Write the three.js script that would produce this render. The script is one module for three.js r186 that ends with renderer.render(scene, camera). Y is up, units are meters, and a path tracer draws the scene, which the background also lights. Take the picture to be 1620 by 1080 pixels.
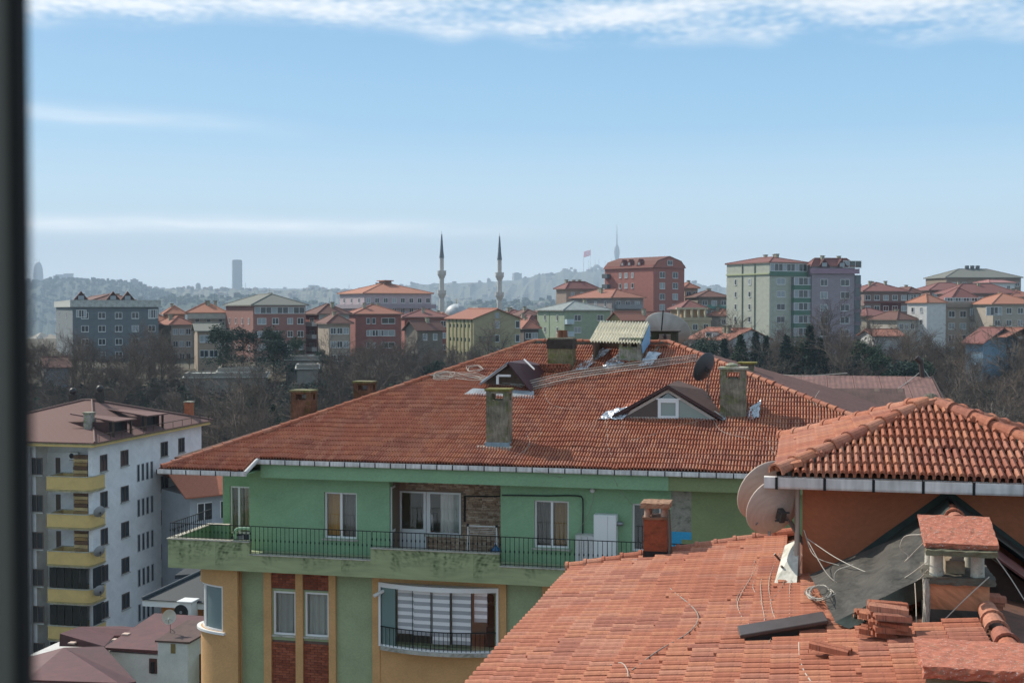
import * as THREE from 'three';
import { mergeGeometries } from 'three/addons/utils/BufferGeometryUtils.js';
import { RoundedBoxGeometry } from 'three/addons/geometries/RoundedBoxGeometry.js';
import { createNoise2D, createNoise3D } from 'simplex-noise';

// ---------- camera ----------
const F = 2000, CX = 810, CY = 540, PITCH = Math.atan(53 / F), EYE = 20;   // focal length in photograph pixels
const scene = new THREE.Scene();
const camera = new THREE.PerspectiveCamera(2 * Math.atan(540 / F) * 180 / Math.PI, 1620 / 1080, 0.05, 30000);
camera.position.set(0, EYE, 0);
camera.rotation.x = -PITCH;
camera.focus = 45; camera.userData.fStop = 8;

const renderer = new THREE.WebGLRenderer({ antialias: true });
renderer.toneMapping = THREE.LinearToneMapping;
renderer.toneMappingExposure = 1.1;
renderer.shadowMap.enabled = true;

// ---------- noise ----------
function rng(seed) { let a = seed >>> 0; return () => { a |= 0; a = a + 0x6D2B79F5 | 0; let t = Math.imul(a ^ a >>> 15, 1 | a); t = t + Math.imul(t ^ t >>> 7, 61 | t) ^ t; return ((t ^ t >>> 14) >>> 0) / 4294967296; }; }
const N2 = createNoise2D(rng(11)), N3 = createNoise3D(rng(23));
function fbm(x, y, oct = 4) { let s = 0, a = 0.5, f = 1; for (let i = 0; i < oct; i++) { s += a * N2(x * f + i * 17.3, y * f - i * 9.1); a *= 0.5; f *= 2.03; } return s; }
const clamp = (v, a = 0, b = 1) => Math.min(b, Math.max(a, v)), sstep = (a, b, v) => { const t = clamp((v - a) / (b - a)); return t * t * (3 - 2 * t); }, lerp = (a, b, t) => a + (b - a) * t;
const DEG = Math.PI / 180;

// ---------- sun and sky ----------
const SUN_AZ = 56 * DEG, SUN_EL = 41 * DEG;      // left of the view direction, above the horizon
const SUN = new THREE.Vector3(-Math.sin(SUN_AZ) * Math.cos(SUN_EL), Math.sin(SUN_EL), -Math.cos(SUN_AZ) * Math.cos(SUN_EL));
const sun = new THREE.DirectionalLight(new THREE.Color(1, 0.93, 0.82), 5.0);
sun.position.copy(SUN).multiplyScalar(300).add(new THREE.Vector3(0, 0, -60)); sun.target.position.set(0, 0, -60);
sun.castShadow = true; sun.shadow.mapSize.set(4096, 4096);
Object.assign(sun.shadow.camera, { left: -250, right: 250, top: 250, bottom: -250, near: 1, far: 900 });
sun.shadow.radius = 1;
scene.add(sun, sun.target);
{
  const W = 2048, H = 2048, data = new Float32Array(W * H * 4);
  const stops = [[-90, .30, .33, .36], [-1, .66, .76, .82], [0, 1.12, 1.24, 1.28], [1.5, 1.05, 1.19, 1.26], [4, .68, .90, 1.02], [8, .30, .59, .86], [12, .19, .455, .75], [20, .19, .40, .64], [40, .19, .36, .57], [90, .19, .34, .50]];
  const c = [0, 0, 0];
  for (let j = 0; j < H; j++) {
    const el = ((j + .5) / H - .5) * 180; let k = 0; while (k < stops.length - 2 && stops[k + 1][0] < el) k++;
    const t = clamp((el - stops[k][0]) / (stops[k + 1][0] - stops[k][0]));
    for (let i = 0; i < W; i++) {
      const th = ((i + .5) / W - .5) * 2 * Math.PI, ce = Math.cos(el * DEG);
      const dx = Math.cos(th) * ce, dy = Math.sin(el * DEG), dz = Math.sin(th) * ce;
      const az = Math.atan2(dx, -dz) / DEG;                        // degrees right of the view direction
      const cosS = dx * SUN.x + dy * SUN.y + dz * SUN.z, ang = Math.acos(clamp(cosS, -1, 1)) / DEG;
      const glow = .55 * Math.exp(-ang / 16) + .20 * Math.exp(-ang / 42);
      for (let q = 0; q < 3; q++) c[q] = lerp(stops[k][q + 1], stops[k + 1][q + 1], t);
      if (el > -1) { c[0] += glow * 1.0; c[1] += glow * .93; c[2] += glow * .82; }
      // clouds: an altocumulus sheet higher up, two thin streaks near the horizon
      let d = 0;
      if (el > 0) {
        const u = Math.cos(az * DEG) / Math.tan(Math.max(el, 3) * DEG), v = Math.sin(az * DEG) / Math.tan(Math.max(el, 3) * DEG);   // on a cloud plane overhead
        const edge = 11.75 - .02 * az + .5 * N2(az * .05, 3.3) + .28 * N2(az * .21, 8.1);
        const sheet = sstep(edge - .35, edge + .8, el) * (1 - .55 * sstep(17, 30, el));
        const big = fbm(az * .07 + 3, el * .55, 3), cell = .5 + .5 * fbm(u * 9 + 2, v * 15, 4), fine = .5 + .5 * fbm(az * 1.7, el * 5.2, 4);
        d = sheet * clamp(.32 + .85 * big + .8 * (cell - .42) + .9 * (fine - .45));
        const st = (e0, th0, a0, a1, str, sd) => { const e = e0 + .12 * N2(az * .08, sd); const along = sstep(a0 - 6, a0, az) * (1 - sstep(a1 - 14, a1, az)); return str * along * Math.exp(-(((el - e) / th0) ** 2)) * (.72 + .4 * fbm(az * .22 + sd, el * 2.2, 4)); };
        d = Math.max(d, st(3.62 + -.006 * (az + 20), .33, -60, 4, .95, 4.1), st(8.25 - .035 * (az + 20), .36, -55, -6, .5, 7.7), st(6.3, .5, 35, 85, .5, 12.2), st(4.6, .4, -160, -90, .6, 15.2));
      }
      const cb = 1 + .4 * (1 - sstep(3, 10, el)), w = [cb, cb * 1.01, cb * 1.02], sh = 1 + .9 * glow;
      const o = (j * W + i) * 4; d = clamp(d, 0, .85);
      for (let q = 0; q < 3; q++) data[o + q] = lerp(c[q], w[q] * sh, d);
      data[o + 3] = 1;
    }
  }
  const sky = new THREE.DataTexture(data, W, H, THREE.RGBAFormat, THREE.FloatType);
  sky.mapping = THREE.EquirectangularReflectionMapping; sky.magFilter = THREE.LinearFilter; sky.minFilter = THREE.LinearFilter; sky.wrapS = THREE.RepeatWrapping; sky.needsUpdate = true;
  scene.background = sky; scene.environment = sky;
}
scene.fog = new THREE.FogExp2(new THREE.Color(.66, .83, 1.0), 0.00016);

// ---------- frames: a turned coordinate system for each building ----------
const V = (x, y, z) => new THREE.Vector3(x, y, z);
function ray(px, py) {
  const x = (px - CX) / F, y = -(py - CY) / F, c = Math.cos(PITCH), s = Math.sin(PITCH);
  const v = V(x, y * c - s, -c - y * s); return v.divideScalar(-v.z);
}
const at = (px, py, d) => ray(px, py).multiplyScalar(d).add(V(0, EYE, 0));
class Frame {
  constructor(o, turn = 0) { this.o = o.clone(); this.turn = turn * DEG; this.X = V(Math.cos(this.turn), 0, -Math.sin(this.turn)); this.Z = V(Math.sin(this.turn), 0, Math.cos(this.turn)); }
  local(p) { const q = p.clone().sub(this.o); return V(q.dot(this.X), q.y, q.dot(this.Z)); }
  world(x, y, z) { return this.o.clone().addScaledVector(this.X, x).addScaledVector(this.Z, z).add(V(0, y, 0)); }
  hit(px, py, n, p) { const e = this.local(V(0, EYE, 0)), r = ray(px, py), d = V(r.dot(this.X), r.y, r.dot(this.Z)); const t = n.dot(p.clone().sub(e)) / n.dot(d); return e.addScaledVector(d, t); }
  z(px, py, z) { return this.hit(px, py, V(0, 0, 1), V(0, 0, z)); }
  x(px, py, x) { return this.hit(px, py, V(1, 0, 0), V(x, 0, 0)); }
  y(px, py, y) { return this.hit(px, py, V(0, 1, 0), V(0, y, 0)); }
}

// ---------- scene objects ----------
const taken = {};
function numbered(n) { const k = taken[n] = (taken[n] ?? -1) + 1; return k ? n + '_' + String(k).padStart(3, '0') : n; }
function shade(m) { m.castShadow = true; m.receiveShadow = true; return m; }
function setUD(o, label, category, group, kind) { if (label) o.userData.label = label; if (category) o.userData.category = category; if (group) o.userData.group = group; if (kind) o.userData.kind = kind; return o; }
function thing(name, label, category, frame, [x, y, z] = [0, 0, 0], group) {   // a Group at the thing's base; children are its parts
  const g = new THREE.Group(); g.name = numbered(name); scene.add(g);
  if (frame) { g.position.copy(frame.world(x, y, z)); g.rotation.y = frame.turn; } else g.position.set(x, y, z);
  return setUD(g, label, category, group);
}
function grp(name, parent, [x, y, z] = [0, 0, 0]) { const g = new THREE.Group(); g.name = name; g.position.set(x, y, z); parent.add(g); return g; }
function prep(geos) {
  const list = (Array.isArray(geos) ? geos : [geos]).map(g => { const n = g.index ? g.toNonIndexed() : g; for (const k of Object.keys(n.attributes)) if (!['position', 'normal', 'uv', 'color'].includes(k)) n.deleteAttribute(k); return n; });
  const anyC = list.some(g => g.attributes.color);
  for (const g of list) { if (!g.attributes.normal) g.computeVertexNormals(); if (!g.attributes.uv) boxUV(g); if (anyC && !g.attributes.color) g.setAttribute('color', new THREE.BufferAttribute(new Float32Array(g.attributes.position.count * 3).fill(1), 3)); if (!anyC && g.attributes.color) g.deleteAttribute('color'); }
  return list.length > 1 ? mergeGeometries(list) : list[0];
}
function mesh(name, geos, m, parent) { const o = shade(new THREE.Mesh(prep(geos), m)); o.name = parent ? name : numbered(name); (parent || scene).add(o); return o; }
function boxUV(g) {                                               // texture coordinates in metres, by the way each face points
  if (g.index) g = g.toNonIndexed();
  const p = g.attributes.position, nrm = V(0, 0, 0), a = V(0, 0, 0), b = V(0, 0, 0), c = V(0, 0, 0), uv = new Float32Array(p.count * 2);
  for (let i = 0; i < p.count; i += 3) {
    a.fromBufferAttribute(p, i); b.fromBufferAttribute(p, i + 1); c.fromBufferAttribute(p, i + 2); nrm.copy(b).sub(a).cross(c.clone().sub(a));
    const x = Math.abs(nrm.x), y = Math.abs(nrm.y), z = Math.abs(nrm.z);
    for (let k = 0; k < 3; k++) { const q = k === 0 ? a : k === 1 ? b : c; const [s, t] = z >= x && z >= y ? [q.x, q.y] : x >= y ? [q.z, q.y] : [q.x, q.z]; uv[(i + k) * 2] = s; uv[(i + k) * 2 + 1] = t; }
  }
  g.setAttribute('uv', new THREE.BufferAttribute(uv, 2)); return g;
}
// box from x0..x1, y0..y1, z0..z1
function bx(x0, x1, y0, y1, z0, z1) { const g = new THREE.BoxGeometry(Math.abs(x1 - x0), Math.abs(y1 - y0), Math.abs(z1 - z0)); g.translate((x0 + x1) / 2, (y0 + y1) / 2, (z0 + z1) / 2); return boxUV(g.toNonIndexed()); }
function rbx(x0, x1, y0, y1, z0, z1, r = .02) { const g = new RoundedBoxGeometry(Math.abs(x1 - x0), Math.abs(y1 - y0), Math.abs(z1 - z0), 2, r); g.translate((x0 + x1) / 2, (y0 + y1) / 2, (z0 + z1) / 2); return boxUV(g.index ? g.toNonIndexed() : g); }
// a flat or folded sheet with thickness from polygons: faces are lists of points, extruded along the face normal
function slab(pts, t, down) {                                       // pts: 3 or 4 corners (Vector3), counter-clockwise from above
  const n = down || V(0, 0, 0).copy(pts[1]).sub(pts[0]).cross(pts[2].clone().sub(pts[0])).normalize().multiplyScalar(-1), q = pts.map(p => p.clone().addScaledVector(n, t)), v = [], k = pts.length;
  const tri = (a, b, c) => v.push(a.x, a.y, a.z, b.x, b.y, b.z, c.x, c.y, c.z);
  for (let i = 1; i < k - 1; i++) { tri(pts[0], pts[i], pts[i + 1]); tri(q[0], q[i + 1], q[i]); }
  for (let i = 0; i < k; i++) { const j = (i + 1) % k; tri(pts[i], q[i], q[j]); tri(pts[i], q[j], pts[j]); }
  const g = new THREE.BufferGeometry(); g.setAttribute('position', new THREE.Float32BufferAttribute(v, 3)); g.computeVertexNormals(); return boxUV(g);
}
function tube(pts, r, seg = 0, rad = 5, closed = false) { const c = new THREE.CatmullRomCurve3(pts, closed, 'centripetal'); const g = new THREE.TubeGeometry(c, seg || Math.max(2, pts.length * 4), r, rad, closed); return g.toNonIndexed(); }
function bar(a, b, r, rad = 6, r2 = r) { const d = b.clone().sub(a), L = d.length(), g = new THREE.CylinderGeometry(r2, r, L, rad); g.translate(0, L / 2, 0); g.applyQuaternion(new THREE.Quaternion().setFromUnitVectors(V(0, 1, 0), d.normalize())); g.translate(a.x, a.y, a.z); return g.toNonIndexed(); }
function lathe(pts, seg = 24) { const g = new THREE.LatheGeometry(pts.map(p => new THREE.Vector2(p[0], p[1])), seg); return g.toNonIndexed(); }
function move(g, x, y, z, ry = 0, rx = 0, rz = 0) { if (rz) g.rotateZ(rz); if (rx) g.rotateX(rx); if (ry) g.rotateY(ry); g.translate(x, y, z); return g; }
function extr(pts, depth, hole) { const s = new THREE.Shape(pts.map(p => new THREE.Vector2(p[0], p[1]))); if (hole) s.holes.push(...hole.map(h => new THREE.Path(h.map(p => new THREE.Vector2(p[0], p[1]))))); return new THREE.ExtrudeGeometry(s, { depth, bevelEnabled: false }); }
// rectangle with rectangular openings, thickness along -z from z to z-t
function wallWith(x0, x1, y0, y1, z, t, holes = []) { const g = extr([[x0, y0], [x1, y0], [x1, y1], [x0, y1]], t, holes.map(([a, b, c, d]) => [[a, c], [a, d], [b, d], [b, c]])); g.translate(0, 0, z - t); return boxUV(g.index ? g.toNonIndexed() : g); }

// ---------- textures and materials ----------
function tex(size, fn, { rep = [1, 1], srgb = true } = {}) {         // fn(u, v) in 0..1, seamless if fn is; returns [r, g, b] 0..1
  const d = new Uint8Array(size * size * 4);
  for (let j = 0; j < size; j++) for (let i = 0; i < size; i++) { const c = fn(i / size, j / size), o = (j * size + i) * 4; for (let q = 0; q < 3; q++) d[o + q] = clamp(c[q]) * 255; d[o + 3] = 255; }
  const t = new THREE.DataTexture(d, size, size); t.wrapS = t.wrapT = THREE.RepeatWrapping; t.magFilter = THREE.LinearFilter; t.minFilter = THREE.LinearMipmapLinearFilter; t.generateMipmaps = true; t.repeat.set(...rep); if (srgb) t.colorSpace = THREE.SRGBColorSpace; t.needsUpdate = true; return t;
}
// noise that wraps at 1
function wn(u, v, f, seed = 0) { const a = u * 2 * Math.PI, b = v * 2 * Math.PI, r = f / (2 * Math.PI); return N3(Math.cos(a) * r + seed * 7.7, Math.sin(a) * r + Math.cos(b) * r * 1.37, Math.sin(b) * r * 1.37 - seed * 3.1); }
function wf(u, v, f, oct, seed = 0) { let s = 0, a = .5; for (let i = 0; i < oct; i++) { s += a * wn(u, v, f, seed + i); a *= .5; f *= 2.1; } return s; }
const g1 = v => [v, v, v];
const T = {
  plaster: tex(512, (u, v) => { const s = wf(u, v, 3, 4, 1), f = wf(u, v, 40, 2, 5); return g1(.92 + .055 * s + .06 * f); }, { rep: [.3, .3] }),
  dirty: tex(512, (u, v) => { const s = wf(u, v, 2.5, 5, 2), f = wf(u, v, 30, 3, 9), d = sstep(.05, .6, wf(u, v, 8, 5, 14)); return [.90 + .12 * s + .1 * f - .17 * d, .90 + .12 * s + .1 * f - .16 * d, .88 + .12 * s + .1 * f - .18 * d]; }, { rep: [.45, .45] }),
  concrete: tex(512, (u, v) => { const s = wf(u, v, 3, 5, 3), st = wf(u * 1, v * .12, 26, 3, 6), f = wf(u, v, 60, 2, 8); const m = sstep(.05, .45, wf(u, v, 3.5, 4, 31)); return [.80 + .2 * s + .16 * st + .12 * f - .12 * m, .80 + .2 * s + .16 * st + .12 * f - .06 * m, .78 + .2 * s + .16 * st + .1 * f - .2 * m]; }, { rep: [.6, .6] }),
  tile: tex(512, (u, v) => { const s = wf(u, v, 5, 4, 4), f = wf(u, v, 45, 3, 7), sp = sstep(.30, .55, wf(u, v, 16, 3, 41)), wsp = sstep(.38, .6, wf(u, v, 22, 3, 47)); return [.91 + .1 * s + .1 * f - .28 * sp + .06 * wsp, .91 + .12 * s + .1 * f - .22 * sp + .1 * wsp, .91 + .13 * s + .1 * f - .13 * sp + .14 * wsp]; }, { rep: [1.4, 1.4] }),
  metal: tex(512, (u, v) => { const s = wf(u, v, 3, 5, 12), st = wf(u, v * .1, 30, 3, 16); return g1(.88 + .16 * s + .12 * st); }, { rep: [.3, .3] }),
  grain: tex(512, (u, v) => g1(.5 + .5 * wf(u, v, 50, 3, 21)), { rep: [1.5, 1.5], srgb: false }),
  soft: tex(256, (u, v) => g1(.5 + .6 * wf(u, v, 6, 4, 27)), { rep: [.8, .8], srgb: false }),
};
const mats = {};
function M(hex, o = {}) {
  const key = hex + JSON.stringify({ ...o, map: o.map?.uuid, bumpMap: o.bumpMap?.uuid });
  return mats[key] ??= new (o.transmission !== undefined || o.clearcoat || o.sheen ? THREE.MeshPhysicalMaterial : THREE.MeshStandardMaterial)({ color: hex, roughness: .85, side: THREE.DoubleSide, ...o });
}
const plaster = (hex, map = T.plaster) => M(hex, { map, bumpMap: T.grain, bumpScale: .004, roughness: .92 });
const MAT = {
  glass: M('#2b3236', { roughness: .06, metalness: 0, envMapIntensity: 1 }),
  clear: M('#ffffff', { transmission: 1, roughness: .03, thickness: 0, ior: 1.45 }),
  dark: M('#141312', { roughness: .9 }), black: M('#0d0d0d', { roughness: .7 }),
  white: M('#d9d8d4', { roughness: .45 }), pvc: M('#dcdbd8', { roughness: .35 }),
  gutter: M('#e3ded9', { roughness: .85, map: T.metal }), steel: M('#8b8d8f', { roughness: .45, metalness: .7 }),
  foil: M('#b9bcc0', { roughness: .32, metalness: .85, bumpMap: T.soft, bumpScale: .05 }),
  iron: M('#17191a', { roughness: .6, metalness: .3 }), cable: M('#8d867c', { roughness: .7 }), cableDark: M('#3a3836', { roughness: .7 }), cableLight: M('#b3aca0', { roughness: .6 }),
  curtain: M('#b9b6ac', { roughness: 1 }), wood: M('#4b3527', { roughness: .7, map: T.dirty }),
};
function smooth(v, uv) {                                            // shared normals for points that coincide
  const g = new THREE.BufferGeometry(); g.setAttribute('position', new THREE.Float32BufferAttribute(v, 3)); g.computeVertexNormals(); const m = new Map(), nn = g.attributes.normal, key = i => Math.round(v[i * 3] * 2e3) + ',' + Math.round(v[i * 3 + 1] * 2e3) + ',' + Math.round(v[i * 3 + 2] * 2e3);
  for (let i = 0; i < nn.count; i++) { const k = key(i), q = m.get(k) || [0, 0, 0]; q[0] += nn.getX(i); q[1] += nn.getY(i); q[2] += nn.getZ(i); m.set(k, q); }
  for (let i = 0; i < nn.count; i++) { const q = m.get(key(i)), l = Math.hypot(...q) || 1; nn.setXYZ(i, q[0] / l, q[1] / l, q[2] / l); }
  if (uv) g.setAttribute('uv', new THREE.Float32BufferAttribute(uv, 2)); return g;
}
// ---------- roof tiles, ridge caps, gutters ----------
function tileGeo(w, L, rolls = 2, A = rolls === 1 ? .05 : .045, th = .034) {
  const prof = rolls === 1 ? [[0, -.5], [.26, -.5], [.3, .6], [.47, .95], [.76, .95], [.94, .6], [.98, -.5]] : [[0, -.4], [.18, -.4], [.22, .66], [.5, 1], [.78, .66], [.82, -.4]], top = [], v = [], nn = [], uv = [];
  for (let r = 0; r < rolls; r++) for (const [f, y] of prof) top.push([w * (r + f) / rolls, y * A]);
  top.push([w, prof[0][1] * A]); const n = top.length - 1;
  const lift = .036, P = (i, e) => [top[i][0], top[i][1] + (e ? lift : 0), e ? L : 0];
  const put = (p, m) => { v.push(...p); nn.push(...m); uv.push(p[0], p[2]); };
  for (let i = 0; i < n; i++) {
    const a = P(i, 0), b = P(i, 1), c = P(i + 1, 1), d = P(i + 1, 0), dx = top[i + 1][0] - top[i][0], dy = top[i + 1][1] - top[i][1], l = Math.hypot(dx, dy), n0 = [-dy / l, dx / l, .05], n1 = n0;
    put(a, n0); put(b, n0); put(c, n1); put(a, n0); put(c, n1); put(d, n1);
    const e = [b[0], b[1] - th, b[2]], f = [c[0], c[1] - th, c[2]], z = [0, 0, 1];
    put(b, z); put(e, z); put(f, z); put(b, z); put(f, z); put(c, z);
  }
  const g = new THREE.BufferGeometry(); g.setAttribute('position', new THREE.Float32BufferAttribute(v, 3)); g.setAttribute('normal', new THREE.Float32BufferAttribute(nn, 3)); g.setAttribute('uv', new THREE.Float32BufferAttribute(uv, 2)); return g;
}
function capGeo(L = .36, r0 = .082, r1 = .1) {                       // half-round ridge tile along +z, its wide collar at the lower end
  const n = 8, v = [], uv = [], rings = [[0, r0], [L * .86, lerp(r0, r1, .7)], [L * .88, r1 + .008], [L, r1 + .012], [L, r1 - .012]];
  const P = (i, k) => { const a = Math.PI * (-.06 + 1.12 * i / n); return [Math.cos(a) * rings[k][1], Math.sin(a) * rings[k][1] * .95 - .02, rings[k][0]]; };
  for (let k = 0; k < rings.length - 1; k++) for (let i = 0; i < n; i++) for (const [a, b] of [[i, k], [i, k + 1], [i + 1, k + 1], [i, k], [i + 1, k + 1], [i + 1, k]].map(q => q)) { const p = P(a, b); v.push(...p); uv.push(a / n * .3, p[2]); }
  let g = new THREE.BufferGeometry(); g.setAttribute('position', new THREE.Float32BufferAttribute(v, 3)); g.setAttribute('uv', new THREE.Float32BufferAttribute(uv, 2)); g.computeVertexNormals(); return g;
}
const tileHues = ['#ab6448', '#b36c4f', '#af684b', '#ba7757', '#ae6e55', '#b97b60', '#a1604a'];
const tileMats = tileHues.map(h => M(h, { map: T.tile, roughness: .82, bumpMap: T.grain, bumpScale: .003 }));
const tileWhite = M('#ffffff', { map: T.tile, roughness: .82, bumpMap: T.grain, bumpScale: .003 });
function inPoly(p, poly) { let c = false; for (let i = 0, j = poly.length - 1; i < poly.length; j = i++) { const [xi, yi] = poly[i], [xj, yj] = poly[j]; if ((yi > p[1]) !== (yj > p[1]) && p[0] < (xj - xi) * (p[1] - yi) / (yj - yi) + xi) c = !c; } return c; }
const _pv = camera.clone(); _pv.aspect = 1.5; _pv.updateMatrixWorld(true); _pv.updateProjectionMatrix();
const toPx = p => { const q = p.clone().project(_pv); return [(q.x + 1) * 810, (1 - q.y) * 540]; };
// faces: {O, U, S, poly, g, w}; the 300 tiles that show largest become meshes of their own, the others one mass
function tileRoof(house, frame, base, faces, { limit = 300, seed = 1, tint = 1, skip = null, sag = 0, hues = tileMats } = {}) {
  const R = rng(seed), all = [];
  for (const f of faces) {
    const N = f.U.clone().cross(f.S).normalize(), B = new THREE.Matrix4().makeBasis(f.U, N, f.S.clone().negate());
    let u0 = Infinity, u1 = -Infinity, s1 = 0; for (const [u, s] of f.poly) { u0 = Math.min(u0, u); u1 = Math.max(u1, u); s1 = Math.max(s1, s); }
    for (let k = 0; k * f.g < s1; k++) {
      const shift = (R() - .5) * .02;
      for (let i = 0; u0 + i * f.w < u1; i++) {
        const u = u0 + i * f.w, s = k * f.g; if (!inPoly([u + f.w / 2, s + f.g * .5], f.poly)) continue;
        const bend = sag * fbm(u * .35 + seed, s * .3, 2), slip = R() < .03 ? .03 + R() * .03 : 0;
        const p = f.O.clone().addScaledVector(f.U, u + shift).addScaledVector(f.S, s + f.g + .05 - slip).addScaledVector(N, .032 + bend + R() * .004);
        if (skip && skip(p)) continue;
        const m = B.clone().multiply(new THREE.Matrix4().makeRotationFromEuler(new THREE.Euler((R() - .5) * .012, (R() - .5) * .02, (R() - .5) * .02))); m.setPosition(p);
        const wp = frame.world(p.x, p.y, p.z).add(V(base[0], base[1], base[2])), [px, py] = toPx(wp), view = V(0, EYE, 0).sub(wp), d = view.length();
        const Nw = frame.X.clone().multiplyScalar(N.x).addScaledVector(frame.Z, N.z).add(V(0, N.y, 0));
        const facing = view.dot(Nw) / d, vis = px > 45 && px < 1625 && py > 0 && py < 1085 && facing > 0;
        const patch = fbm(wp.x * .5 + seed, wp.z * .5, 3);
        all.push({ m, g: f.g, w: f.w, rolls: f.rolls || 2, area: vis ? facing / (d * d) : 0, hue: Math.floor(clamp(.5 + patch * .95 + (R() - .5) * .5, 0, .999) * tileMats.length) });
      }
    }
  }
  all.sort((a, b) => b.area - a.area);
  const geos = {}, geo = t => geos[t.g + '_' + t.w] ??= tileGeo(t.w, t.g + .06, t.rolls);
  all.slice(0, limit).forEach(t => { const o = shade(new THREE.Mesh(geo(t), hues[t.hue])); o.name = 'roof_tile'; o.applyMatrix4(t.m); house.add(o); });
  const rest = all.slice(limit), by = {}; rest.forEach(t => (by[t.g + '_' + t.w] ??= []).push(t));
  for (const list of Object.values(by)) {
    const im = shade(new THREE.InstancedMesh(geo(list[0]), tileWhite, list.length)); im.name = 'roof_tiles'; im.userData.kind = 'stuff';
    const c = new THREE.Color(); list.forEach((t, i) => { im.setMatrixAt(i, t.m); im.setColorAt(i, c.copy(hues[t.hue].color)); });
    house.add(im);
  }
  return all.length;
}
const capG = capGeo(), capMats = tileMats;
function capLine(house, a, b, { step = .31, scale = 1, seed = 3, from = 0, to = 1, hueBias = 0 } = {}) {     // a: lower end, b: upper end
  const R = rng(seed), d = b.clone().sub(a), L = d.length(), dir = d.clone().normalize(), up = V(0, 1, 0).addScaledVector(dir, -dir.y).normalize(), Z = dir.clone().negate(), X = up.clone().cross(Z);
  const B = new THREE.Matrix4().makeBasis(X, up, Z), n = Math.round(L * (to - from) / (step * scale));
  for (let i = 0; i < n; i++) {
    const p = a.clone().addScaledVector(dir, L * from + (i + 1) * (L * (to - from) / n)).addScaledVector(up, .02 + R() * .012);
    const m = B.clone().multiply(new THREE.Matrix4().makeRotationFromEuler(new THREE.Euler((R() - .5) * .03, (R() - .5) * .06, (R() - .5) * .05))); m.scale(V(scale, scale, scale)); m.setPosition(p);
    const o = shade(new THREE.Mesh(capG, capMats[Math.floor(clamp(R() + hueBias, 0, .99) * capMats.length)])); o.name = 'ridge_cap'; o.applyMatrix4(m); house.add(o);
  }
}
const mortar = M('#6d675c', { map: T.dirty, roughness: 1, bumpMap: T.soft, bumpScale: .03 });
function bedding(house, a, b, r = .075, seed = 5) {                   // rough mortar under the caps
  const n = Math.ceil(a.distanceTo(b) / .12), pts = [], R = rng(seed); for (let i = 0; i <= n; i++) pts.push(a.clone().lerp(b, i / n).add(V((R() - .5) * .05, -.02 + (R() - .5) * .03, (R() - .5) * .05)));
  const g = tube(pts, r, n * 2, 6); mesh('mortar_bed', g, mortar, house);
}
function gutterLine(house, a, b, step, m = MAT.gutter, { h = .11, dep = .1 } = {}) {   // channel segments with a strap at each joint; a, b: top of the outer lip
  const d = b.clone().sub(a), L = d.length(), n = Math.max(1, Math.round(L / step)), ux = d.clone().normalize(), out = V(-ux.z, 0, ux.x).multiplyScalar(1);
  const prof = [[0, 0], [0, -h * .82], [.012, -h], [dep - .01, -h], [dep, -h * .8], [dep, 0], [dep - .008, 0], [dep - .008, -h * .75], [.008, -h * .75], [.008, 0]];
  const B = new THREE.Matrix4().makeBasis(out.clone().negate(), V(0, 1, 0), ux);
  for (let i = 0; i < n; i++) {
    const g = extr(prof, L / n - .012); g.applyMatrix4(B); const p = a.clone().addScaledVector(ux, L * i / n + .006); g.translate(p.x, p.y, p.z); boxUV(g); mesh('gutter', g, m, house);
    const s = extr([[-.006, .004], [-.006, -h - .006], [dep, -h - .006], [dep, -h - .001], [-.001, -h - .001], [-.001, .004]], .03); s.applyMatrix4(B); const q = a.clone().addScaledVector(ux, L * i / n - .015); s.translate(q.x, q.y, q.z); mesh('gutter_strap', s, MAT.iron, house);
  }
}
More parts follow.
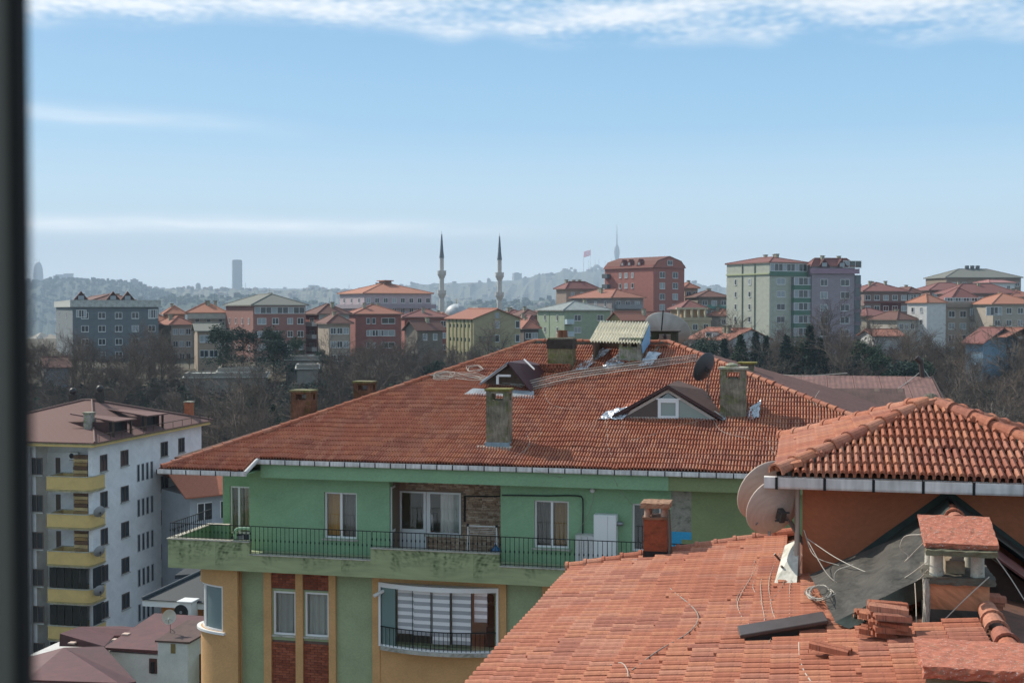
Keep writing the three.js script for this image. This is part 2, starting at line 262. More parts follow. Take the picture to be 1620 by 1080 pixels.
// ---------- the orange house in the foreground ----------
const FO = new Frame((() => { const e = at(1475, 761, 14); e.y = 0; return e; })(), -13);
const EH = at(1475, 761, 14).y;                                       // height of the stair tower's eave
const orange = plaster('#b06a48'), orangeDirty = plaster('#b06a48', T.dirty);
const houseO = thing('orange_house', 'orange rendered house with terracotta tile roofs and hipped stair tower', 'house', FO);
const OE = { x0: -1.67, x1: 2.02, z0: 0, z1: -4.05, ax: .17, az: -2.05, ah: EH + .68 };
{
  const h = houseO, zv = -3.25, xe = -4.64, slope = .2, rx = .25, yAt = x => EH - 1.2546 - .2 * (-1.396 - x);    // lower roof plane
  // walls
  mesh('tower_wall', [wallWith(-1.4, 1.75, EH - 2.2, EH - .02, -.3, .2), bx(-1.4, -1.2, EH - 2.2, EH - .02, -3.75, -.5), bx(1.55, 1.75, EH - 2.2, EH - .02, -3.75, -.5), bx(-1.4, 1.75, EH - 2.2, EH - .02, -3.75, -3.55)], orange, h);
  mesh('tower_soffit', bx(-1.66, 2.01, EH - .05, EH - .02, -4.04, -.01), orange, h);
  const ridgeY = yAt(rx);
  mesh('lower_wall', [extr([[xe + .35, 0], [rx * 2 - xe - .35, 0], [rx * 2 - xe - .35, yAt(xe + .35) - .1], [rx, ridgeY - .1], [xe + .35, yAt(xe + .35) - .1]], 11).translate(0, 0, zv + .15)].map(boxUV), orange, h);
  mesh('roof_deck', [slab([V(xe, yAt(xe), 8.2), V(rx, ridgeY, 8.2), V(rx, ridgeY, zv), V(xe, yAt(xe), zv)], .08, V(0, -1, 0)), slab([V(rx, ridgeY, 8.2), V(rx * 2 - xe, yAt(xe), 8.2), V(rx * 2 - xe, yAt(xe), zv), V(rx, ridgeY, zv)], .08, V(0, -1, 0))], M('#6b4636', { map: T.dirty }), h);
  // the tower roof
  const c = [V(OE.x0, EH, OE.z0), V(OE.x1, EH, OE.z0), V(OE.x1, EH, OE.z1), V(OE.x0, EH, OE.z1)], ap = V(OE.ax, OE.ah, OE.az);
  mesh('tower_roof_deck', [0, 1, 2, 3].map(i => slab([c[i], c[(i + 1) % 4], ap], .03, V(0, -1, 0))), M('#6b4636', { map: T.dirty }), h);
  const face = (a, b, U) => { const S = ap.clone().sub(a); S.addScaledVector(U, -S.dot(U)); const sl = S.length(); S.normalize(); return { O: a, U, S, g: .25, w: U.x ? .17 : .155, rolls: U.x ? 2 : 1, poly: [[-.02, 0], [a.distanceTo(b) + .02, 0], [ap.clone().sub(a).dot(U), sl]] }; };
  const lowL = { O: V(xe, yAt(xe), zv), U: V(0, 0, 1), S: V(1, slope, 0).normalize(), g: .255, w: .155, rolls: 1, poly: [[0, 0], [11.3, 0], [11.3, 4.95], [0, 4.95]] };
  const wallBox = p => p.x > -1.45 && p.z < -.34 && p.x < 1.8 && p.y < EH - .5;
  const gone = p => wallBox(p) || (p.x > -.42 && p.x < .55 && p.z > 1.75 && p.z < 2.5 && p.y < EH - .6);
  tileRoof(h, FO, [0, 0, 0], [face(c[0], c[1], V(1, 0, 0)), face(c[3], c[0], V(0, 0, 1)), face(c[1], c[2], V(0, 0, -1)), lowL], { seed: 4, skip: gone, sag: .025 });
  for (const [a, sd] of [[c[0], 3], [c[1], 5], [c[2], 8], [c[3], 12]]) { bedding(h, a.clone().lerp(ap, .02).add(V(0, .03, 0)), ap.clone().add(V(0, .02, 0)), .085, sd); capLine(h, a.clone().add(V(0, .05, 0)), ap.clone().add(V(0, .06, 0)), { seed: sd, step: .3 }); }
  mesh('apex_cap', move(new THREE.SphereGeometry(.12, 10, 6), ap.x, ap.y + .05, ap.z).toNonIndexed(), mortar, h);
  // ridge and far verge caps of the lower roof
  capLine(h, V(xe, yAt(xe) + .06, zv), V(-1.45, yAt(-1.45) + .06, zv), { seed: 21, step: .27 }); bedding(h, V(xe, yAt(xe) + .03, zv), V(-1.45, yAt(-1.45) + .03, zv), .06, 22);
  capLine(h, V(rx, ridgeY + .05, 8), V(rx, ridgeY + .07, 3.35), { seed: 24, step: .3 });
  capLine(h, V(rx, ridgeY + .05, 3.1), V(rx, ridgeY + .09, 2.5), { seed: 26, step: .3 });
  gutterLine(h, V(OE.x0 - .02, EH + .005, .1), V(OE.x1, EH + .005, .1), .52, MAT.gutter, { h: .13, dep: .11 });
  gutterLine(h, V(xe - .1, yAt(xe) - .0, zv), V(xe - .1, yAt(xe) - .0, 8), .8, M('#8f8c86', { roughness: .6, map: T.dirty }), { h: .1, dep: .1 });
  mesh('gutter_end', bx(OE.x0 - .16, OE.x0 - .02, EH - .12, EH + .005, -.01, .1), MAT.gutter, h);

  // chimneys of the house
  const slabTop = (x0, x1, y, z0, z1, t, sd) => {                     // rough mossy cap slab
    const g = new THREE.BoxGeometry(x1 - x0, t, z1 - z0, 18, 3, 12).toNonIndexed(); const p = g.attributes.position;
    for (let i = 0; i < p.count; i++) { const X = p.getX(i), Y = p.getY(i), Z = p.getZ(i), n = fbm(X * 6 + sd, Z * 6 + Y * 9, 3); p.setXYZ(i, X * (1 + .035 * N3(Z * 9, Y * 20, sd)), Y + n * .012, Z * (1 + .035 * N3(X * 9, Y * 20, sd + 4))); }
    g.computeVertexNormals(); g.translate((x0 + x1) / 2, y + t / 2, (z0 + z1) / 2); return boxUV(g);
  };
  const mossy = M('#ffffff', { map: tex(512, (u, v) => { const a = wf(u, v, 4, 5, 51), b = wf(u * 1, v, 30, 3, 57), l = sstep(.40, .52, wf(u, v, 10, 4, 61)), k = sstep(.15, .55, wf(u, v, 5, 4, 66)); let c = [.68 + .12 * a + .07 * b, .41 + .10 * a + .07 * b, .32 + .08 * a + .07 * b]; c = c.map((q, i) => lerp(q, [.46, .42, .32][i] + .12 * b, k * .5)); return c.map((q, i) => lerp(q, .80 + .1 * b, l * .7)); }, { rep: [2.6, 2.6] }), roughness: .98, bumpMap: T.grain, bumpScale: .008 });
  const lichen = M('#77745f', { map: T.dirty, roughness: 1, bumpMap: T.soft, bumpScale: .03 });
  {
    // large chimney beside the tarpaulin
    const z0 = 1.8, ch = grp('chimney', h), yb = yAt(.05) - .35, t = FO.z(1525, 925, z0 + .62).y, cx0 = FO.z(1470, 960, z0 + .62).x, cx1 = FO.z(1566, 960, z0 + .62).x;
    mesh('shaft', bx(cx0, cx1, yb, t, z0, z0 + .62), plaster('#c98a68', T.dirty), ch); mesh('collar', slabTop(cx0 - .03, cx1 + .05, t, z0 - .03, z0 + .66, .07, 3), M('#5f5a50', { map: T.dirty }), ch);  // same orange render as the walls, lightened to stand in for light on it
    const yt = t + .07, top = yt + .3;
    for (const [x, z] of [[cx0 + .07, z0 + .56], [cx1 - .1, z0 + .56], [cx0 + .07, z0 + .07], [cx1 - .1, z0 + .07]]) mesh('pillar', move(new THREE.CylinderGeometry(.055, .065, .31, 9).toNonIndexed(), x, yt + .15, z), M('#c2bdb2', { map: T.dirty }), ch);
    mesh('flue_core', bx(cx0 + .16, cx1 - .2, yt - .02, yt + .12, z0 + .16, z0 + .48), M('#a8957f', { map: T.dirty }), ch);
    const cap = slabTop(cx0 - .05, cx1 + .07, 0, -.34, .36, .05, 9); cap.rotateX(.22); cap.translate(0, top + .05, z0 + .33); mesh('cap_slab', cap, mossy, ch);
    mesh('moss_edge', slabTop(cx0 - .04, cx1 + .05, top - .085, z0 + .62, z0 + .76, .05, 14), lichen, ch);
    mesh('flashing', [bx(cx0 - .03, cx1 + .03, yAt(0) - .3, yAt(0) + .1, z0 - .03, z0 + .645)], M('#4b4844', { map: T.dirty }), ch);
    mesh('mortar_seam', tube([V(cx0 - .03, t + .05, z0 + .64), V(cx0 - .02, t - .25, z0 + .64), V(cx0 - .05, t - .5, z0 + .66), V(cx0 - .07, t - .62, z0 + .7)], .035, 16, 6), M('#c4beb4', { map: T.dirty, roughness: 1, bumpMap: T.soft, bumpScale: .03 }), ch);
  }
  {
    // low chimney whose broad slab rises into the picture's lower edge
    const ch = grp('chimney', h), z0 = 4.15, a = FO.z(1462, 1062, z0 + .75), b = FO.z(1665, 1066, z0 + .75), y = a.y - .05;
    mesh('cap_slab', slabTop(a.x, b.x, y, z0 - .1, z0 + .75, .09, 21), mossy, ch); mesh('moss_edge', slabTop(a.x + .02, b.x - .02, y - .045, z0 - .05, z0 + .72, .05, 26), lichen, ch);
    for (const [x, z] of [[a.x + .2, z0 + .6], [b.x - .2, z0 + .6], [a.x + .2, z0], [b.x - .2, z0]]) mesh('pillar', bx(x - .06, x + .06, y - .36, y, z - .06, z + .06), M('#c2bdb2', { map: T.dirty }), ch);
    mesh('shaft', bx(a.x + .1, b.x - .1, yAt(.2) - .4, y - .34, z0 - .04, z0 + .66), orangeDirty, ch);
  }
  {
    // slim chimney at the far verge
    const ch = grp('chimney', h), z0 = -3.1, a = FO.z(1018, 880, z0), b = FO.z(1055, 880, z0), t = FO.z(1036, 822, z0).y, w = b.x - a.x, yb = yAt(a.x) - .1;
    mesh('shaft', bx(a.x, b.x, yb, t, z0 - w, z0), M('#9a5236', { map: T.dirty, bumpMap: T.grain, bumpScale: .006 }), ch);
    mesh('bitumen_band', bx(a.x - .006, b.x + .006, yb, FO.z(1036, 872, z0).y, z0 - w - .006, z0 + .006), MAT.black, ch);
    mesh('collar', slabTop(a.x - .015, b.x + .015, t, z0 - w - .015, z0 + .015, .035, 31), M('#8f6a54', { map: T.dirty }), ch);
    for (const [x, z] of [[a.x + .05, z0 - .05], [b.x - .05, z0 - .05], [a.x + .05, z0 - w + .05], [b.x - .05, z0 - w + .05]]) mesh('pillar', move(new THREE.CylinderGeometry(.042, .045, .15, 8).toNonIndexed(), x, t + .1, z), M('#b89c8c', { map: T.dirty }), ch);
    mesh('cap_slab', slabTop(a.x - .04, b.x + .04, t + .165, z0 - w - .04, z0 + .04, .07, 37), M('#a8826a', { map: T.dirty, roughness: 1, bumpMap: T.soft, bumpScale: .03 }), ch);
    mesh('flashing', slab([V(a.x - .25, yAt(a.x - .25) + .06, z0 + .16), V(b.x + .03, yAt(b.x) + .06, z0 + .16), V(b.x + .03, yAt(b.x) + .08, z0 - .05), V(a.x - .25, yAt(a.x - .25) + .08, z0 - .05)], .02), M('#77797b', { map: T.metal, roughness: .5 }), ch);
    mesh('drain_pipe', tube([V(b.x + .03, t + .15, z0 + .01), V(b.x + .05, t - .3, z0 + .02), V(b.x + .04, yb + .1, z0 + .03)], .022, 12, 6), M('#56584f', { roughness: .6 }), ch);
  }
  // dark sheet-metal hatch lying on the slope
  {
    const a = FO.hit(1168, 1040, V(-slope, 1, 0), V(xe, yAt(xe), 0)), g = grp('roof_hatch', h, [a.x + .43, yAt(a.x + .43) + .02, a.z - .33]); g.rotation.set(0, .12, Math.atan(slope));
    mesh('upstand', rbx(-.38, .38, 0, .13, -.14, .14, .01), M('#2c2624', { roughness: .6, map: T.metal }), g); mesh('lid', rbx(-.42, .42, .13, .17, -.18, .18, .012), M('#4a3d38', { roughness: .5, map: T.metal }), g); mesh('apron', rbx(-.5, .45, -.01, .015, -.2, .26, .006), M('#6f5c50', { roughness: .7, map: T.dirty }), g);
  }
  // patched flashing sheets at the tower corner
  mesh('flashing_sheet', slab([V(-1.98, yAt(-1.98) + .055, -.05), V(-1.75, yAt(-1.75) + .055, -.02), V(-1.62, yAt(-1.62) + .07, -.62), V(-1.86, yAt(-1.86) + .07, -.66)], .006), M('#c9c6bf', { map: T.dirty, roughness: .5 }), h);
  mesh('flashing_sheet', slab([V(-1.72, yAt(-1.72) + .06, -.02), V(-1.46, yAt(-1.46) + .06, .05), V(-1.43, yAt(-1.43) + .5, -.42), V(-1.6, yAt(-1.6) + .42, -.5)], .006), M('#d2cfc6', { map: T.dirty, roughness: .6 }), h);
  mesh('corner_pipe', bar(V(-1.46, yAt(-1.46) - .1, -.26), V(-1.46, EH - .1, -.26), .03, 8), M('#a79a8c', { roughness: .6 }), h);
  // small gable against the tower, under the tarpaulin
  const gp = V(.2, EH - .36, 0), gl = -1.02, gr = 1.42, gy = x => gp.y - .72 * Math.abs(x - gp.x);
  mesh('dormer_body', extr([[gl + .1, yAt(gl) - .3], [gr - .1, yAt(gl) - .3], [gr - .1, gy(gr - .1) - .05], [gp.x, gp.y - .05], [gl + .1, gy(gl + .1) - .05]], 1.62).translate(0, 0, -.3), M('#3f2c25', { map: T.dirty }), h);
  capLine(h, V(gp.x, gp.y + .0, .95), V(gp.x, gp.y + .02, -.25), { seed: 41, step: .3 });
  mesh('dormer_sheet', slab([V(gp.x + .2, gy(.4) + .02, 1.5), V(gr, gy(gr) + .02, 1.5), V(gr, gy(gr) + .02, .4), V(gp.x + .2, gy(.4) + .02, .4)], .02), M('#5d2b28', { map: T.metal, roughness: .5 }), h);

  // tarpaulin draped over the gable: a folded cloth of its own
  const tarp = (pts, nu, nv, amp, sd) => {                            // bilinear patch between four corners with folds
    const v = [], P = (i, j) => { const s = i / nu, t = j / nv, a = pts[0].clone().lerp(pts[1], s), b = pts[3].clone().lerp(pts[2], s), p = a.lerp(b, t); const e = Math.min(1, 6 * Math.min(s, 1 - s, t, 1 - t) + .25); p.y += amp * e * (fbm(s * 3 + sd, t * 2.4, 3) + .45 * Math.sin((s * 1.1 + t * .6) * 9 + sd)); p.z += .25 * amp * fbm(t * 4 + sd, s * 3, 2); return p; };
    for (let i = 0; i < nu; i++) for (let j = 0; j < nv; j++) for (const [a, b] of [[i, j], [i + 1, j], [i + 1, j + 1], [i, j], [i + 1, j + 1], [i, j + 1]]) { const p = P(a, b); v.push(p.x, p.y, p.z); }
    const uv = []; for (let i = 0; i < v.length; i += 3) uv.push(v[i], v[i + 2]); return smooth(v, uv);
  };
  const weave = tex(256, (u, v) => { const w = .5 + .25 * Math.sin(u * Math.PI * 2 * 64) + .25 * Math.sin(v * Math.PI * 2 * 64), s = wf(u, v, 4, 4, 71); return [.80 + .12 * w + .2 * s, .80 + .12 * w + .2 * s, .78 + .12 * w + .18 * s]; }, { rep: [1.2, 1.2] });
  const green = M('#22302a', { map: weave, roughness: .75, bumpMap: T.soft, bumpScale: .01 }), grey = M('#45413b', { map: weave, roughness: .72, bumpMap: T.soft, bumpScale: .02 });
  const tp = setUD(thing('tarpaulin', null, null, FO), 'dark green and grey tarpaulin draped over the small gable beside the big chimney', 'tarpaulin');
  mesh('upper_sheet', tarp([V(gl - .05, gy(gl) + .05, -.22), V(gp.x, gp.y + .16, -.22), V(gp.x - .05, gp.y + .09, .35), V(gl - .02, gy(gl) + .05, .3)], 16, 10, .035, 1), green, tp);
  mesh('right_sheet', tarp([V(gp.x, gp.y + .17, -.2), V(gr + .1, gy(gr) + .08, -.2), V(gr + .1, gy(gr) + .04, .55), V(gp.x + .05, gp.y + .1, .4)], 14, 8, .03, 5), M('#1d2523', { map: weave, roughness: .7 }), tp);
  mesh('wall_flap', tarp([V(gl - .1, gy(gl) + .08, -.285), V(gp.x, gp.y + .24, -.285), V(gp.x, gp.y + .02, -.2), V(gl - .05, gy(gl) - .04, -.18)], 16, 3, .02, 3), green, tp);
  mesh('wall_flap', tarp([V(gp.x, gp.y + .24, -.285), V(gr + .2, gy(gr) + .04, -.285), V(gr + .15, gy(gr) - .06, -.18), V(gp.x, gp.y + .02, -.2)], 14, 3, .02, 7), green, tp);
  const f0 = FO.hit(1322, 1000, V(-slope, 1, 0), V(xe, yAt(xe) + .05, 0)), f1 = FO.hit(1400, 985, V(-slope, 1, 0), V(xe, yAt(xe) + .05, 0));
  mesh('lower_sheet', tarp([V(gl - .3, yAt(gl - .3) + .16, .1), V(gp.x - .2, gy(0) + .1, .28), V(-.1, yAt(-.1) + .36, 1.8), V(f0.x, f0.y + .1, f0.z)], 22, 18, .06, 11), grey, tp);
  mesh('front_flap', tarp([V(f0.x - .01, f0.y + .1, f0.z + .02), V(-.12, yAt(-.1) + .36, 1.82), V(-.2, yAt(-.2) + .14, 1.98), V(f0.x + .12, f0.y + .08, f0.z + .16)], 18, 3, .03, 14), green, tp);

  // loose tiles lying on the roof
  const tg = tileGeo(.2, .34), loose = (x, z, dy, ry, tilt, label, k = 0) => { const o = mesh('loose_roof_tile', tg.clone(), tileMats[k], null); o.position.copy(FO.world(x, yAt(x) + .075 + dy, z)); o.rotation.set(0, FO.turn + ry, 0); o.rotateZ(tilt); setUD(o, label, 'roof tile', 'loose tiles beside the big chimney'); return o; };
  const ls = 'spare terracotta tile stacked on the slope between tarpaulin and big chimney';
  const P0 = FO.hit(1432, 1000, V(-slope, 1, 0), V(xe, yAt(xe) + .1, 0));
  for (let i = 0; i < 6; i++) loose(P0.x - .03 + .02 * (i % 3), P0.z - .02 - .02 * (i % 2), i * .042, -1.5 + .28 * ((i * 2) % 3 - 1), .05 * (i % 2), ls, i % 7);
  const P1 = FO.hit(1400, 968, V(-slope, 1, 0), V(xe, yAt(xe) + .1, 0)); loose(P1.x, P1.z + .1, .03, -1.1, .12, 'terracotta tile tipped up on the tile stack next to the tarpaulin', 3); loose(P1.x + .14, P1.z + .06, .075, -1.2, .16, 'terracotta tile leaning against another on top of the stack', 1);
  const P2 = FO.hit(1350, 1030, V(-slope, 1, 0), V(xe, yAt(xe) + .1, 0)); loose(P2.x, P2.z, .02, -1.85, .04, 'broken loose tile lying askew on the courses below the tarpaulin', 0);
  const P3 = FO.z(1585, 985, 2.2); for (let i = 0; i < 3; i++) loose(P3.x, 1.9, -.1 + i * .035, -1.4 + .1 * i, 0, 'dirty spare tile stacked in the shade on the far side of the big chimney', 4);
}
// ---------- the green apartment building ----------
const FG = new Frame((() => { const e = at(800, 738.2, 35); e.y = 0; return e; })(), -13);
const GE = at(800, 738.2, 35).y;                                      // eave height
const gGreen = plaster('#8eb28a'), gOlive = plaster('#8a9466'), gPale = plaster('#9fac85'), ochre = plaster('#d0a26c'), brickRed = M('#7f3d29', { map: T.dirty, roughness: .95 });
// balcony render: dark rain streaks run down from the coping, as in the photograph; u in metres, v from foot to coping
const streakAt = [[.02, .1], [.06, .07], [.1, .05], [.155, .12], [.2, .08], [.27, .04], [.33, .1], [.4, .05], [.44, .09], [.5, .06], [.56, .12], [.61, .08], [.66, .05], [.72, .1], [.79, .04], [.85, .08], [.9, .06], [.95, .09]];
const streak = M('#a0a982', { roughness: .93, bumpMap: T.grain, bumpScale: .004, map: tex(512, (u, v) => { const s = wf(u, v, 3, 4, 81); let l = 0; streakAt.forEach(([c, w], i) => { const x = (u - c + .012 * wn(u, v, 6, 84 + i)) / w * 3.2, low = .15 + .6 * ((i * 7919) % 13) / 13; l += Math.exp(-x * x) * sstep(low - .2, low + .45, v) * (.55 + .6 * wn(u, v * .15, 30, 90)); }); l = clamp(l * (.7 + .4 * wn(u, v, 9, 99))); return [.95 + .1 * s - .46 * l, .95 + .1 * s - .42 * l, .92 + .1 * s - .45 * l]; }, { rep: [.26, 1] }) });
const houseG = thing('green_apartment_building', 'green and ochre apartment building with red tiled hip roof and long top balcony', 'apartment building', FG);
const p3 = .33, rz = -9.6, ry = GE - rz * p3, rL = -1.2, rR = 3.5, cornerL = V(-10.07, GE - .259, .785), xR = 13.1;
const roofY = z => GE - p3 * z, onRoof = (px, py, up = 0) => FG.hit(px, py, V(0, 1, p3), V(0, GE + up, 0));
// window with frame, mullion, panes, sill; returns the group. x0..x1, y0..y1 at wall plane z, set into the wall by rec
function sashWindow(parent, x0, x1, y0, y1, z, { rec = .09, frame = MAT.pvc, fw = .055, mull = [.5], sill = true, pane = MAT.clear, behind = null, back = .22, name = 'window' } = {}) {
  const w = grp(name, parent), zf = z - rec, parts = [bx(x0, x1, y1 - fw, y1, zf - .05, zf), bx(x0, x1, y0, y0 + fw, zf - .05, zf), bx(x0, x0 + fw, y0 + fw, y1 - fw, zf - .05, zf), bx(x1 - fw, x1, y0 + fw, y1 - fw, zf - .05, zf)];
  const xs = [x0 + fw, ...mull.map(m => lerp(x0, x1, m)), x1 - fw];
  for (let i = 1; i < xs.length - 1; i++) parts.push(bx(xs[i] - fw * .6, xs[i] + fw * .6, y0 + fw, y1 - fw, zf - .045, zf + .005));
  mesh('frame', parts, frame, w);
  for (let i = 0; i < xs.length - 1; i++) mesh('pane', bx(xs[i] + (i ? fw * .6 : 0), xs[i + 1] - (i < xs.length - 2 ? fw * .6 : 0), y0 + fw, y1 - fw, zf - .03, zf - .026), Array.isArray(pane) ? pane[i] : pane, w);
  if (sill) mesh('sill', bx(x0 - .06, x1 + .06, y0 - .05, y0 - .002, z - rec, z + .06), M('#bdb9b0', { map: T.dirty }), w);
  if (behind) behind(w, x0, x1, y0, y1, zf - back);
  return w;
}
function drape(x0, x1, y0, y1, z, amp = .03, fold = 18, sd = 1) {     // hanging curtain with folds
  const n = Math.max(6, Math.round((x1 - x0) * fold * 2)), v = []; const X = i => lerp(x0, x1, i / n), Z = (i, k) => z + amp * Math.sin(i * Math.PI * .5 + sd + .5 * Math.sin(i * .7 + sd)) * (k ? .7 : 1);
  for (let i = 0; i < n; i++) { const a = [X(i), y0, Z(i, 0)], b = [X(i + 1), y0, Z(i + 1, 0)], c = [X(i + 1), y1, Z(i + 1, 1)], d = [X(i), y1, Z(i, 1)]; v.push(...a, ...b, ...c, ...a, ...c, ...d); }
  const g = new THREE.BufferGeometry(); g.setAttribute('position', new THREE.Float32BufferAttribute(v, 3)); g.computeVertexNormals(); return boxUV(g);
}
{
  const h = houseG, zf = -.06, zw = -.55, zb = .65, zl = .12;
  // ---- roof deck and tiles
  const cFL = cornerL, cFL2 = V(-7.44, GE - .257, .78), cFL3 = V(-7.44, GE, 0), cFR = V(xR, GE, 0), cBL = V(-10.07, GE, rz * 2), cBR = V(xR, GE, rz * 2), a = V(rL, ry, rz), b = V(rR, ry, rz);
  const deck = M('#5a3a2c', { map: T.dirty });
  mesh('roof_deck', [slab([V(-10.07, GE, 0).setY(roofY(0)), cFR, b, a], .06, V(0, -1, 0)), slab([cFL, cFL2, cFL3, V(-10.07 + .67, GE, 0)], .06, V(0, -1, 0)), slab([cBL, cFL, a], .06, V(0, -1, 0)), slab([cBR, cBL, a, b], .06, V(0, -1, 0)), slab([cFR, cBR, b], .06, V(0, -1, 0))], deck, h);
  const Sf = V(0, p3, -1).normalize(), sl = Math.hypot(rz, rz * p3);
  const front = { O: V(0, GE, 0), U: V(1, 0, 0), S: Sf, g: .326, w: .172, poly: [[-10.07 + .67, 0], [xR, 0], [rR, sl], [rL, sl]] };
  const frontL = { O: V(0, cornerL.y, cornerL.z), U: V(1, 0, 0), S: Sf, g: .326 * .84, w: .172, poly: [[-10.07, 0], [-7.44, 0], [-7.44, .815], [-9.4, .815]] };
  const Sl = a.clone().sub(cFL); Sl.z = 0; Sl.normalize();
  const left = { O: V(-10.07, cFL.y, cFL.z), U: V(0, 0, 1), S: Sl, g: .326, w: .172, poly: [[-10.4, 9.4], [0, 0], [-20, 0]] };
  const chimneyHoles = [];
  tileRoof(h, FG, [0, 0, 0], [front, frontL, left], { seed: 9, sag: .04, skip: p => p.z < rz + .1 });
  bedding(h, cFL.clone().add(V(.2, .05, -.2)), a, .08, 31); capLine(h, cFL.clone().add(V(.05, .07, 0)), a.clone().add(V(0, .07, 0)), { seed: 32, step: .33, hueBias: -.25 });
  bedding(h, cFR.clone().add(V(-.1, .03, 0)), b, .08, 33); capLine(h, cFR.clone().add(V(0, .07, 0)), b.clone().add(V(0, .07, 0)), { seed: 34, step: .33 });
  bedding(h, a.clone().add(V(0, .03, 0)), b.clone().add(V(0, .03, 0)), .1, 36); capLine(h, b.clone().add(V(0, .05, 0)), a.clone().add(V(0, .06, 0)), { seed: 35, step: .33, hueBias: -.2 });
  // ---- brown corrugated sheets on the right slope
  {
    const sheet = M('#6d4a41', { map: T.metal, roughness: .75 }), U = V(0, 0, -1), O = cFR.clone(), S = b.clone().sub(cFR); S.z = 0; S.normalize(); const N = U.clone().cross(S), B = new THREE.Matrix4().makeBasis(U, N, S), H = Math.hypot(b.x - cFR.x, b.y - cFR.y), top = -b.z;
    const pn = 12, pts = []; for (let i = 0; i < pn; i++) {
      const u0 = 19.2 * i / pn, u1 = 19.2 * (i + 1) / pn - .01, prof = []; for (let k = 0; k <= 28; k++) prof.push(k / 28);
      const v = [], hAt = u => Math.max(.02, Math.min(u / top, (19.2 - u) / (19.2 - top)) * H);
      for (let k = 0; k < 28; k++) { const ua = lerp(u0, u1, k / 28), ub = lerp(u0, u1, (k + 1) / 28), ya = .05 + .012 * Math.sin(k * Math.PI * .5), yb = .05 + .012 * Math.sin((k + 1) * Math.PI * .5); const q = [[ua, ya, 0], [ub, yb, 0], [ub, yb, hAt(ub)], [ua, ya, hAt(ua)]]; for (const j of [0, 1, 2, 0, 2, 3]) v.push(...q[j]); }
      const g = new THREE.BufferGeometry(); g.setAttribute('position', new THREE.Float32BufferAttribute(v, 3)); g.applyMatrix4(B); g.translate(O.x, O.y, O.z); g.computeVertexNormals(); mesh('roof_sheet', boxUV(g), sheet, h);
    }
  }
  // ---- fascia beam, gutters
  const fb = FG.z(780, 767, zf).y, xo = FG.z(1058, 760, zf).x;
  mesh('fascia_beam', [extr([[-7.35, GE - .12], [-7.35, fb], [xo, fb], [xo, GE - .12]], .5).translate(0, 0, zw + .01)].map(boxUV), gGreen, h);
  mesh('fascia_beam', bx(xo, xR - .3, fb, GE - .12, zw + .01, zf), gOlive, h);
  mesh('soffit', [slab([V(-9.8, GE - .33, .6), V(-7.5, GE - .33, .6), V(-7.5, GE - .33, -4), V(-9.8, GE - .33, -4)], .05)], gGreen, h);
  gutterLine(h, V(-7.44, GE + .005, .1), V(xR, GE + .005, .1), .46, MAT.gutter, { h: .13, dep: .1 });
  gutterLine(h, V(-10.17, GE - .255, .88), V(-7.4, GE - .255, .88), .43, MAT.gutter, { h: .13, dep: .1 });
  mesh('verge_flashing', [bar(V(-7.4, GE - .28, .9), V(-7.4, GE + .02, -.02), .06, 8)], MAT.gutter, h);
  // ---- storeys: walls. Upper floor set back behind the balcony
  const fl = FG.z(640, 905, zb).y + .18, U = (px, py, z = zw) => FG.z(px, py, z);
  const wx0 = U(394, 800).x, lg0 = U(616, 770).x, lg1 = U(792, 770).x, lz = -1.5;
  const rect = (l, t, r, b2, z = zw) => { const q = U(l, t, z), w = U(r, b2, z); return [q.x, U(r, t, z).x, U(l, b2, z).y, (q.y + U(r, t, z).y) / 2]; };
  const w1 = rect(512, 779, 564, 851), w2 = rect(845, 792, 900, 866), w3 = rect(1000, 797, 1046, 872), slabB = FG.z(575, 913, zb).y;
  const hole = ([x0, x1, y0, y1]) => [x0, x1, y0, y1];
  mesh('upper_wall', wallWith(wx0, lg0, fl, GE - .2, zw, .3, [hole(w1)]), gGreen, h);
  mesh('upper_wall', wallWith(lg1, xo + .05, fl, GE - .2, zw, .3, [hole(w2), hole(w3)]), gGreen, h);
  mesh('upper_wall', bx(xo + .05, xR - .5, fl, GE - .2, zw - .3, zw), gOlive, h);
  const rz2 = -2.4, dxa = U(363, 780, rz2).x, dxb = U(396, 780, rz2).x;
  mesh('upper_wall', [bx(wx0, wx0 + .3, fl, GE - .2, rz2, zw - .3), bx(U(352, 780, rz2).x, wx0 + .3, U(375, 769, rz2).y, GE - .2, rz2 - .3, rz2), bx(U(352, 780, rz2).x, dxa, fl, U(375, 769, rz2).y, rz2 - .3, rz2), bx(U(352, 780, rz2).x, U(352, 780, rz2).x + .3, fl, GE - .2, -18.6, rz2 - .3), bx(U(352, 780, rz2).x, xR - .5, fl, GE - .2, -18.9, -18.6), bx(xR - .8, xR - .5, fl, GE - .2, -18.6, zw - .3)], gGreen, h);
  mesh('ceiling', bx(-9.2, xR - .6, GE - .2, GE - .12, -18.5, zw - .3), MAT.white, h);
  mesh('room_back_wall', [bx(wx0, lg0, fl, GE - .2, -4.2, -4.1), bx(lg1, xR - .5, fl, GE - .2, -4.2, -4.1), bx(lg1 + 3.6, lg1 + 3.7, fl, GE - .2, -4.1, zw - .3)], M('#8d8672'), h);
  mesh('patch_of_bare_render', bx(U(1062, 778).x, U(1094, 778).x, U(1078, 841).y, U(1078, 777).y, zw, zw + .004), M('#9a9488', { map: T.dirty }), h);
  mesh('patch_of_blue_paint', extr([[U(1062, 876).x, U(1062, 876).y], [U(1078, 876).x, U(1078, 876).y], [U(1078, 876).x, U(1078, 853).y], [U(1094, 853).x, U(1078, 853).y], [U(1094, 853).x, U(1078, 841).y], [U(1062, 853).x, U(1078, 841).y]], .004).translate(0, 0, zw), M('#3aa0cc', { map: T.plaster }), h);
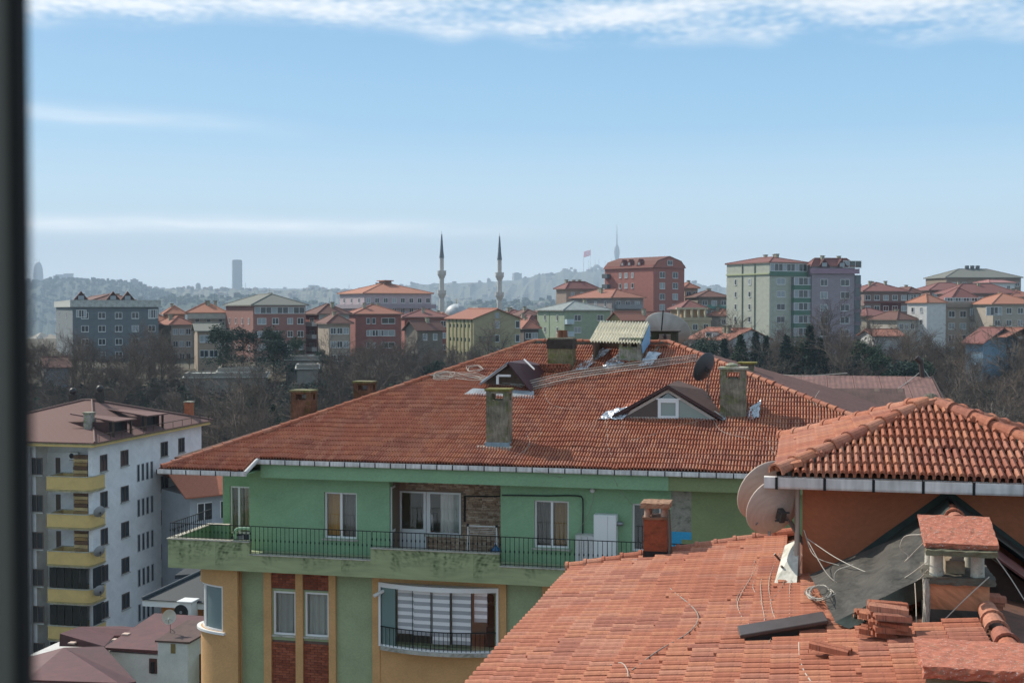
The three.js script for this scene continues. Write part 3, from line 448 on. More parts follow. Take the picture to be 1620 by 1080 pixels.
  // windows of the upper floor
  const curt = c => (w, x0, x1, y0, y1, z) => { mesh('curtain', drape(x0 + .03, lerp(x0, x1, .47), y0 + .05, y1 - .03, z, .02, 14, 2), M(c[0], { roughness: 1 }), w); mesh('curtain', drape(lerp(x0, x1, .53), x1 - .03, y0 + .05, y1 - .03, z, .02, 14, 5), M(c[1], { roughness: 1 }), w); };
  sashWindow(h, ...w1, zw, { behind: curt(['#a97f3e', '#6c6862']) }); sashWindow(h, ...w2, zw, { behind: curt(['#5d5850', '#8a6a38']) }); sashWindow(h, ...w3, zw, { behind: curt(['#4e4a46', '#5b564e']) });
  sashWindow(h, dxa, dxb, fl + .1, U(375, 769, rz2).y, rz2, { rec: .05, mull: [.42], sill: false, behind: curt(['#8d8779', '#9b8b74']), name: 'balcony_door' });
  // ---- loggia with stone-clad walls
  const stone = ['#b3937c', '#c2a48d', '#a0816d', '#ccb29d'].map(c => M(c, { map: T.dirty, roughness: .95 }));
  const dr = [U(632, 777, lz).x, U(674, 777, lz).x, fl + .02, U(650, 777, lz).y], wn2 = [dr[1] + .002, U(729, 778, lz).x, U(700, 846, lz).y, dr[3]];
  mesh('loggia_wall', [bx(lg0 - .1, dr[0], fl, GE - .2, lz - .2, lz), bx(dr[0], wn2[1], dr[3], GE - .2, lz - .2, lz), bx(dr[1], wn2[1], fl, wn2[2], lz - .2, lz), bx(wn2[1], lg1 + .1, fl, GE - .2, lz - .2, lz), bx(dr[1], wn2[0], wn2[2], dr[3], lz - .2, lz), bx(lg1, lg1 + .12, fl, GE - .2, lz, zw - .3), bx(lg0 - .12, lg0, fl, GE - .2, lz, zw - .3)], M('#7d6858'), h);
  mesh('room_back_wall', bx(lg0 - .1, lg1 + .1, fl, GE - .2, lz - 2.6, lz - 2.5), M('#a9a294'), h);
  {
    const R = rng(77), parts = [[], [], [], []];                      // ledger stones, thin and uneven
    for (let y = fl; y < fb + .25; y += .052) for (let x = lg0; x < lg1;) { const L = .08 + R() * .14, x1 = Math.min(lg1, x + L - .008), inside = (q) => x < q[1] + .02 && x1 > q[0] - .02 && y < q[3] + .03 && y + .05 > q[2] - .03; if (!inside(dr) && !inside(wn2)) parts[Math.floor(R() * 4)].push(bx(x, x1, y, y + .045, lz + .002, lz + .012 + R() * .025)); x += L; }
    for (let y = fl; y < fb + .25; y += .052) for (let z = lz + .05; z < zw - .3;) { const L = .16 + R() * .3, z1 = Math.min(zw - .3, z + L - .008); parts[Math.floor(R() * 4)].push(bx(lg1 - .012 - R() * .025, lg1 - .002, y, y + .045, z, z1)); z += L; }
    parts.forEach((p, i) => setUD(mesh('cladding_stones', p, stone[i], h), null, null, null, 'stuff'));
  }
  const dg = sashWindow(h, dr[0], dr[1], dr[2], dr[3], lz, { rec: .02, mull: [.93], sill: false, fw: .05, name: 'balcony_door', behind: (w, x0, x1, y0, y1, z) => { mesh('lower_panel', bx(x0 + .06, x1 - .08, y0 + .05, y0 + .62, z + .2, z + .215), MAT.pvc, w); mesh('cupboard', bx(x0 + .5, x1, y0, y0 + .95, z - .9, z - .5), MAT.white, w); } });
  sashWindow(h, ...wn2, lz, { rec: .02, mull: [.08], sill: true, behind: (w, x0, x1, y0, y1, z) => { mesh('curtain', drape(lerp(x0, x1, .35), lerp(x0, x1, .72), y0, y1, z, .03, 12, 3), M('#c8c5bb', { roughness: 1 }), w); mesh('net_curtain', drape(lerp(x0, x1, .7), x1 - .02, y0, y1, z - .05, .02, 12, 6), M('#9fa49b', { roughness: 1 }), w); } });
  { const leaf = grp('door_leaf', h, [dr[0] - .02, fl + .04, lz + .05]); leaf.rotation.y = -1.5; mesh('leaf_frame', [bx(0, .06, 0, 1.95, 0, .05), bx(.74, .8, 0, 1.95, 0, .05), bx(.06, .74, 1.89, 1.95, 0, .05), bx(.06, .74, 0, .06, 0, .05), bx(.06, .74, .6, .68, 0, .05)], MAT.pvc, leaf); mesh('pane', bx(.06, .74, .68, 1.89, .02, .026), MAT.glass, leaf); mesh('panel', bx(.06, .74, .06, .6, .015, .03), M('#4a4c4e', { roughness: .4 }), leaf); }
  mesh('wall_clock', [move(new THREE.CylinderGeometry(.12, .12, .03, 20).toNonIndexed(), U(719, 793, lz - .3).x, U(719, 793, lz - .3).y, lz - .32, 0, Math.PI / 2)], M('#cfd2d2'), h);
  // ---- balcony
  const B = (px, py) => FG.z(px, py, zb), bl = B(265, 851), xl = bl.x, yHi = bl.y - .03, x2 = B(394, 857).x, x3 = B(586, 866).x, x4 = B(790, 876).x, xE = 11.5, yLo = B(490, 881).y - .03, yC = B(690, 871).y - .03;
  const back = FG.y(332, 829, yHi).z;
  mesh('balcony_slab', [bx(xl, xE, slabB, fl, zw - .29, zb - .14), bx(xl, wx0, slabB, fl, back, zw - .3)], gPale, h);
  const par = (x0, x1, y1) => { const q = bx(x0, x1, slabB, y1, zb - .14, zb), p = q.attributes.position, t = q.attributes.uv; for (let i = 0; i < p.count; i++) t.setXY(i, p.getX(i) + 20, lerp(.02, .98, (p.getY(i) - slabB) / (yHi - slabB))); return q; };
  for (const [x0, x1, y1] of [[xl, x2, yHi], [x2, x3, yLo], [x3, x4, yC], [x4, xE, yLo]]) {
    mesh('balcony_parapet', par(x0, x1, y1), streak, h); mesh('coping', rbx(x0 - (x0 === xl ? .03 : 0), x1, y1 + .001, y1 + .035, zb - .17, zb + .035, .008), M('#b9b4a8', { map: T.dirty, roughness: .7 }), h);
  }
  mesh('balcony_parapet', bx(xl, xl + .14, slabB, yHi, back, zb - .141), gGreen, h); mesh('coping', rbx(xl - .03, xl + .17, yHi + .001, yHi + .035, back, zb - .175, .008), M('#c9c5ba', { map: T.dirty }), h);
  mesh('balcony_parapet', bx(xl + .141, U(365, 829, back).x, fl, yHi, back, back + .14), gGreen, h); mesh('coping', rbx(xl + .18, U(365, 829, back).x, yHi + .001, yHi + .035, back - .03, back + .17, .008), M('#c9c5ba', { map: T.dirty }), h);
  mesh('balcony_upstand', [tube([V(wx0 - .75, fl, -1.2), V(wx0 - .75, yHi, -1.2), V(wx0 - .6, yHi + .05, -1.2), V(wx0 - .02, yHi + .05, -1.2)], .05, 14, 6)], M('#8fae98'), h);
  // railing: rails and balusters, each a piece
  const rt = B(640, 842.5).y, zr = zb - .06, balG = (len) => { const L = len; return prep([move(new THREE.CylinderGeometry(.0085, .0085, L, 5).toNonIndexed(), 0, L / 2, 0), move(new THREE.SphereGeometry(.02, 6, 5).toNonIndexed().scale(1, 2.4, 1), 0, L * .5, 0)]); };
  const balLo = balG(rt - yLo - .05), balHi = balG(rt - yC - .04), balHi2 = balG(rt - yHi - .04);
  const railing = (x0, x1, y1, g) => {
    mesh('handrail', bx(x0, x1, rt - .02, rt, zr - .015, zr + .015), MAT.iron, h); mesh('bottom_rail', bx(x0, x1, y1 + .07, y1 + .085, zr - .01, zr + .01), MAT.iron, h);
    const n = Math.round((x1 - x0) / .128); for (let i = 0; i <= n; i++) { const o = shade(new THREE.Mesh(g, MAT.iron)); o.name = 'baluster'; o.position.set(lerp(x0, x1, i / n), y1 + .035, zr); h.add(o); }
  };
  railing(xl + .05, x2, yHi, balHi2); railing(x2 + .03, x3, yLo, balLo); railing(x3 + .03, x4, yC, balHi); railing(x4 + .03, xE, yLo, balLo);
  mesh('handrail', bx(xl + .05, xl + .08, rt - .02, rt, back, zr), MAT.iron, h);
  for (let z = back; z < zr - .1; z += .128) { const o = shade(new THREE.Mesh(balHi2, MAT.iron)); o.name = 'baluster'; o.position.set(xl + .065, yHi + .035, z); h.add(o); }
  // ---- lower floor
  const Lx = px => FG.z(px, 950, zl).x, y0 = 0, yT = slabB - .002, lw = [];
  mesh('lower_wall', wallWith(Lx(381), xR - .6, y0, yT, zl - .06, .3, [[Lx(431), Lx(466.5), FG.z(449, 1005, zl).y, FG.z(449, 936, zl).y], [Lx(481), Lx(519), FG.z(500, 1008, zl).y, FG.z(500, 938, zl).y], [Lx(606), Lx(782), FG.z(694, 1024, zl).y, FG.z(694, 932, zl).y]]), gPale, h);
  mesh('lower_wall', [bx(-9.0, -8.7, y0, yT, -18.6, -3), bx(xR - .9, xR - .6, y0, yT, -18.6, zl - .36), bx(-9.0, xR - .6, y0, yT, -18.9, -18.6)], gPale, h);
  for (const [q, r] of [[375, 381], [417, 429], [467.5, 479], [520, 531], [589, 601], [787, 801], [858, 869]]) mesh('pilaster', bx(Lx(q), Lx(r), y0, yT, zl - .06, zl + .03), ochre, h);
  mesh('ochre_panel', [bx(Lx(601), Lx(787), y0, FG.z(694, 1026, zl).y - .02, zl - .059, zl + .005), bx(Lx(601), Lx(787), FG.z(694, 925, zl).y, yT, zl - .059, zl + .005)], ochre, h);
  {
    const R = rng(5), bm = [M('#9c5439', { map: T.dirty, roughness: .95 }), M('#8f4a32', { map: T.dirty, roughness: .95 }), M('#a55d43', { map: T.dirty, roughness: .95 })];
    for (const [q, r, wt, wb] of [[429, 467.5, 933, 1010], [479, 520, 936, 1012], [869, 910, 936, 1012]]) {
      const bt = FG.z((q + r) / 2, wt, zl).y + .02, bb = FG.z((q + r) / 2, wb, zl).y - .06, xa = Lx(q) + .003, xb = Lx(r) - .003; mesh('brick_backing', [bx(xa, xb, bt, yT, zl - .059, zl - .052), bx(xa, xb, 0, bb, zl - .059, zl - .052)], M('#5d4a40'), h);
      const lists = [[], [], []];
      for (let y = 8, k = 0; y < yT - .03; y += .075, k++) { if (y > bb - .07 && y < bt) continue; for (let x = xa - (k % 2 ? .11 : 0); x < xb; x += .22) { const p = Math.max(xa, x), e = Math.min(xb, x + .208); if (e - p > .02) lists[Math.floor(R() * 3)].push(bx(p, e, y, y + .063, zl - .051, zl - .03 + R() * .004)); } }
      lists.forEach((l, i) => setUD(mesh('facing_bricks', l, bm[i], h), null, null, null, 'stuff'));
    }
  }
  const net = c => (w, x0, x1, y0, y1, z) => mesh('net_curtain', drape(x0, x1, y0, y1, z, .035, 10, 4), M(c, { roughness: 1 }), w);
  sashWindow(h, Lx(431), Lx(466.5), FG.z(449, 1005, zl).y, FG.z(449, 936, zl).y, zl - .06, { rec: .02, mull: [], behind: net('#8f938c'), back: .12 });
  sashWindow(h, Lx(481), Lx(519), FG.z(500, 1008, zl).y, FG.z(500, 938, zl).y, zl - .06, { rec: .02, mull: [], behind: net('#999d95'), back: .12 });
  mesh('room_back_wall', bx(-7, 8, 6, yT, -3.5, -3.4), M('#8d8672'), h); mesh('floor_slab', bx(-8.6, xR - .7, 9.3, 9.5, -18.5, zl - .37), MAT.white, h);
  // curved bay at the left end
  {
    const bay = grp('curved_bay', h), cx = Lx(381), r = cx - FG.z(319, 950, -.55).x, seg = 24, yw0 = FG.z(340, 996, .1).y, yw1 = FG.z(340, 924, .1).y, zc = -.62;
    const arc = (y0, y1, r0, r1, a0, a1) => { const s = new THREE.Shape(); s.absarc(0, 0, r1, a0, a1, false); s.absarc(0, 0, r0, a1, a0, true); const g = new THREE.ExtrudeGeometry(s, { depth: y1 - y0, bevelEnabled: false, curveSegments: seg }); g.rotateX(-Math.PI / 2); g.translate(0, y0, 0); g.scale(1, 1, .62); g.translate(cx, 0, zc); return boxUV(g.index ? g.toNonIndexed() : g); };
    // shape angles: x right, y -> -z after the turn; the bay bulges to the left and towards the balcony's edge
    const A0 = Math.PI * .5, A1 = Math.PI * 1.5;
    mesh('bay_wall', [arc(0, yw0, r - .2, r, A0, A1), arc(yw1, yT, r - .2, r, A0, A1), arc(yw0, yw1, r - .2, r, Math.PI * 1.40, A1), arc(yw0, yw1, r - .2, r, A0, Math.PI * .8)], ochre, bay);
    mesh('bay_sill', arc(yw0 - .07, yw0 - .001, r - .19, r + .12, Math.PI * .78, Math.PI * 1.42), MAT.white, bay);
    mesh('bay_window_frame', [arc(yw0, yw0 + .06, r - .12, r - .06, Math.PI * .8, Math.PI * 1.4), arc(yw1 - .06, yw1, r - .12, r - .06, Math.PI * .8, Math.PI * 1.4), ...[.8, .98, 1.19, 1.385].map(t => arc(yw0 + .06, yw1 - .06, r - .13, r - .05, Math.PI * t, Math.PI * (t + .018)))], MAT.pvc, bay);
    for (const [s, t] of [[.818, .98], [.998, 1.19], [1.208, 1.385]]) mesh('pane', arc(yw0 + .06, yw1 - .06, r - .095, r - .09, Math.PI * s, Math.PI * t), M('#9fb4b6', { roughness: .05, transmission: .55, thickness: 0 }), bay);
    mesh('blind', arc(yw0 + .05, yw1 - .04, r - .3, r - .29, Math.PI * .85, Math.PI * 1.38), M('#b9b39c', { roughness: 1 }), bay);
  }
  // glazed balcony with blinds, bowed outwards
  {
    const gb = grp('glazed_balcony', h), xa = Lx(603), xb = Lx(786), yA = FG.z(694, 1026, zl).y, yB = FG.z(694, 932, zl).y, bow = .32, n = 6, Z = x => zl + .03 + bow * (1 - ((x - (xa + xb) / 2) / ((xb - xa) / 2)) ** 2), xs = [0, .145, .30, .46, .625, .80, 1].map(t => lerp(xa, xb, t));
    const strip = (y0, y1, dz0, dz1) => { const top = [], m = 20; for (let i = 0; i <= m; i++) { const x = lerp(xa, xb, i / m); top.push([x, -(Z(x) + dz1)]); } for (let i = m; i >= 0; i--) { const x = lerp(xa, xb, i / m); top.push([x, -(Z(x) + dz0)]); } const g = extr(top, y1 - y0); g.rotateX(-Math.PI / 2); g.translate(0, y0, 0); return boxUV(g.index ? g.toNonIndexed() : g); };
    mesh('sill', strip(yA - .1, yA, -.32, .09), M('#b5b1a8', { map: T.dirty }), gb); mesh('head_rail', strip(yB, yB + .13, -.32, .05), MAT.white, gb); mesh('bottom_track', strip(yA, yA + .05, -.05, .03), MAT.pvc, gb);
    mesh('side_jamb', [bx(xa - .06, xa, yA, yB + .13, zl - .2, zl + .08), bx(xb, xb + .06, yA, yB + .13, zl - .2, zl + .08)], MAT.white, gb);
    for (let i = 0; i < 6; i++) { const L = Math.hypot(xs[i + 1] - xs[i], Z(xs[i + 1]) - Z(xs[i])), p = grp('glass_panel', gb, [xs[i], yA + .05, Z(xs[i])]); p.rotation.y = -Math.atan2(Z(xs[i + 1]) - Z(xs[i]), xs[i + 1] - xs[i]); mesh('pane', bx(.012, L - .012, 0, yB - yA - .05, -.006, .002), i === 0 ? M('#a8c4c0', { transmission: .7, roughness: .25, thickness: 0 }) : MAT.clear, p); mesh('edge_strip', [bx(0, .012, 0, yB - yA - .05, -.012, .01)], MAT.iron, p); }
    // zebra blinds: alternating solid and sheer bands
    const zebra = (t0, t1, yb, sd) => { const x0 = lerp(xa, xb, t0), x1 = lerp(xa, xb, t1), z = Math.min(Z(x0), Z(x1)) - .09, R = rng(sd), bl = grp('zebra_blind', gb); for (let y = yB - .02, k = 0; y - .105 > yb; y -= .105, k++) mesh('band', bx(x0, x1, y - .103, y, z - .012 + (k % 2) * .006, z - .009 + (k % 2) * .006), k % 2 ? M('#a6a9ac', { roughness: 1 }) : M('#e9eaea', { roughness: 1 }), bl); };
    zebra(.155, .295, yA + .3, 1); zebra(.305, .455, yA + .3, 2); zebra(.47, .62, yA + .12, 3); zebra(.63, .79, yA + .10, 4); zebra(.81, .92, yA + .75, 5);
    const iron = []; mesh('handrail', strip(yA + .55, yA + .575, .03, .05), MAT.iron, gb); for (let i = 0; i <= 26; i++) { const x = lerp(xa + .05, xb - .05, i / 26); const o = mesh('baluster', bx(x - .007, x + .007, yA + .02, yA + .55, Z(x) + .033, Z(x) + .047), MAT.iron, gb); }
    mesh('interior_wall', bx(xa, xb, yA, yB, -1.7, -1.6), M('#a8a398'), gb); mesh('interior_floor', bx(xa, xb, yA - .12, yA - .1, -1.6, zl - .3), M('#6d645a'), gb);
    for (const [px, py, r] of [[763, 948, .11], [775, 947, .13], [764, 958, .1], [776, 957, .1]]) { const q = FG.z(px, py, -1.55); mesh('wall_plate', move(new THREE.CylinderGeometry(r, r, .02, 18).toNonIndexed(), q.x, q.y, -1.58, 0, Math.PI / 2), M(px > 770 && py < 950 ? '#3a352f' : '#9a8a6c'), gb); }
    mesh('awning_arm', bar(V(xa - .12, yB - .22, Z(xa) + .25), V(xa + .12, yB - .1, Z(xa) - .05), .05, 10), MAT.white, gb);
    mesh('armchair', [rbx(lerp(xa, xb, .86), lerp(xa, xb, .96), yA - .05, yA + .55, -.9, -.5, .06), rbx(lerp(xa, xb, .84), lerp(xa, xb, .98), yA + .1, yA + 1.05, -1.15, -.9, .06)], M('#26221f'), gb);
  }
  // pipes and small fittings on the wall
  mesh('pipe', tube([U(794, 783, zw + .06), U(860, 784, zw + .06), U(921, 786, zw + .06), U(922, 790, zw + .06), U(922, 846, zw + .06)], .022, 40, 6), M('#1f2422', { roughness: .5 }), h);
  mesh('pipe', tube([U(735, 784, lz + .06), U(735, 825, lz + .06)], .03, 6, 6), MAT.iron, h); mesh('pipe', tube([U(735, 785, lz + .06), U(791, 785, lz + .06)], .02, 6, 6), MAT.iron, h);
  mesh('lamp', [move(new THREE.SphereGeometry(.07, 10, 8).toNonIndexed(), U(937, 776, zw + .12).x, U(937, 776, zw + .12).y, zw + .1), bx(U(937, 776).x - .03, U(937, 776).x + .03, U(937, 776).y - .02, U(937, 776).y + .04, zw, zw + .1)], MAT.white, h);
  mesh('wire', [tube([onRoof(850, 742).add(V(0, 0, .2)), U(937, 776, zw + .1), U(936, 800, zw + .08), U(912, 846, zw + .08)], .006, 20, 4), tube([onRoof(970, 745).add(V(0, 0, .2)), U(978, 770, zw + .5), U(998, 796, zw + .05)], .006, 12, 4)], MAT.cable, h);
}
// white cabinets, drying rack, bottle on the balcony: things of their own
{
  const zc = -.2, fl = FG.z(640, 905, .65).y + .18;
  { const a = FG.z(939, 814, zc), b = FG.z(975, 884, zc), t = thing('cabinet', 'tall white metal cabinet on the balcony wall beside the small window', 'cabinet', FG, [a.x, b.y, zc]); const w = b.x - a.x, hh = a.y - b.y; mesh('carcass', rbx(0, w, 0, hh, -.34, -.02, .01), MAT.white, t); mesh('door', rbx(.01, w * .62, .01, hh - .01, -.019, .004, .006), MAT.pvc, t); mesh('door', rbx(w * .63, w - .01, .01, hh - .01, -.019, .004, .006), MAT.pvc, t); mesh('flue', move(new THREE.CylinderGeometry(.06, .06, .16, 12).toNonIndexed(), w + .08, hh - .25, -.15, 0, 0, Math.PI / 2), MAT.steel, t); mesh('bracket', [bx(0, w, -.12, -.09, -.34, -.04)], MAT.iron, t); }
  { const a = FG.z(910, 846, zc), b = FG.z(941, 846, zc), t = thing('cabinet', 'low white slatted cabinet standing on the balcony floor beside the tall one', 'cabinet', FG, [a.x, fl, zc]); const w = b.x - a.x - .02, hh = a.y - fl; mesh('carcass', rbx(0, w, 0, hh, -.34, -.02, .01), M('#c9c7c2', { map: T.dirty }), t); for (let i = 0; i < 3; i++) mesh('door_slat', rbx(.01 + i * w / 3, (i + 1) * w / 3 - .01, .03, hh - .03, -.019, .002, .005), M('#d2d0cb', { map: T.plaster }), t); }
  const rk = FG.z(760, 868, -.4), rack = thing('drying_rack', 'folding clothes rack standing in the stone-clad loggia', 'clothes rack', FG, [rk.x, fl, -.6]);
  mesh('frame', [bar(V(-.42, 0, .1), V(-.42, .98, 0), .012), bar(V(.42, 0, .1), V(.42, .98, 0), .012), bar(V(-.42, .97, 0), V(.42, .97, 0), .014), bar(V(-.42, .1, .1), V(.42, .1, .1), .01), bar(V(-.42, 0, -.3), V(-.42, .95, 0), .012), bar(V(.42, 0, -.3), V(.42, .95, 0), .012)], MAT.white, rack); for (const s of [-.42, .42]) mesh('end_cap', rbx(s - .03, s + .03, .95, 1.02, -.03, .03, .01), MAT.iron, rack);
  for (let i = 0; i < 5; i++) mesh('line', bar(V(-.42, .93 - i * .06, -.03 - i * .05), V(.42, .93 - i * .06, -.03 - i * .05), .005), MAT.white, rack);
  const bt = FG.z(787, 868, -.3), bot = thing('water_bottle', 'large blue plastic water bottle on the loggia floor', 'bottle', FG, [bt.x - .1, fl, -.5]); mesh('body', lathe([[0, 0], [.13, 0], [.135, .03], [.13, .1], [.135, .13], [.135, .3], [.12, .36], [.04, .43], [.035, .48], [0, .48]], 16), M('#2c6f9e', { transmission: .5, roughness: .15, thickness: 0 }), bot); mesh('cap', move(new THREE.CylinderGeometry(.04, .04, .05, 12).toNonIndexed(), 0, .5, 0), M('#d0d6da'), bot);
  const R = rng(19); for (const [px, py, k] of [[682, 843, 0], [708, 842, 1], [722, 842, 2], [731, 843, 3]]) { const q = FG.z(px, py, -1.92), t = thing('potted_plant', ['small potted plant with upright stems on the loggia window sill', 'little terracotta pot with a sprig on the loggia window sill', 'spiky green aloe in a terracotta pot on the loggia window sill', 'terracotta trough with short leaves at the end of the loggia window sill'][k], 'plant', FG, [q.x, FG.z(700, 846, -2).y + .0, -1.9], 'pots on the loggia window sill'); mesh('pot', lathe([[0, 0], [.06, 0], [.08, .13], [.075, .13], [.06, .11], [0, .11]], 12), M('#a5512f'), t); const lf = []; for (let i = 0; i < 9; i++) { const an = R() * 6.28, l = .1 + R() * (k === 2 ? .22 : .16), s = .3 + R() * .6; lf.push(bar(V(0, .1, 0), V(Math.cos(an) * l * s, .1 + l, Math.sin(an) * l * s), .012, 4, .002)); } mesh('leaves', lf, M('#4d6a35', { roughness: .7 }), t); }
}
// ---------- what stands and lies on the green building's roof ----------
const conc = M('#978d7d', { map: T.concrete, roughness: .97, bumpMap: T.soft, bumpScale: .015 }), concMoss = M('#8a8462', { map: T.concrete, roughness: 1, bumpMap: T.soft, bumpScale: .02 }), concPale = M('#bab4a7', { map: T.concrete, roughness: .97, bumpMap: T.soft, bumpScale: .015 }), soot = M('#453d38', { map: T.dirty, roughness: 1 });
function crumple(pts, nu, nv, amp, sd, m, name, parent) {             // crinkled foil sheet over four corners
  const v = [], P = (i, j) => { const s = i / nu, t = j / nv, p = pts[0].clone().lerp(pts[1], s).lerp(pts[3].clone().lerp(pts[2], s), t); p.y += amp * (fbm(s * 5 + sd, t * 5, 3) * 1.6 + .3); p.x += .6 * amp * N2(t * 6 + sd, s * 3); p.z += .6 * amp * N2(s * 6 - sd, t * 3); return p; };
  for (let i = 0; i < nu; i++) for (let j = 0; j < nv; j++) for (const [a, b] of [[i, j], [i + 1, j], [i + 1, j + 1], [i, j], [i + 1, j + 1], [i, j + 1]]) { const p = P(a, b); v.push(p.x, p.y, p.z); }
  const g = new THREE.BufferGeometry(); g.setAttribute('position', new THREE.Float32BufferAttribute(v, 3)); g.computeVertexNormals(); return mesh(name, boxUV(g), m, parent);
}
{
  const h = houseG, chim = (l, t, r, b, z, dep, { capO = .04, capT = .07, m = conc, hole = true, low = .6, holeH = .2, capM = concMoss, foot = true } = {}) => {
    const bl = FG.z(l, b, z), br = FG.z(r, b, z), tp = FG.z((l + r) / 2, t, z).y - capT, g = grp('chimney', h), x0 = bl.x, x1 = br.x, y0 = bl.y - low, hb = tp - holeH - .07, ht = tp - .07, q = (x1 - x0) * .24;
    if (hole) { mesh('shaft', [bx(x0, x1, y0, hb, z - dep, z)], m, g); for (const [a, c, e, f] of [[x0, x0 + q, z - q, z], [x1 - q, x1, z - q, z], [x0, x0 + q, z - dep, z - dep + q], [x1 - q, x1, z - dep, z - dep + q]]) mesh('pillar', bx(a, c, hb, ht, e, f), m, g); mesh('lintel', bx(x0, x1, ht, tp, z - dep, z), m, g); mesh('flue', bx(x0 + q * 1.3, x1 - q * 1.3, hb - .02, hb + .04, z - dep + q, z - q), m, g); }
    else mesh('shaft', bx(x0, x1, y0, tp, z - dep, z), m, g);
    mesh('cap_slab', rbx(x0 - capO, x1 + capO, tp, tp + capT, z - dep - capO, z + capO, .015), capM, g);
    return { g, x0, x1, tp, y: bl.y };
  };
  // tall chimney near the eave
  { const b = onRoof(787, 708), c = chim(769, 615, 804, 712, b.z + .1, .55, { holeH: .2, capM: M('#8b8244', { map: T.concrete, roughness: 1 }) }); mesh('lead_collar', [bx(c.x0 - .03, c.x1 + .03, b.y - .3, b.y + .16, b.z - .48, b.z + .13)], M('#8ea3ad', { map: T.metal, roughness: .55 }), c.g); mesh('apron', slab([V(c.x0 - .25, roofY(b.z + .3) + .07, b.z + .3), V(c.x1 + .1, roofY(b.z + .3) + .07, b.z + .3), V(c.x1 + .1, roofY(b.z + .1) + .1, b.z + .1), V(c.x0 - .25, roofY(b.z + .1) + .1, b.z + .1)], .01), M('#b4b2a9', { map: T.dirty }), c.g); }
  // chimney beside the glazed dormer
  { const b = onRoof(1160, 662), c = chim(1139, 581, 1180, 662, b.z + .1, .6, { holeH: .2, capO: .05, capM: concPale }); mesh('foot_sheet', bx(c.x0 + .15, c.x0 + .42, c.y - .3, c.y + .02, b.z + .1, b.z + .13), M('#9aa0a3', { map: T.metal }), c.g); mesh('pot', move(lathe([[.0, 0], [.2, 0], [.16, .09], [.05, .12], [0, .12]], 14), (c.x0 + c.x1) / 2 - .05, c.tp + .07, b.z - .25), concPale, c.g); crumple([V(c.x1 + .0, c.y - .05, b.z + .2), V(c.x1 + .36, roofY(b.z + .15) + .08, b.z + .15), V(c.x1 + .42, roofY(b.z - .75) + .28, b.z - .75), V(c.x1 + .02, c.y + .2, b.z - .5)], 7, 8, .05, 4, MAT.foil, 'foil_flashing', c.g); }
  // two chimneys beyond the left hip
  chim(460, 617, 492, 680, -6.3, .55, { m: M('#7a5a48', { map: T.concrete, roughness: 1 }), low: 1.2 }); chim(559, 603, 588, 650, -8.6, .5, { m: M('#7a5a48', { map: T.concrete, roughness: 1 }), low: 1.2 });
  // broad chimney with sooty head and clay pots, loose tiles at its foot
  { const b = onRoof(885, 583), c = chim(866, 534, 905, 583, b.z + .2, .75, { hole: false, m: M('#8f8566', { map: T.concrete, roughness: 1 }), capM: conc, capO: .0 }); mesh('sooty_head', bx(c.x0 - .02, c.x1 + .02, c.tp - .3, c.tp + .004, b.z - .58, b.z + .22), soot, c.g); for (const x of [.42, .62]) mesh('pot', move(lathe([[.1, 0], [.1, .02], [.085, .22], [.1, .24], [.075, .24], [.07, .02]], 12), lerp(c.x0, c.x1, x), c.tp + .07, b.z - .2), M('#8a5a44', { map: T.dirty }), c.g); crumple([V(c.x1 - .02, c.y - .1, b.z + .4), V(c.x1 + .5, roofY(b.z + .25) + .08, b.z + .25), V(c.x1 + 1.1, roofY(b.z - 1.5) + .12, b.z - 1.5), V(c.x1 + .7, roofY(b.z - 1.5) + .12, b.z - 1.5)], 6, 10, .06, 7, MAT.foil, 'foil_flashing', c.g); }
  // shelter with a corrugated roof over a chimney near the ridge
  {
    const s = grp('flue_shelter', h), zF = onRoof(955, 576).z, L = FG.z(938, 570, zF), Rr = FG.z(1016, 570, zF), top = FG.z(975, 541, zF).y;
    mesh('board_wall', [bx(L.x, L.x + .06, L.y - .3, top, zF - 1.3, zF), bx(L.x, Rr.x, L.y - .4, top, zF - 1.36, zF - 1.3), bx(Rr.x - .06, Rr.x, L.y - .3, top, zF - 1.3, zF)], M('#7a6a5a', { map: T.dirty }), s);
    const cl = FG.z(979, 572, zF + .02), cr = FG.z(1015, 572, zF + .02), ct = FG.z(997, 537, zF).y;
    mesh('shaft', [bx(cl.x, cr.x, cl.y - .4, ct - .26, zF - .75, zF + .03), bx(cl.x, cl.x + .12, ct - .26, ct, zF - .1, zF + .03), bx(cr.x - .14, cr.x, ct - .26, ct, zF - .75, zF + .03), bx(cl.x + .28, cl.x + .4, ct - .26, ct, zF - .1, zF + .03)], concPale, s); mesh('lintel', bx(cl.x, cr.x, ct, ct + .06, zF - .75, zF + .03), concPale, s);
    const a = FG.z(932, 540, zF + .25), b = FG.z(1014, 543, zF + .25), c = FG.z(1028, 510, zF - 1.5), d = FG.z(950, 508, zF - 1.5), n = 17, U = b.clone().sub(a), D = d.clone().sub(a), sh = M('#efe4c9', { map: T.metal, roughness: .55, metalness: .15 });
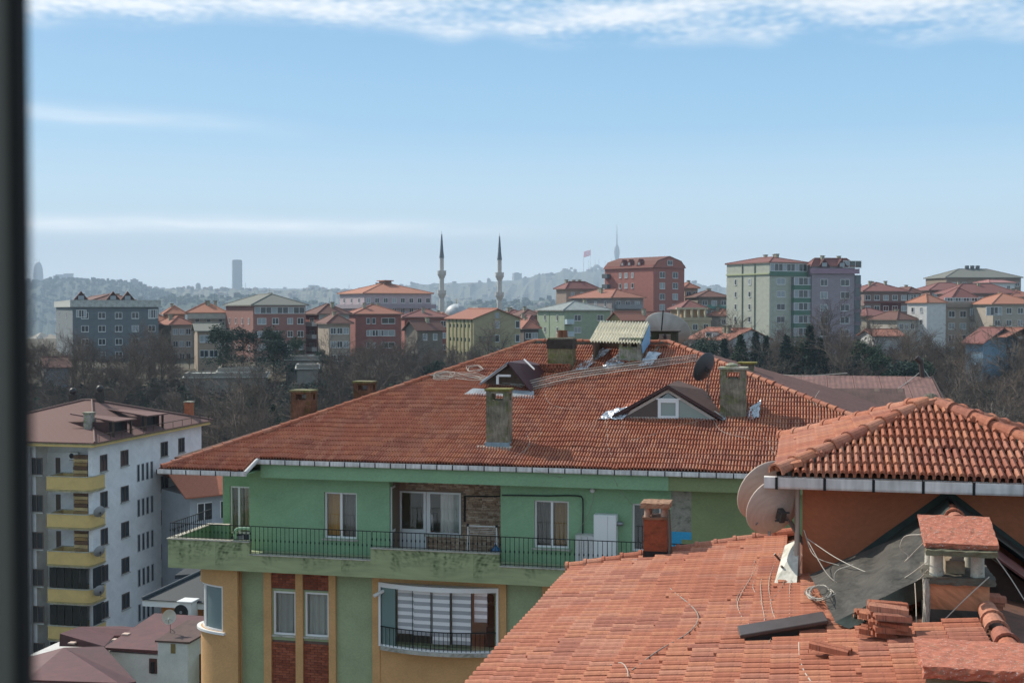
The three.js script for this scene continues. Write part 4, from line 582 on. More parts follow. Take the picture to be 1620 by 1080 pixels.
    for (let k = 0; k < n; k++) { const v = [], m = 8; for (let i = 0; i < m; i++) { const t0 = (k + i / m) / n, t1 = (k + (i + 1) / m) / n, y0 = .035 * Math.sin(i / m * Math.PI * 2), y1 = .035 * Math.sin((i + 1) / m * Math.PI * 2), lo = (t, y) => { const p = a.clone().addScaledVector(U, t); p.y += y; return p; }, hi = (t, y) => { const p = d.clone().lerp(c, t); p.y += y; return p; }; const q = [lo(t0, y0), lo(t1, y1), hi(t1, y1), hi(t0, y0)]; for (const j of [0, 1, 2, 0, 2, 3]) v.push(q[j].x, q[j].y, q[j].z); } const g = new THREE.BufferGeometry(); g.setAttribute('position', new THREE.Float32BufferAttribute(v, 3)); g.computeVertexNormals(); mesh('corrugated_strip', boxUV(g), sh, s); }
    mesh('side_sheet', slab([b.clone().add(V(.03, -.05, 0)), b.clone().add(V(.03, -.35, -.3)), c.clone().add(V(.02, -.7, 0)), c.clone().add(V(.02, -.04, 0))], .02), M('#6f9fc0', { roughness: .5 }), s);
    for (const [p, q] of [[957, 973], [962, 580]]) void q;
    const F1 = onRoof(955, 583); crumple([V(F1.x - .05, roofY(F1.z + .25) + .1, F1.z + .25), V(F1.x + .55, roofY(F1.z + .3) + .08, F1.z + .3), V(F1.x + .75, roofY(F1.z - .8) + .2, F1.z - .8), V(F1.x + .4, roofY(F1.z - .9) + .2, F1.z - .9)], 7, 6, .06, 12, MAT.foil, 'foil_flashing', s);
    const F2 = onRoof(1010, 583); crumple([V(F2.x, roofY(F2.z) + .09, F2.z), V(F2.x + .42, roofY(F2.z) + .08, F2.z), V(F2.x + .65, roofY(F2.z - 1) + .16, F2.z - 1), V(F2.x + .25, roofY(F2.z - 1) + .2, F2.z - 1)], 6, 7, .04, 17, MAT.foil, 'foil_flashing', s);
    mesh('ledge', bx(cl.x + .1, cr.x - .1, cl.y - .35, cl.y - .12, zF + .03, zF + .22), concPale, s);
  }
  // chimney behind the ridge and a stub by the right hip
  { const c = chim(1030, 523, 1071, 548, rz - 1.2, .6, { holeH: .26, m: M('#55513f', { map: T.concrete, roughness: 1 }), capO: .08, capT: .05, low: .8, capM: soot }); mesh('spike', bar(V((c.x0 + c.x1) / 2 - .12, c.tp + .05, rz - 1.5), V((c.x0 + c.x1) / 2 - .06, c.tp + .78, rz - 1.5), .025, 6), MAT.iron, c.g); }
  chim(1172, 573, 1193, 590, -9.2, .45, { hole: false, capM: M('#9a8a3c', { map: T.concrete }), capT: .06, capO: .1, low: 1.4 });
  // ---- right dormer: low gable with a glazed front
  {
    const d = grp('dormer', h), bl = onRoof(975, 663), br = onRoof(1136, 663), z = (bl.z + br.z) / 2 + .12, L = FG.z(975, 663, z), R = FG.z(1138, 663, z), P = FG.z(1057, 613, z), y0 = Math.min(L.y, R.y), back = (P.y - GE) / -p3 - .2, brown = M('#43241f', { roughness: .6, map: T.metal });
    mesh('gable_wall', extr([[L.x + .12, y0 - .25], [R.x - .12, y0 - .25], [R.x - .12, y0 + .02], [P.x, P.y - .22], [L.x + .12, y0 + .02]], .05).translate(0, 0, z - .3), M('#6b5d52', { map: T.dirty }), d);
    mesh('barge_board', [slab([V(L.x - .1, y0 + .02, z + .14), V(P.x, P.y - .02, z + .14), V(P.x, P.y + .09, z + .14), V(L.x - .12, y0 + .12, z + .14)], .04, V(0, 0, -1)), slab([V(P.x, P.y - .02, z + .14), V(R.x + .1, y0 + .02, z + .14), V(R.x + .12, y0 + .12, z + .14), V(P.x, P.y + .09, z + .14)], .04, V(0, 0, -1))], brown, d);
    mesh('roof_sheet', slab([V(L.x - .12, y0 + .1, z + .12), V(P.x, P.y + .085, z + .12), V(P.x, P.y + .05, back), V(L.x + .5, roofY(back + .9) + .02, back + .9)], .03), tileMats[2], d); mesh('roof_sheet', slab([V(P.x, P.y + .085, z + .12), V(R.x + .12, y0 + .1, z + .12), V(R.x - .5, roofY(back + .9) + .02, back + .9), V(P.x, P.y + .05, back)], .03), M('#54382f', { map: T.metal }), d);
    const tri = (a, b, c, zz, t = .03) => slab([a, b, c].map(q => V(q[0], q[1], zz)), t, V(0, 0, -1)), fr = M('#cdc3b8', { map: T.plaster });
    mesh('frame', [slab([V(L.x + .2, y0 + .02, z), V(R.x - .2, y0 + .02, z), V(R.x - .25, y0 + .08, z), V(L.x + .25, y0 + .08, z)], .05, V(0, 0, -1)), slab([V(L.x + .18, y0 + .02, z + .01), V(P.x, P.y - .14, z + .01), V(P.x, P.y - .05, z + .01), V(L.x + .02, y0 + .02, z + .01)], .05, V(0, 0, -1)), slab([V(P.x, P.y - .14, z + .01), V(R.x - .18, y0 + .02, z + .01), V(R.x - .02, y0 + .02, z + .01), V(P.x, P.y - .05, z + .01)], .05, V(0, 0, -1))], fr, d);
    const wl = FG.z(1041, 660, z).x, wr = FG.z(1074, 660, z).x, wt = FG.z(1057, 632, z).y; mesh('sash', [bx(wl, wl + .09, y0 + .06, wt, z - .03, z + .03), bx(wr - .09, wr, y0 + .06, wt, z - .03, z + .03), bx(wl, wr, wt - .09, wt, z - .03, z + .031), bx(wl, wr, y0 + .05, y0 + .13, z - .03, z + .031), bx(wl - .05, wr + .05, wt, wt + .04, z - .03, z + .025)], MAT.pvc, d); mesh('pane', bx(wl + .09, wr - .09, y0 + .13, wt - .09, z - .005, z), M('#8b968f', { roughness: .1 }), d);
    mesh('side_pane', tri([L.x + .25, y0 + .06], [wl, y0 + .06], [wl, lerp(y0, P.y, (wl - L.x) / (P.x - L.x)) - .12], z - .01, .008), M('#4a3630', { roughness: .15 }), d); mesh('side_pane', tri([wr, y0 + .06], [R.x - .25, y0 + .06], [wr, lerp(y0, P.y, (R.x - wr) / (R.x - P.x)) - .12], z - .01, .008), M('#8a938a', { roughness: .15 }), d); mesh('top_pane', tri([wl + .1, wt + .04], [wr - .1, wt + .04], [P.x, P.y - .15], z - .01, .008), M('#7d8a88', { roughness: .15 }), d);
    crumple([V(L.x - .55, roofY(z + .25) + .09, z + .25), V(L.x + .2, roofY(z + .2) + .1, z + .2), V(L.x + .65, y0 + .42, z - .15), V(L.x - .3, roofY(z - .45) + .1, z - .45)], 7, 6, .045, 21, MAT.foil, 'foil_flashing', d);
    crumple([V(R.x - .5, y0 + .35, z + .05), V(R.x + .16, y0 + .02, z + .2), V(R.x + .2, y0 + .12, z - .1), V(R.x - .8, y0 + .55, z - .2)], 6, 4, .03, 25, MAT.foil, 'foil_flashing', d);
  }
  // ---- left dormer with maroon sheet cheeks
  {
    const d = grp('dormer', h), c = onRoof(810, 612), z = c.z + .3, X = (px, py) => FG.z(px, py, z), A = X(765, 606), B2 = X(838, 614), P = X(806, 572), mar = M('#4a1f20', { roughness: .55, map: T.metal }), bk = z - 2.2;
    mesh('roof_sheet', slab([V(P.x - .02, P.y, z + .2), V(B2.x + .15, B2.y - .1, z + .35), V(B2.x + .2, roofY(bk) + .0, bk + .5), V(P.x, P.y - .02, bk)], .04), mar, d); mesh('roof_sheet', slab([V(A.x - .1, A.y - .02, z + .2), V(P.x - .02, P.y, z + .2), V(P.x, P.y - .02, bk), V(A.x + .4, roofY(bk + .8), bk + .8)], .04), M('#8d959b', { roughness: .5, map: T.metal }), d);
    mesh('gable_frame', [slab([V(A.x, A.y, z + .12), V(P.x - .05, P.y - .12, z + .12), V(P.x - .05, P.y - .02, z + .12), V(A.x - .08, A.y + .05, z + .12)], .05, V(0, 0, -1)), bx(X(786, 590).x, X(790, 590).x, A.y - .02, P.y - .45, z + .04, z + .1), bx(X(788, 590).x, X(809, 592).x, X(795, 594).y - .03, X(795, 594).y + .04, z + .04, z + .101)], MAT.white, d);
    mesh('recess', extr([[A.x, A.y - .3], [B2.x, A.y - .3], [B2.x, B2.y], [P.x, P.y - .1], [A.x, A.y]], .04).translate(0, 0, z - .25), M('#6b5d52', { map: T.dirty }), d);
    mesh('cheek', slab([V(B2.x + .12, B2.y - .15, z + .3), V(B2.x + .2, roofY(z) - .05, z), V(B2.x + .25, roofY(bk + .3), bk + .3), V(P.x + .5, P.y - .3, bk)], .03), M('#26211f', { map: T.metal }), d);
    mesh('apron', slab([V(A.x - .5, roofY(z + .6) + .1, z + .6), V(B2.x + .3, roofY(z + .75) + .08, z + .75), V(B2.x + .2, roofY(z + .3) + .12, z + .3), V(A.x - .3, roofY(z + .2) + .14, z + .2)], .02), M('#9aa0a4', { map: T.metal, roughness: .5 }), d);
    mesh('batten', bar(V(P.x + .35, P.y + .05, z - .6), V(P.x + .75, P.y - .25, z - .3), .03, 5), MAT.white, d);
  }
}
// loose tiles stacked by the broad chimney
{
  const tg = tileGeo(.2, .38), R = rng(8), put = (px, py, n, label) => { for (let i = 0; i < n; i++) { const p = onRoof(px, py), o = mesh('stacked_roof_tile', tg.clone(), tileMats[i % 7], null); o.position.copy(FG.world(p.x + ((i % 5) - 2) * .21, roofY(p.z) + .06 + .045 * Math.floor(i / 5), p.z - .3 + R() * .05)); o.rotation.y = FG.turn + (R() - .5) * .2; setUD(o, label, 'roof tile', label); } };
  put(872, 592, 30, 'spare roof tile piled against the foot of the sooty broad chimney'); put(985, 578, 10, 'spare roof tile stacked below the corrugated flue shelter'); put(1028, 552, 10, 'spare roof tile piled beside the ridge by the corrugated shelter');
}
// ---------- satellite dishes: reflector, rim, arm, receiver, mast ----------
function dish(label, frame, base, { r = .42, mast = .8, az = 0, el = .5, m = M('#b9a79a', { roughness: .55, map: T.plaster }), group = 'satellite dishes', oval = 1.1, lean = null, name = 'satellite_dish' } = {}) {
  const t = thing(name, label, 'satellite dish', frame, base, group), hd = grp('head', t, [0, mast, 0]); hd.rotation.set(0, az, 0, 'YXZ'); hd.rotation.x = -el;
  const prof = []; for (let i = 0; i <= 10; i++) { const q = r * i / 10; prof.push([q, q * q / (4 * r * .62)]); } prof.push([r + .008, prof[10][1] + .004], [r + .004, prof[10][1] - .014]); for (let i = 9; i >= 0; i--) prof.push([r * i / 10, (r * i / 10) ** 2 / (4 * r * .62) - .012]);
  const g = lathe(prof, 36); g.rotateX(Math.PI / 2); g.scale(1, oval, 1); g.translate(0, 0, .06); mesh('reflector', g, m, hd);
  const fz = .06 + r * .62 * 1.05, f = V(0, -r * .35, fz); mesh('arm', [bar(V(0, -r * oval * .96, r * .36), f, .014, 6), bar(V(-r * .7, -r * .55, .3 * r), f, .008, 5), bar(V(r * .7, -r * .55, .3 * r), f, .008, 5)], MAT.steel, hd); mesh('receiver', [move(new THREE.CylinderGeometry(.035, .03, .12, 10).toNonIndexed(), f.x, f.y, f.z, 0, 1.2), rbx(-.03, .03, f.y - .06, f.y + .02, f.z + .02, f.z + .09, .008)], M('#c9c2b4', { roughness: .5 }), hd);
  mesh('bracket', [rbx(-.035, .035, -.07, .07, -.06, .05, .008), bar(V(-.08, -.05, -.03), V(.08, -.05, -.03), .012), bar(V(-.08, .05, -.03), V(.08, .05, -.03), .012)], M('#3a3532', { roughness: .6 }), hd);
  mesh('mast', [bar(lean ? lean.clone() : V(0, 0, -.06), V(0, mast + .06, -.06), .017, 8), bar(V(0, mast * .3, -.06), V(.22, 0, -.2), .014, 6)], M('#6f6a64', { roughness: .5, metalness: .5 }), t);
  return t;
}
{
  // two beige dishes at the stair tower's corner
  const a = FO.z(1236, 815, -.1), b = FO.z(1226, 792, -.75), yAt = x => EH - 1.2546 - .2 * (-1.396 - x);
  dish('beige satellite dish with black bracket in front of its twin at the orange corner', FO, [a.x, yAt(a.x), a.z], { r: .335, mast: a.y - yAt(a.x), az: -2.6, el: .42, oval: 1.12, lean: V(.3, a.y - yAt(a.x) - .45, -.25), group: 'beige dishes on the orange house' });
  dish('beige satellite dish half hidden behind the other one under the eave', FO, [b.x, yAt(b.x), b.z], { r: .38, mast: b.y - yAt(b.x), az: -2.6, el: .42, lean: V(.35, b.y - yAt(b.x) - .5, 0), group: 'beige dishes on the orange house' });
  const c = onRoof(1120, 640); dish('dark grey satellite dish on the red roof beside the glazed dormer', FG, [c.x, roofY(c.z), c.z], { r: .37, mast: FG.z(1120, 585, c.z).y - roofY(c.z), az: -2.35, el: .45, m: M('#3f4347', { roughness: .6 }), oval: 1.3 });
  const k = FG.z(1052, 530, rz - 3); dish('large grey dish beyond the roof ridge beside the corrugated shelter', FG, [k.x, roofY(rz) - 1, k.z], { r: .86, mast: k.y - roofY(rz) + .95, az: 2.9, el: .8, m: M('#c6c3bc', { roughness: .8, map: T.metal }), oval: 1 });
}
// ---------- cables ----------
function cable(label, pts, r, m = MAT.cable, group = 'cables on the roofs') { const o = mesh('cable', tube(pts, r, pts.length * 6, 5), m, null); return setUD(o, label, 'cable', group); }
const wG = p => FG.world(p.x, p.y, p.z), wO = p => FO.world(p.x, p.y, p.z);
{
  const R = rng(101), roofPts = (list, lift = .06, jig = .05) => list.map(([x, y]) => wG(onRoof(x, y).add(V((R() - .5) * jig, lift + R() * .03, (R() - .5) * jig))));
  const L = 'grey cable in the bundle strung over the red roof to the dark dish';
  for (let i = 0; i < 4; i++) cable(L, [[838, 620 - i], [900, 609 - i * 1.3], [960, 600 - i * 1.2], [1030, 590 - i], [1103, 577 - i * .7]].map(([x, y], k) => wG(onRoof(x, y).add(V(0, .14 + .05 * i + (k === 0 || k === 4 ? 0 : .06), 0)))), .016, i % 2 ? MAT.cable : MAT.cableLight, 'cable bundle across the red roof');
  for (let i = 0; i < 3; i++) cable('thin cable running from the maroon dormer up to the corrugated shelter', roofPts([[842, 622], [910, 606 - i * 3], [975, 588 - i * 2], [1012, 578], [1045, 552]], .1), .008, MAT.cable, 'cables to the shelter');
  for (let i = 0; i < 9; i++) { const s = R() * 14; cable('pale cable in the tangle on the hip beside the maroon dormer', roofPts([[668 + s, 603 - s * .3], [700 + R() * 16, 594 + R() * 12], [735 + R() * 20, 596 + R() * 14], [775 + R() * 15, 604 + R() * 10], [815 + R() * 18, 612 + R() * 8]], .12, .3), .008, i % 3 ? MAT.cableLight : MAT.cable, 'cable tangle at the maroon dormer'); }
  const loop = (cx, cy, rx, ry, n, label) => cable(label, Array.from({ length: n }, (_, i) => { const a = i * 1.25; return wG(onRoof(cx + Math.cos(a) * rx * (.5 + R() * .6), cy + Math.sin(a) * ry * (.5 + R() * .6)).add(V(0, .07 + R() * .12, 0))); }), .008, MAT.cableLight, 'coiled cables on the red roof');
  loop(752, 590, 16, 6, 16, 'coil of pale cable heaped on the hip above the maroon dormer'); loop(700, 600, 22, 7, 14, 'loose pale cable coiled along the hip below the maroon dormer');
  for (const [lab, pts] of [['thin cable trailing down the tiles between the hip and the tall chimney', [[678, 612], [724, 634], [722, 652], [745, 650], [760, 640]]], ['thin cable lying from the maroon dormer down to the tiles', [[862, 618], [868, 640], [885, 648], [930, 654]]], ['cable hanging down the tiles below the glazed dormer foil', [[957, 665], [962, 690], [960, 705], [970, 735]]], ['cable looping from the dish under the glazed dormer to the chimney', [[1128, 664], [1140, 686], [1162, 694], [1195, 700], [1238, 705]]], ['cable running from the chimney foil down towards the orange tower', [[1195, 672], [1210, 695], [1228, 725], [1240, 740]]], ['cable crossing the tiles from the dormer to the eave', [[1125, 666], [1085, 676], [1040, 690], [1000, 702]]], ['short cable lying by the tall chimney', [[832, 690], [838, 706], [828, 720], [806, 728]]], ['thin wire rising over the hip by the brown sheets', [[1296, 695], [1293, 650], [1290, 635], [1298, 622]]], ['twisted cable on the tiles between the tall chimney and glazed dormer', [[830, 672], [850, 676], [855, 690], [846, 700]]]]) cable(lab, roofPts(pts, .07), .005, MAT.cableLight);
  // on the orange house
  const yAt = x => EH - 1.2546 - .2 * (-1.396 - x), onLow = (px, py, up = .09) => FO.hit(px, py, V(-.2, 1, 0), V(-4.64, yAt(-4.64) + up, 0)), low = (list, up) => list.map(([x, y]) => wO(onLow(x, y, up || .08 + R() * .03)));
  const air = (list) => list.map(([x, y, z]) => wO(FO.z(x, y, z)));
  cable('white cable slung from the orange corner across to the big chimney', air([[1275, 850, .05], [1330, 886, .6], [1400, 915, 1.2], [1446, 919, 1.75], [1470, 900, 2.45]]), .005, MAT.cableLight);
  cable('white cable sagging from the corner past the tarpaulin to the chimney head', air([[1272, 838, 0], [1290, 880, .3], [1340, 900, .5], [1346, 930, .9]].concat([[1325, 931, 1], [1322, 905, 1], [1350, 893, 1]])), .0045, MAT.cableLight);
  cable('white cable from the tiles across the tarpaulin up to the chimney', air([[1322, 960, .9], [1380, 942, 1.2], [1430, 915, 1.6], [1468, 888, 2.4]]), .005, MAT.cableLight);
  cable('grey cable drooping from the tarpaulin to the chimney pillar', air([[1420, 862, .4], [1400, 905, .9], [1360, 932, 1.2], [1322, 920, 1.0], [1275, 850, .1]]), .006, MAT.cable);
  cable('thin cable tied from the chimney collar down to the sheet', air([[1566, 912, 2.48], [1530, 945, 2.5], [1490, 985, 2.5], [1476, 1000, 2.55]]), .006, MAT.cableLight);
  cable('curled cable hanging beside the chimney head', air([[1462, 845, 2.2], [1430, 850, 2], [1425, 868, 2], [1438, 880, 2], [1432, 888, 2], [1450, 870, 2.1], [1470, 850, 2.3]]), .0045, MAT.cableLight);
  cable('cable hanging straight down in front of the tile stack', air([[1448, 922, 2.0], [1450, 960, 2.2], [1450, 1010, 2.6], [1450, 1080, 3.3]]), .005, MAT.cableLight);
  cable('cable running down the far slope beside the chimney head', air([[1575, 880, 2.4], [1600, 915, 2.5], [1625, 955, 2.6]]), .005, MAT.cableLight);
  for (let i = 0; i < 8; i++) { const pts = []; for (let k = 0; k < 9; k++) { const a = k * 1.3 + i; pts.push([1297 + Math.cos(a) * (14 + R() * 12), 938 + Math.sin(a) * (8 + R() * 5)]); } cable('pale cable in the nest of coils at the foot of the orange wall', pts.map(([x, y]) => wO(onLow(x, y, .1 + R() * .18))), .0045, i % 3 ? MAT.cableLight : MAT.cable, 'coils at the orange wall'); }
  for (let i = 0; i < 9; i++) { const x = 1196 + i * 9, pts = []; let px = x, py = 866 + R() * 20; for (let k = 0; k < 6; k++) { pts.push([px, py]); px += (R() - .62) * 34; py += 12 + R() * 26; } cable('thin pale cable straggling down the tiles below the two dishes', low(pts), .0035, i % 4 ? MAT.cableLight : MAT.cable, 'straggling cables below the dishes'); }
  cable('white cable lying on the tiles below the dark hatch', low([[1264, 1016], [1266, 1040], [1272, 1060], [1285, 1080]]), .006, MAT.cableLight); cable('short bent cable lying on the tiles', low([[965, 1052], [980, 1048], [992, 1058], [994, 1070]]), .005, MAT.cableLight);
  cable('dried twiggy cable line across the courses', low([[1060, 930], [1105, 975], [1090, 1000], [1040, 1030], [1000, 1060]]), .006, MAT.cable);
}
// ---------- the white apartment block on the left, and its low neighbours ----------
const FW = new Frame((() => { const p = at(145, 703, 93.8); p.y = -8.5; return p; })(), -12.5);
{
  const EV = at(145, 706, 93.8).y + 8.5, S = (px, py) => FW.x(px, py, 0), Fz = (px, py, z = 0) => FW.z(px, py, z), D = -S(318, 668).z, W = 13, hs = 2.8;
  const wh = plaster('#e9eaea'), yel = plaster('#dfc07c'), h = thing('white_apartment_block', 'white apartment block with yellow balconies and brown shingled hip roof', 'apartment building', FW);
  const fr = M('#5a4a40', { roughness: .7 }), gl = M('#30363a', { roughness: .08 });
  mesh('wall', [bx(-W, -.001, 0, EV, -D, -1.6), bx(-W, -4.72, 0, EV, -1.6, 0), bx(-.12, 0, 0, EV, -1.6, -1.2)], wh, h);
  // side windows: frame with dark recess, sill
  const win = (x, y0, y1, za, zb2, face, nm = 'window') => { const w = grp(nm, h); if (face === 's') { mesh('pane', bx(.002, .012, y0, y1, zb2, za), gl, w); mesh('frame', [bx(.002, .05, y1 - .07, y1, zb2, za), bx(.002, .05, y0, y0 + .07, zb2, za), bx(.002, .05, y0 + .07, y1 - .07, za - .07, za), bx(.002, .05, y0 + .07, y1 - .07, zb2, zb2 + .07), bx(.002, .045, y0 + .07, y1 - .07, (za + zb2) / 2 - .03, (za + zb2) / 2 + .03)], fr, w); mesh('sill', bx(.002, .14, y0 - .09, y0 - .002, zb2 - .06, za + .06), M('#b9b9b6', { map: T.dirty }), w); } else { mesh('pane', bx(za, zb2, y0, y1, x + .002, x + .012), gl, w); mesh('frame', [bx(za, zb2, y1 - .07, y1, x + .002, x + .05), bx(za, zb2, y0, y0 + .07, x + .002, x + .05), bx(za, za + .07, y0 + .07, y1 - .07, x + .002, x + .05), bx(zb2 - .07, zb2, y0 + .07, y1 - .07, x + .002, x + .05), bx((za + zb2) / 2 - .03, (za + zb2) / 2 + .03, y0 + .07, y1 - .07, x + .002, x + .045)], fr, w); mesh('sill', bx(za - .06, zb2 + .06, y0 - .09, y0 - .002, x + .002, x + .14), M('#b9b9b6', { map: T.dirty }), w); } };
  const cols = [[157.5, 168.5, 719, 745], [190, 202, 712, 736.5], [253.5, 264.5, 698.5, 722], [281.5, 291, 692.5, 715.5]];
  for (let k = 0; k < 6; k++) {
    for (const [l, r, t, b] of cols) { const a = S(l, (t + b) / 2), c = S(r, (t + b) / 2), y1 = S((l + r) / 2, t).y - k * hs, y0 = S((l + r) / 2, b).y - k * hs; if (y0 > .5) win(0, y0, y1, a.z, c.z, 's'); }
    for (const [l, r] of [[216, 220], [223, 227], [230, 234], [237.3, 241]]) { const a = S(l, 740), c = S(r, 740), y1 = S(218, 734).y - .02 - k * hs, y0 = S(218, 762).y - k * hs; if (y0 > .5) { const w = grp('slit_window', h); mesh('pane', bx(.002, .012, y0, y1, c.z, a.z), gl, w); mesh('frame', [bx(.002, .04, y1 - .05, y1, c.z, a.z), bx(.002, .04, y0, y0 + .05, c.z, a.z), bx(.002, .04, y0 + .05, y1 - .05, a.z - .05, a.z), bx(.002, .04, y0 + .05, y1 - .05, c.z, c.z + .05)], M('#9a9c9e'), w); } }
    // front: window column and balcony
    { const y1 = Fz(60, 724).y - k * hs, y0 = Fz(60, 751).y - k * hs; if (y0 > .5) win(0, y0, y1, Fz(47, 735).x, Fz(67, 735).x, 'f'); }
    const bt = Fz(115, 753).y - k * hs, bb = Fz(115, 773).y - k * hs, bal = grp('balcony', h); if (bb < .6) continue;
    const x0 = Fz(80, 760).x, x1 = Fz(148, 760).x + .02, sh = (o) => { const s = []; for (let i = 0; i <= 8; i++) { const t = i / 8 * Math.PI / 2; s.push([x1 - .6 + (.6 + o) * Math.sin(t), (.6 + o) * Math.cos(t)]); } return [[x0 - o, -1.5], [x0 - o, .6 + o], ...s.map(([a, b]) => [a, b]), [x1 + o, -1.5]]; };
    const ring = (y0, y1, o, ii) => { const g = extr(sh(o).map(([a, b]) => [a, -b]), y1 - y0, ii ? [sh(-.14).map(([a, b]) => [a, -Math.max(b, -1.35)])] : null); g.rotateX(-Math.PI / 2); g.translate(0, y0, 0); return boxUV(g.index ? g.toNonIndexed() : g); };
    mesh('parapet', ring(bb, bt, 0, true), yel, bal); mesh('floor', ring(bb - .22, bb - .001, -.05), M('#c7c2b2', { map: T.dirty }), bal); mesh('moulding', ring(bb - .1, bb - .02, .05), M('#b8a878', { map: T.dirty }), bal); mesh('coping', ring(bt + .001, bt + .05, .04, true), M('#c5bfae', { map: T.dirty }), bal);
    const top = bb + hs - .3; mesh('back_wall', bx(-4.72, -.13, bb, top, -1.62, -1.5), wh, bal);
    if (k < 3) { mesh('door', bx(Fz(88, 760, -1.5).x, Fz(95, 760, -1.5).x, bb, bb + 2.1, -1.5, -1.45), M('#5a4a40', { roughness: .6 }), bal); const R = rng(k + 3); for (let i = 0; i < 9; i++) mesh('pier_stone', rbx(-1.62 + (R() - .5) * .06, -.45 + (R() - .5) * .08, bb + .02 + i * .28, bb + .27 + i * .28, -.55, -.05, .02), M(['#9a7a4e', '#c2a676', '#6b4c36'][i % 3], { map: T.dirty }), bal); }
    else { for (let i = 0; i < 5; i++) mesh('glazing', bx(lerp(x0, x1 - .4, i / 5) + .03, lerp(x0, x1 - .4, (i + 1) / 5) - .03, bt + .05, top, .35, .37), M('#2c3233', { roughness: .06, transmission: .4, thickness: 0 }), bal); mesh('glazing', bx(x1 - .12, x1 - .1, bt + .05, top, -1.4, .1), M('#1d2224', { roughness: .06 }), bal); mesh('curtain', drape(x0 + .2, x0 + 2.2, bt, top, .2, .05, 3, 2), M('#6e6860'), bal); }
  }
  mesh('corner_pier', [bx(-.35, -.002, 0, EV, -1.2, -.02)], wh, h);
  mesh('drainpipe', bar(V(-5.05, .2, .1), V(-5.05, EV - .2, .1), .06, 8), M('#a8a8a6'), h);
  // eave band, roof
  mesh('eave_band', bx(-W - .5, .55, EV, EV + .35, -D - .5, .75), M('#c5b98f', { map: T.dirty }), h); mesh('yellow_trim', bx(-W - .55, .6, EV + .02, EV + .16, -D - .55, .8), yel, h);
  const ro = .75, y = EV + .36, x0 = -W - ro, x1 = ro, z0 = ro + .15, z1 = -D - ro, rh = 2.35, shingle = M('#75544c', { map: T.tile, roughness: .9 }), half = (z0 - z1) / 2, zc = (z0 + z1) / 2, ra = V(x0 + half * .8, y + rh, zc), rb = V(x1 - half * .62, y + rh, zc), c = [V(x0, y, z0), V(x1, y, z0), V(x1, y, z1), V(x0, y, z1)];
  const faces = [[c[0], c[1], rb, ra], [c[1], c[2], rb], [c[2], c[3], ra, rb], [c[3], c[0], ra]];
  faces.forEach(f => mesh('roof_slope', slab(f, .08, V(0, -1, 0)), shingle, h));
  for (const [p, q] of [[c[0], ra], [c[1], rb], [c[2], rb], [ra, rb]]) mesh('hip_strip', bar(p.clone().add(V(0, .05, 0)), q.clone().add(V(0, .05, 0)), .09, 5), M('#6e534c', { roughness: .8 }), h);
  // dormers on the side slope
  for (const [z, w, wood] of [[-3.6, 3.1, 0], [-8.6, 3.3, 1]]) { const d = grp('dormer', h), xe = 1.0; mesh('roof_sheet', slab([V(-3.9, y + 1.75, z + .2), V(xe - .3, y + 1.35, z + w / 2), V(xe - .2, y + 1.3, z - w / 2), V(-3.9, y + 1.75, z - .2)], .1, V(0, -1, 0)), shingle, d); mesh('cheek', [slab([V(-3.4, y + 1.2, z + w / 2 - .2), V(.1, y + .2, z + w / 2 - .2), V(.1, y + 1.25, z + w / 2 - .2)], .06, V(0, 0, -1)), slab([V(-3.4, y + 1.2, z - w / 2 + .2), V(.1, y + .2, z - w / 2 + .2), V(.1, y + 1.25, z - w / 2 + .2)], .06, V(0, 0, 1))], M('#4d2f2b', { map: T.dirty }), d); for (const s of [-1, 1]) mesh('post', bx(.35, .5, y - .1, y + 1.3, z + s * (w / 2 - .25) - .07, z + s * (w / 2 - .25) + .07), MAT.wood, d); mesh('front_window', bx(-.3, -.25, y + .15, y + 1.2, z - w / 2 + .3, z + w / 2 - .3), gl, d); }
  mesh('railing', [bx(.68, .72, y + .5, y + .55, -D, .2), ...Array.from({ length: 12 }, (_, i) => bx(.685, .715, y, y + .5, lerp(-D, .2, i / 11) - .015, lerp(-D, .2, i / 11) + .015))], MAT.wood, h);
  for (const [px, py, hh, w, m] of [[137, 676, 1.1, .6, M('#b3aca4', { map: T.concrete })], [296, 655, 1.0, .62, M('#b0643f', { map: T.dirty })]]) { const q = FW.hit(px, py, V(0, 0, 1), V(0, 0, px < 200 ? -2 : -D + 1.2)), ch = grp('chimney', h); mesh('shaft', bx(q.x - w / 2, q.x + w / 2, y - .1, q.y + 1.0 - .5 + hh * .5, q.z - w, q.z), m, ch); mesh('cap_slab', rbx(q.x - w * .62, q.x + w * .62, q.y + .5 + hh * .5, q.y + .6 + hh * .5, q.z - w * 1.1, q.z + w * .1, .02), concPale, ch); }
  for (const [px, py] of [[112, 622], [155, 618]]) { const q = FW.z(px, py, zc - .3), ch = grp('vent', h); mesh('shaft', bx(q.x - .25, q.x + .25, y + rh - .9, q.y - .1, q.z - .5, q.z), soot, ch); mesh('cowl', move(new THREE.SphereGeometry(.3, 12, 8).toNonIndexed(), q.x, q.y + .15, q.z - .25), M('#3b3836', { roughness: .5, metalness: .5 }), ch); }
  // air conditioner on the top balcony
  const ac = Fz(113, 722, -1.1), u = thing('air_conditioner', 'white air conditioner above the top yellow balcony', 'air conditioner', FW, [ac.x - .4, ac.y - .25, -1.49]); mesh('casing', rbx(0, .85, 0, .55, 0, .3, .03), MAT.white, u); mesh('fan_grille', move(new THREE.CylinderGeometry(.2, .2, .02, 20).toNonIndexed(), .32, .28, .305, 0, Math.PI / 2), MAT.iron, u); mesh('bracket', bx(.1, .75, -.05, -.005, 0, .28), MAT.steel, u);
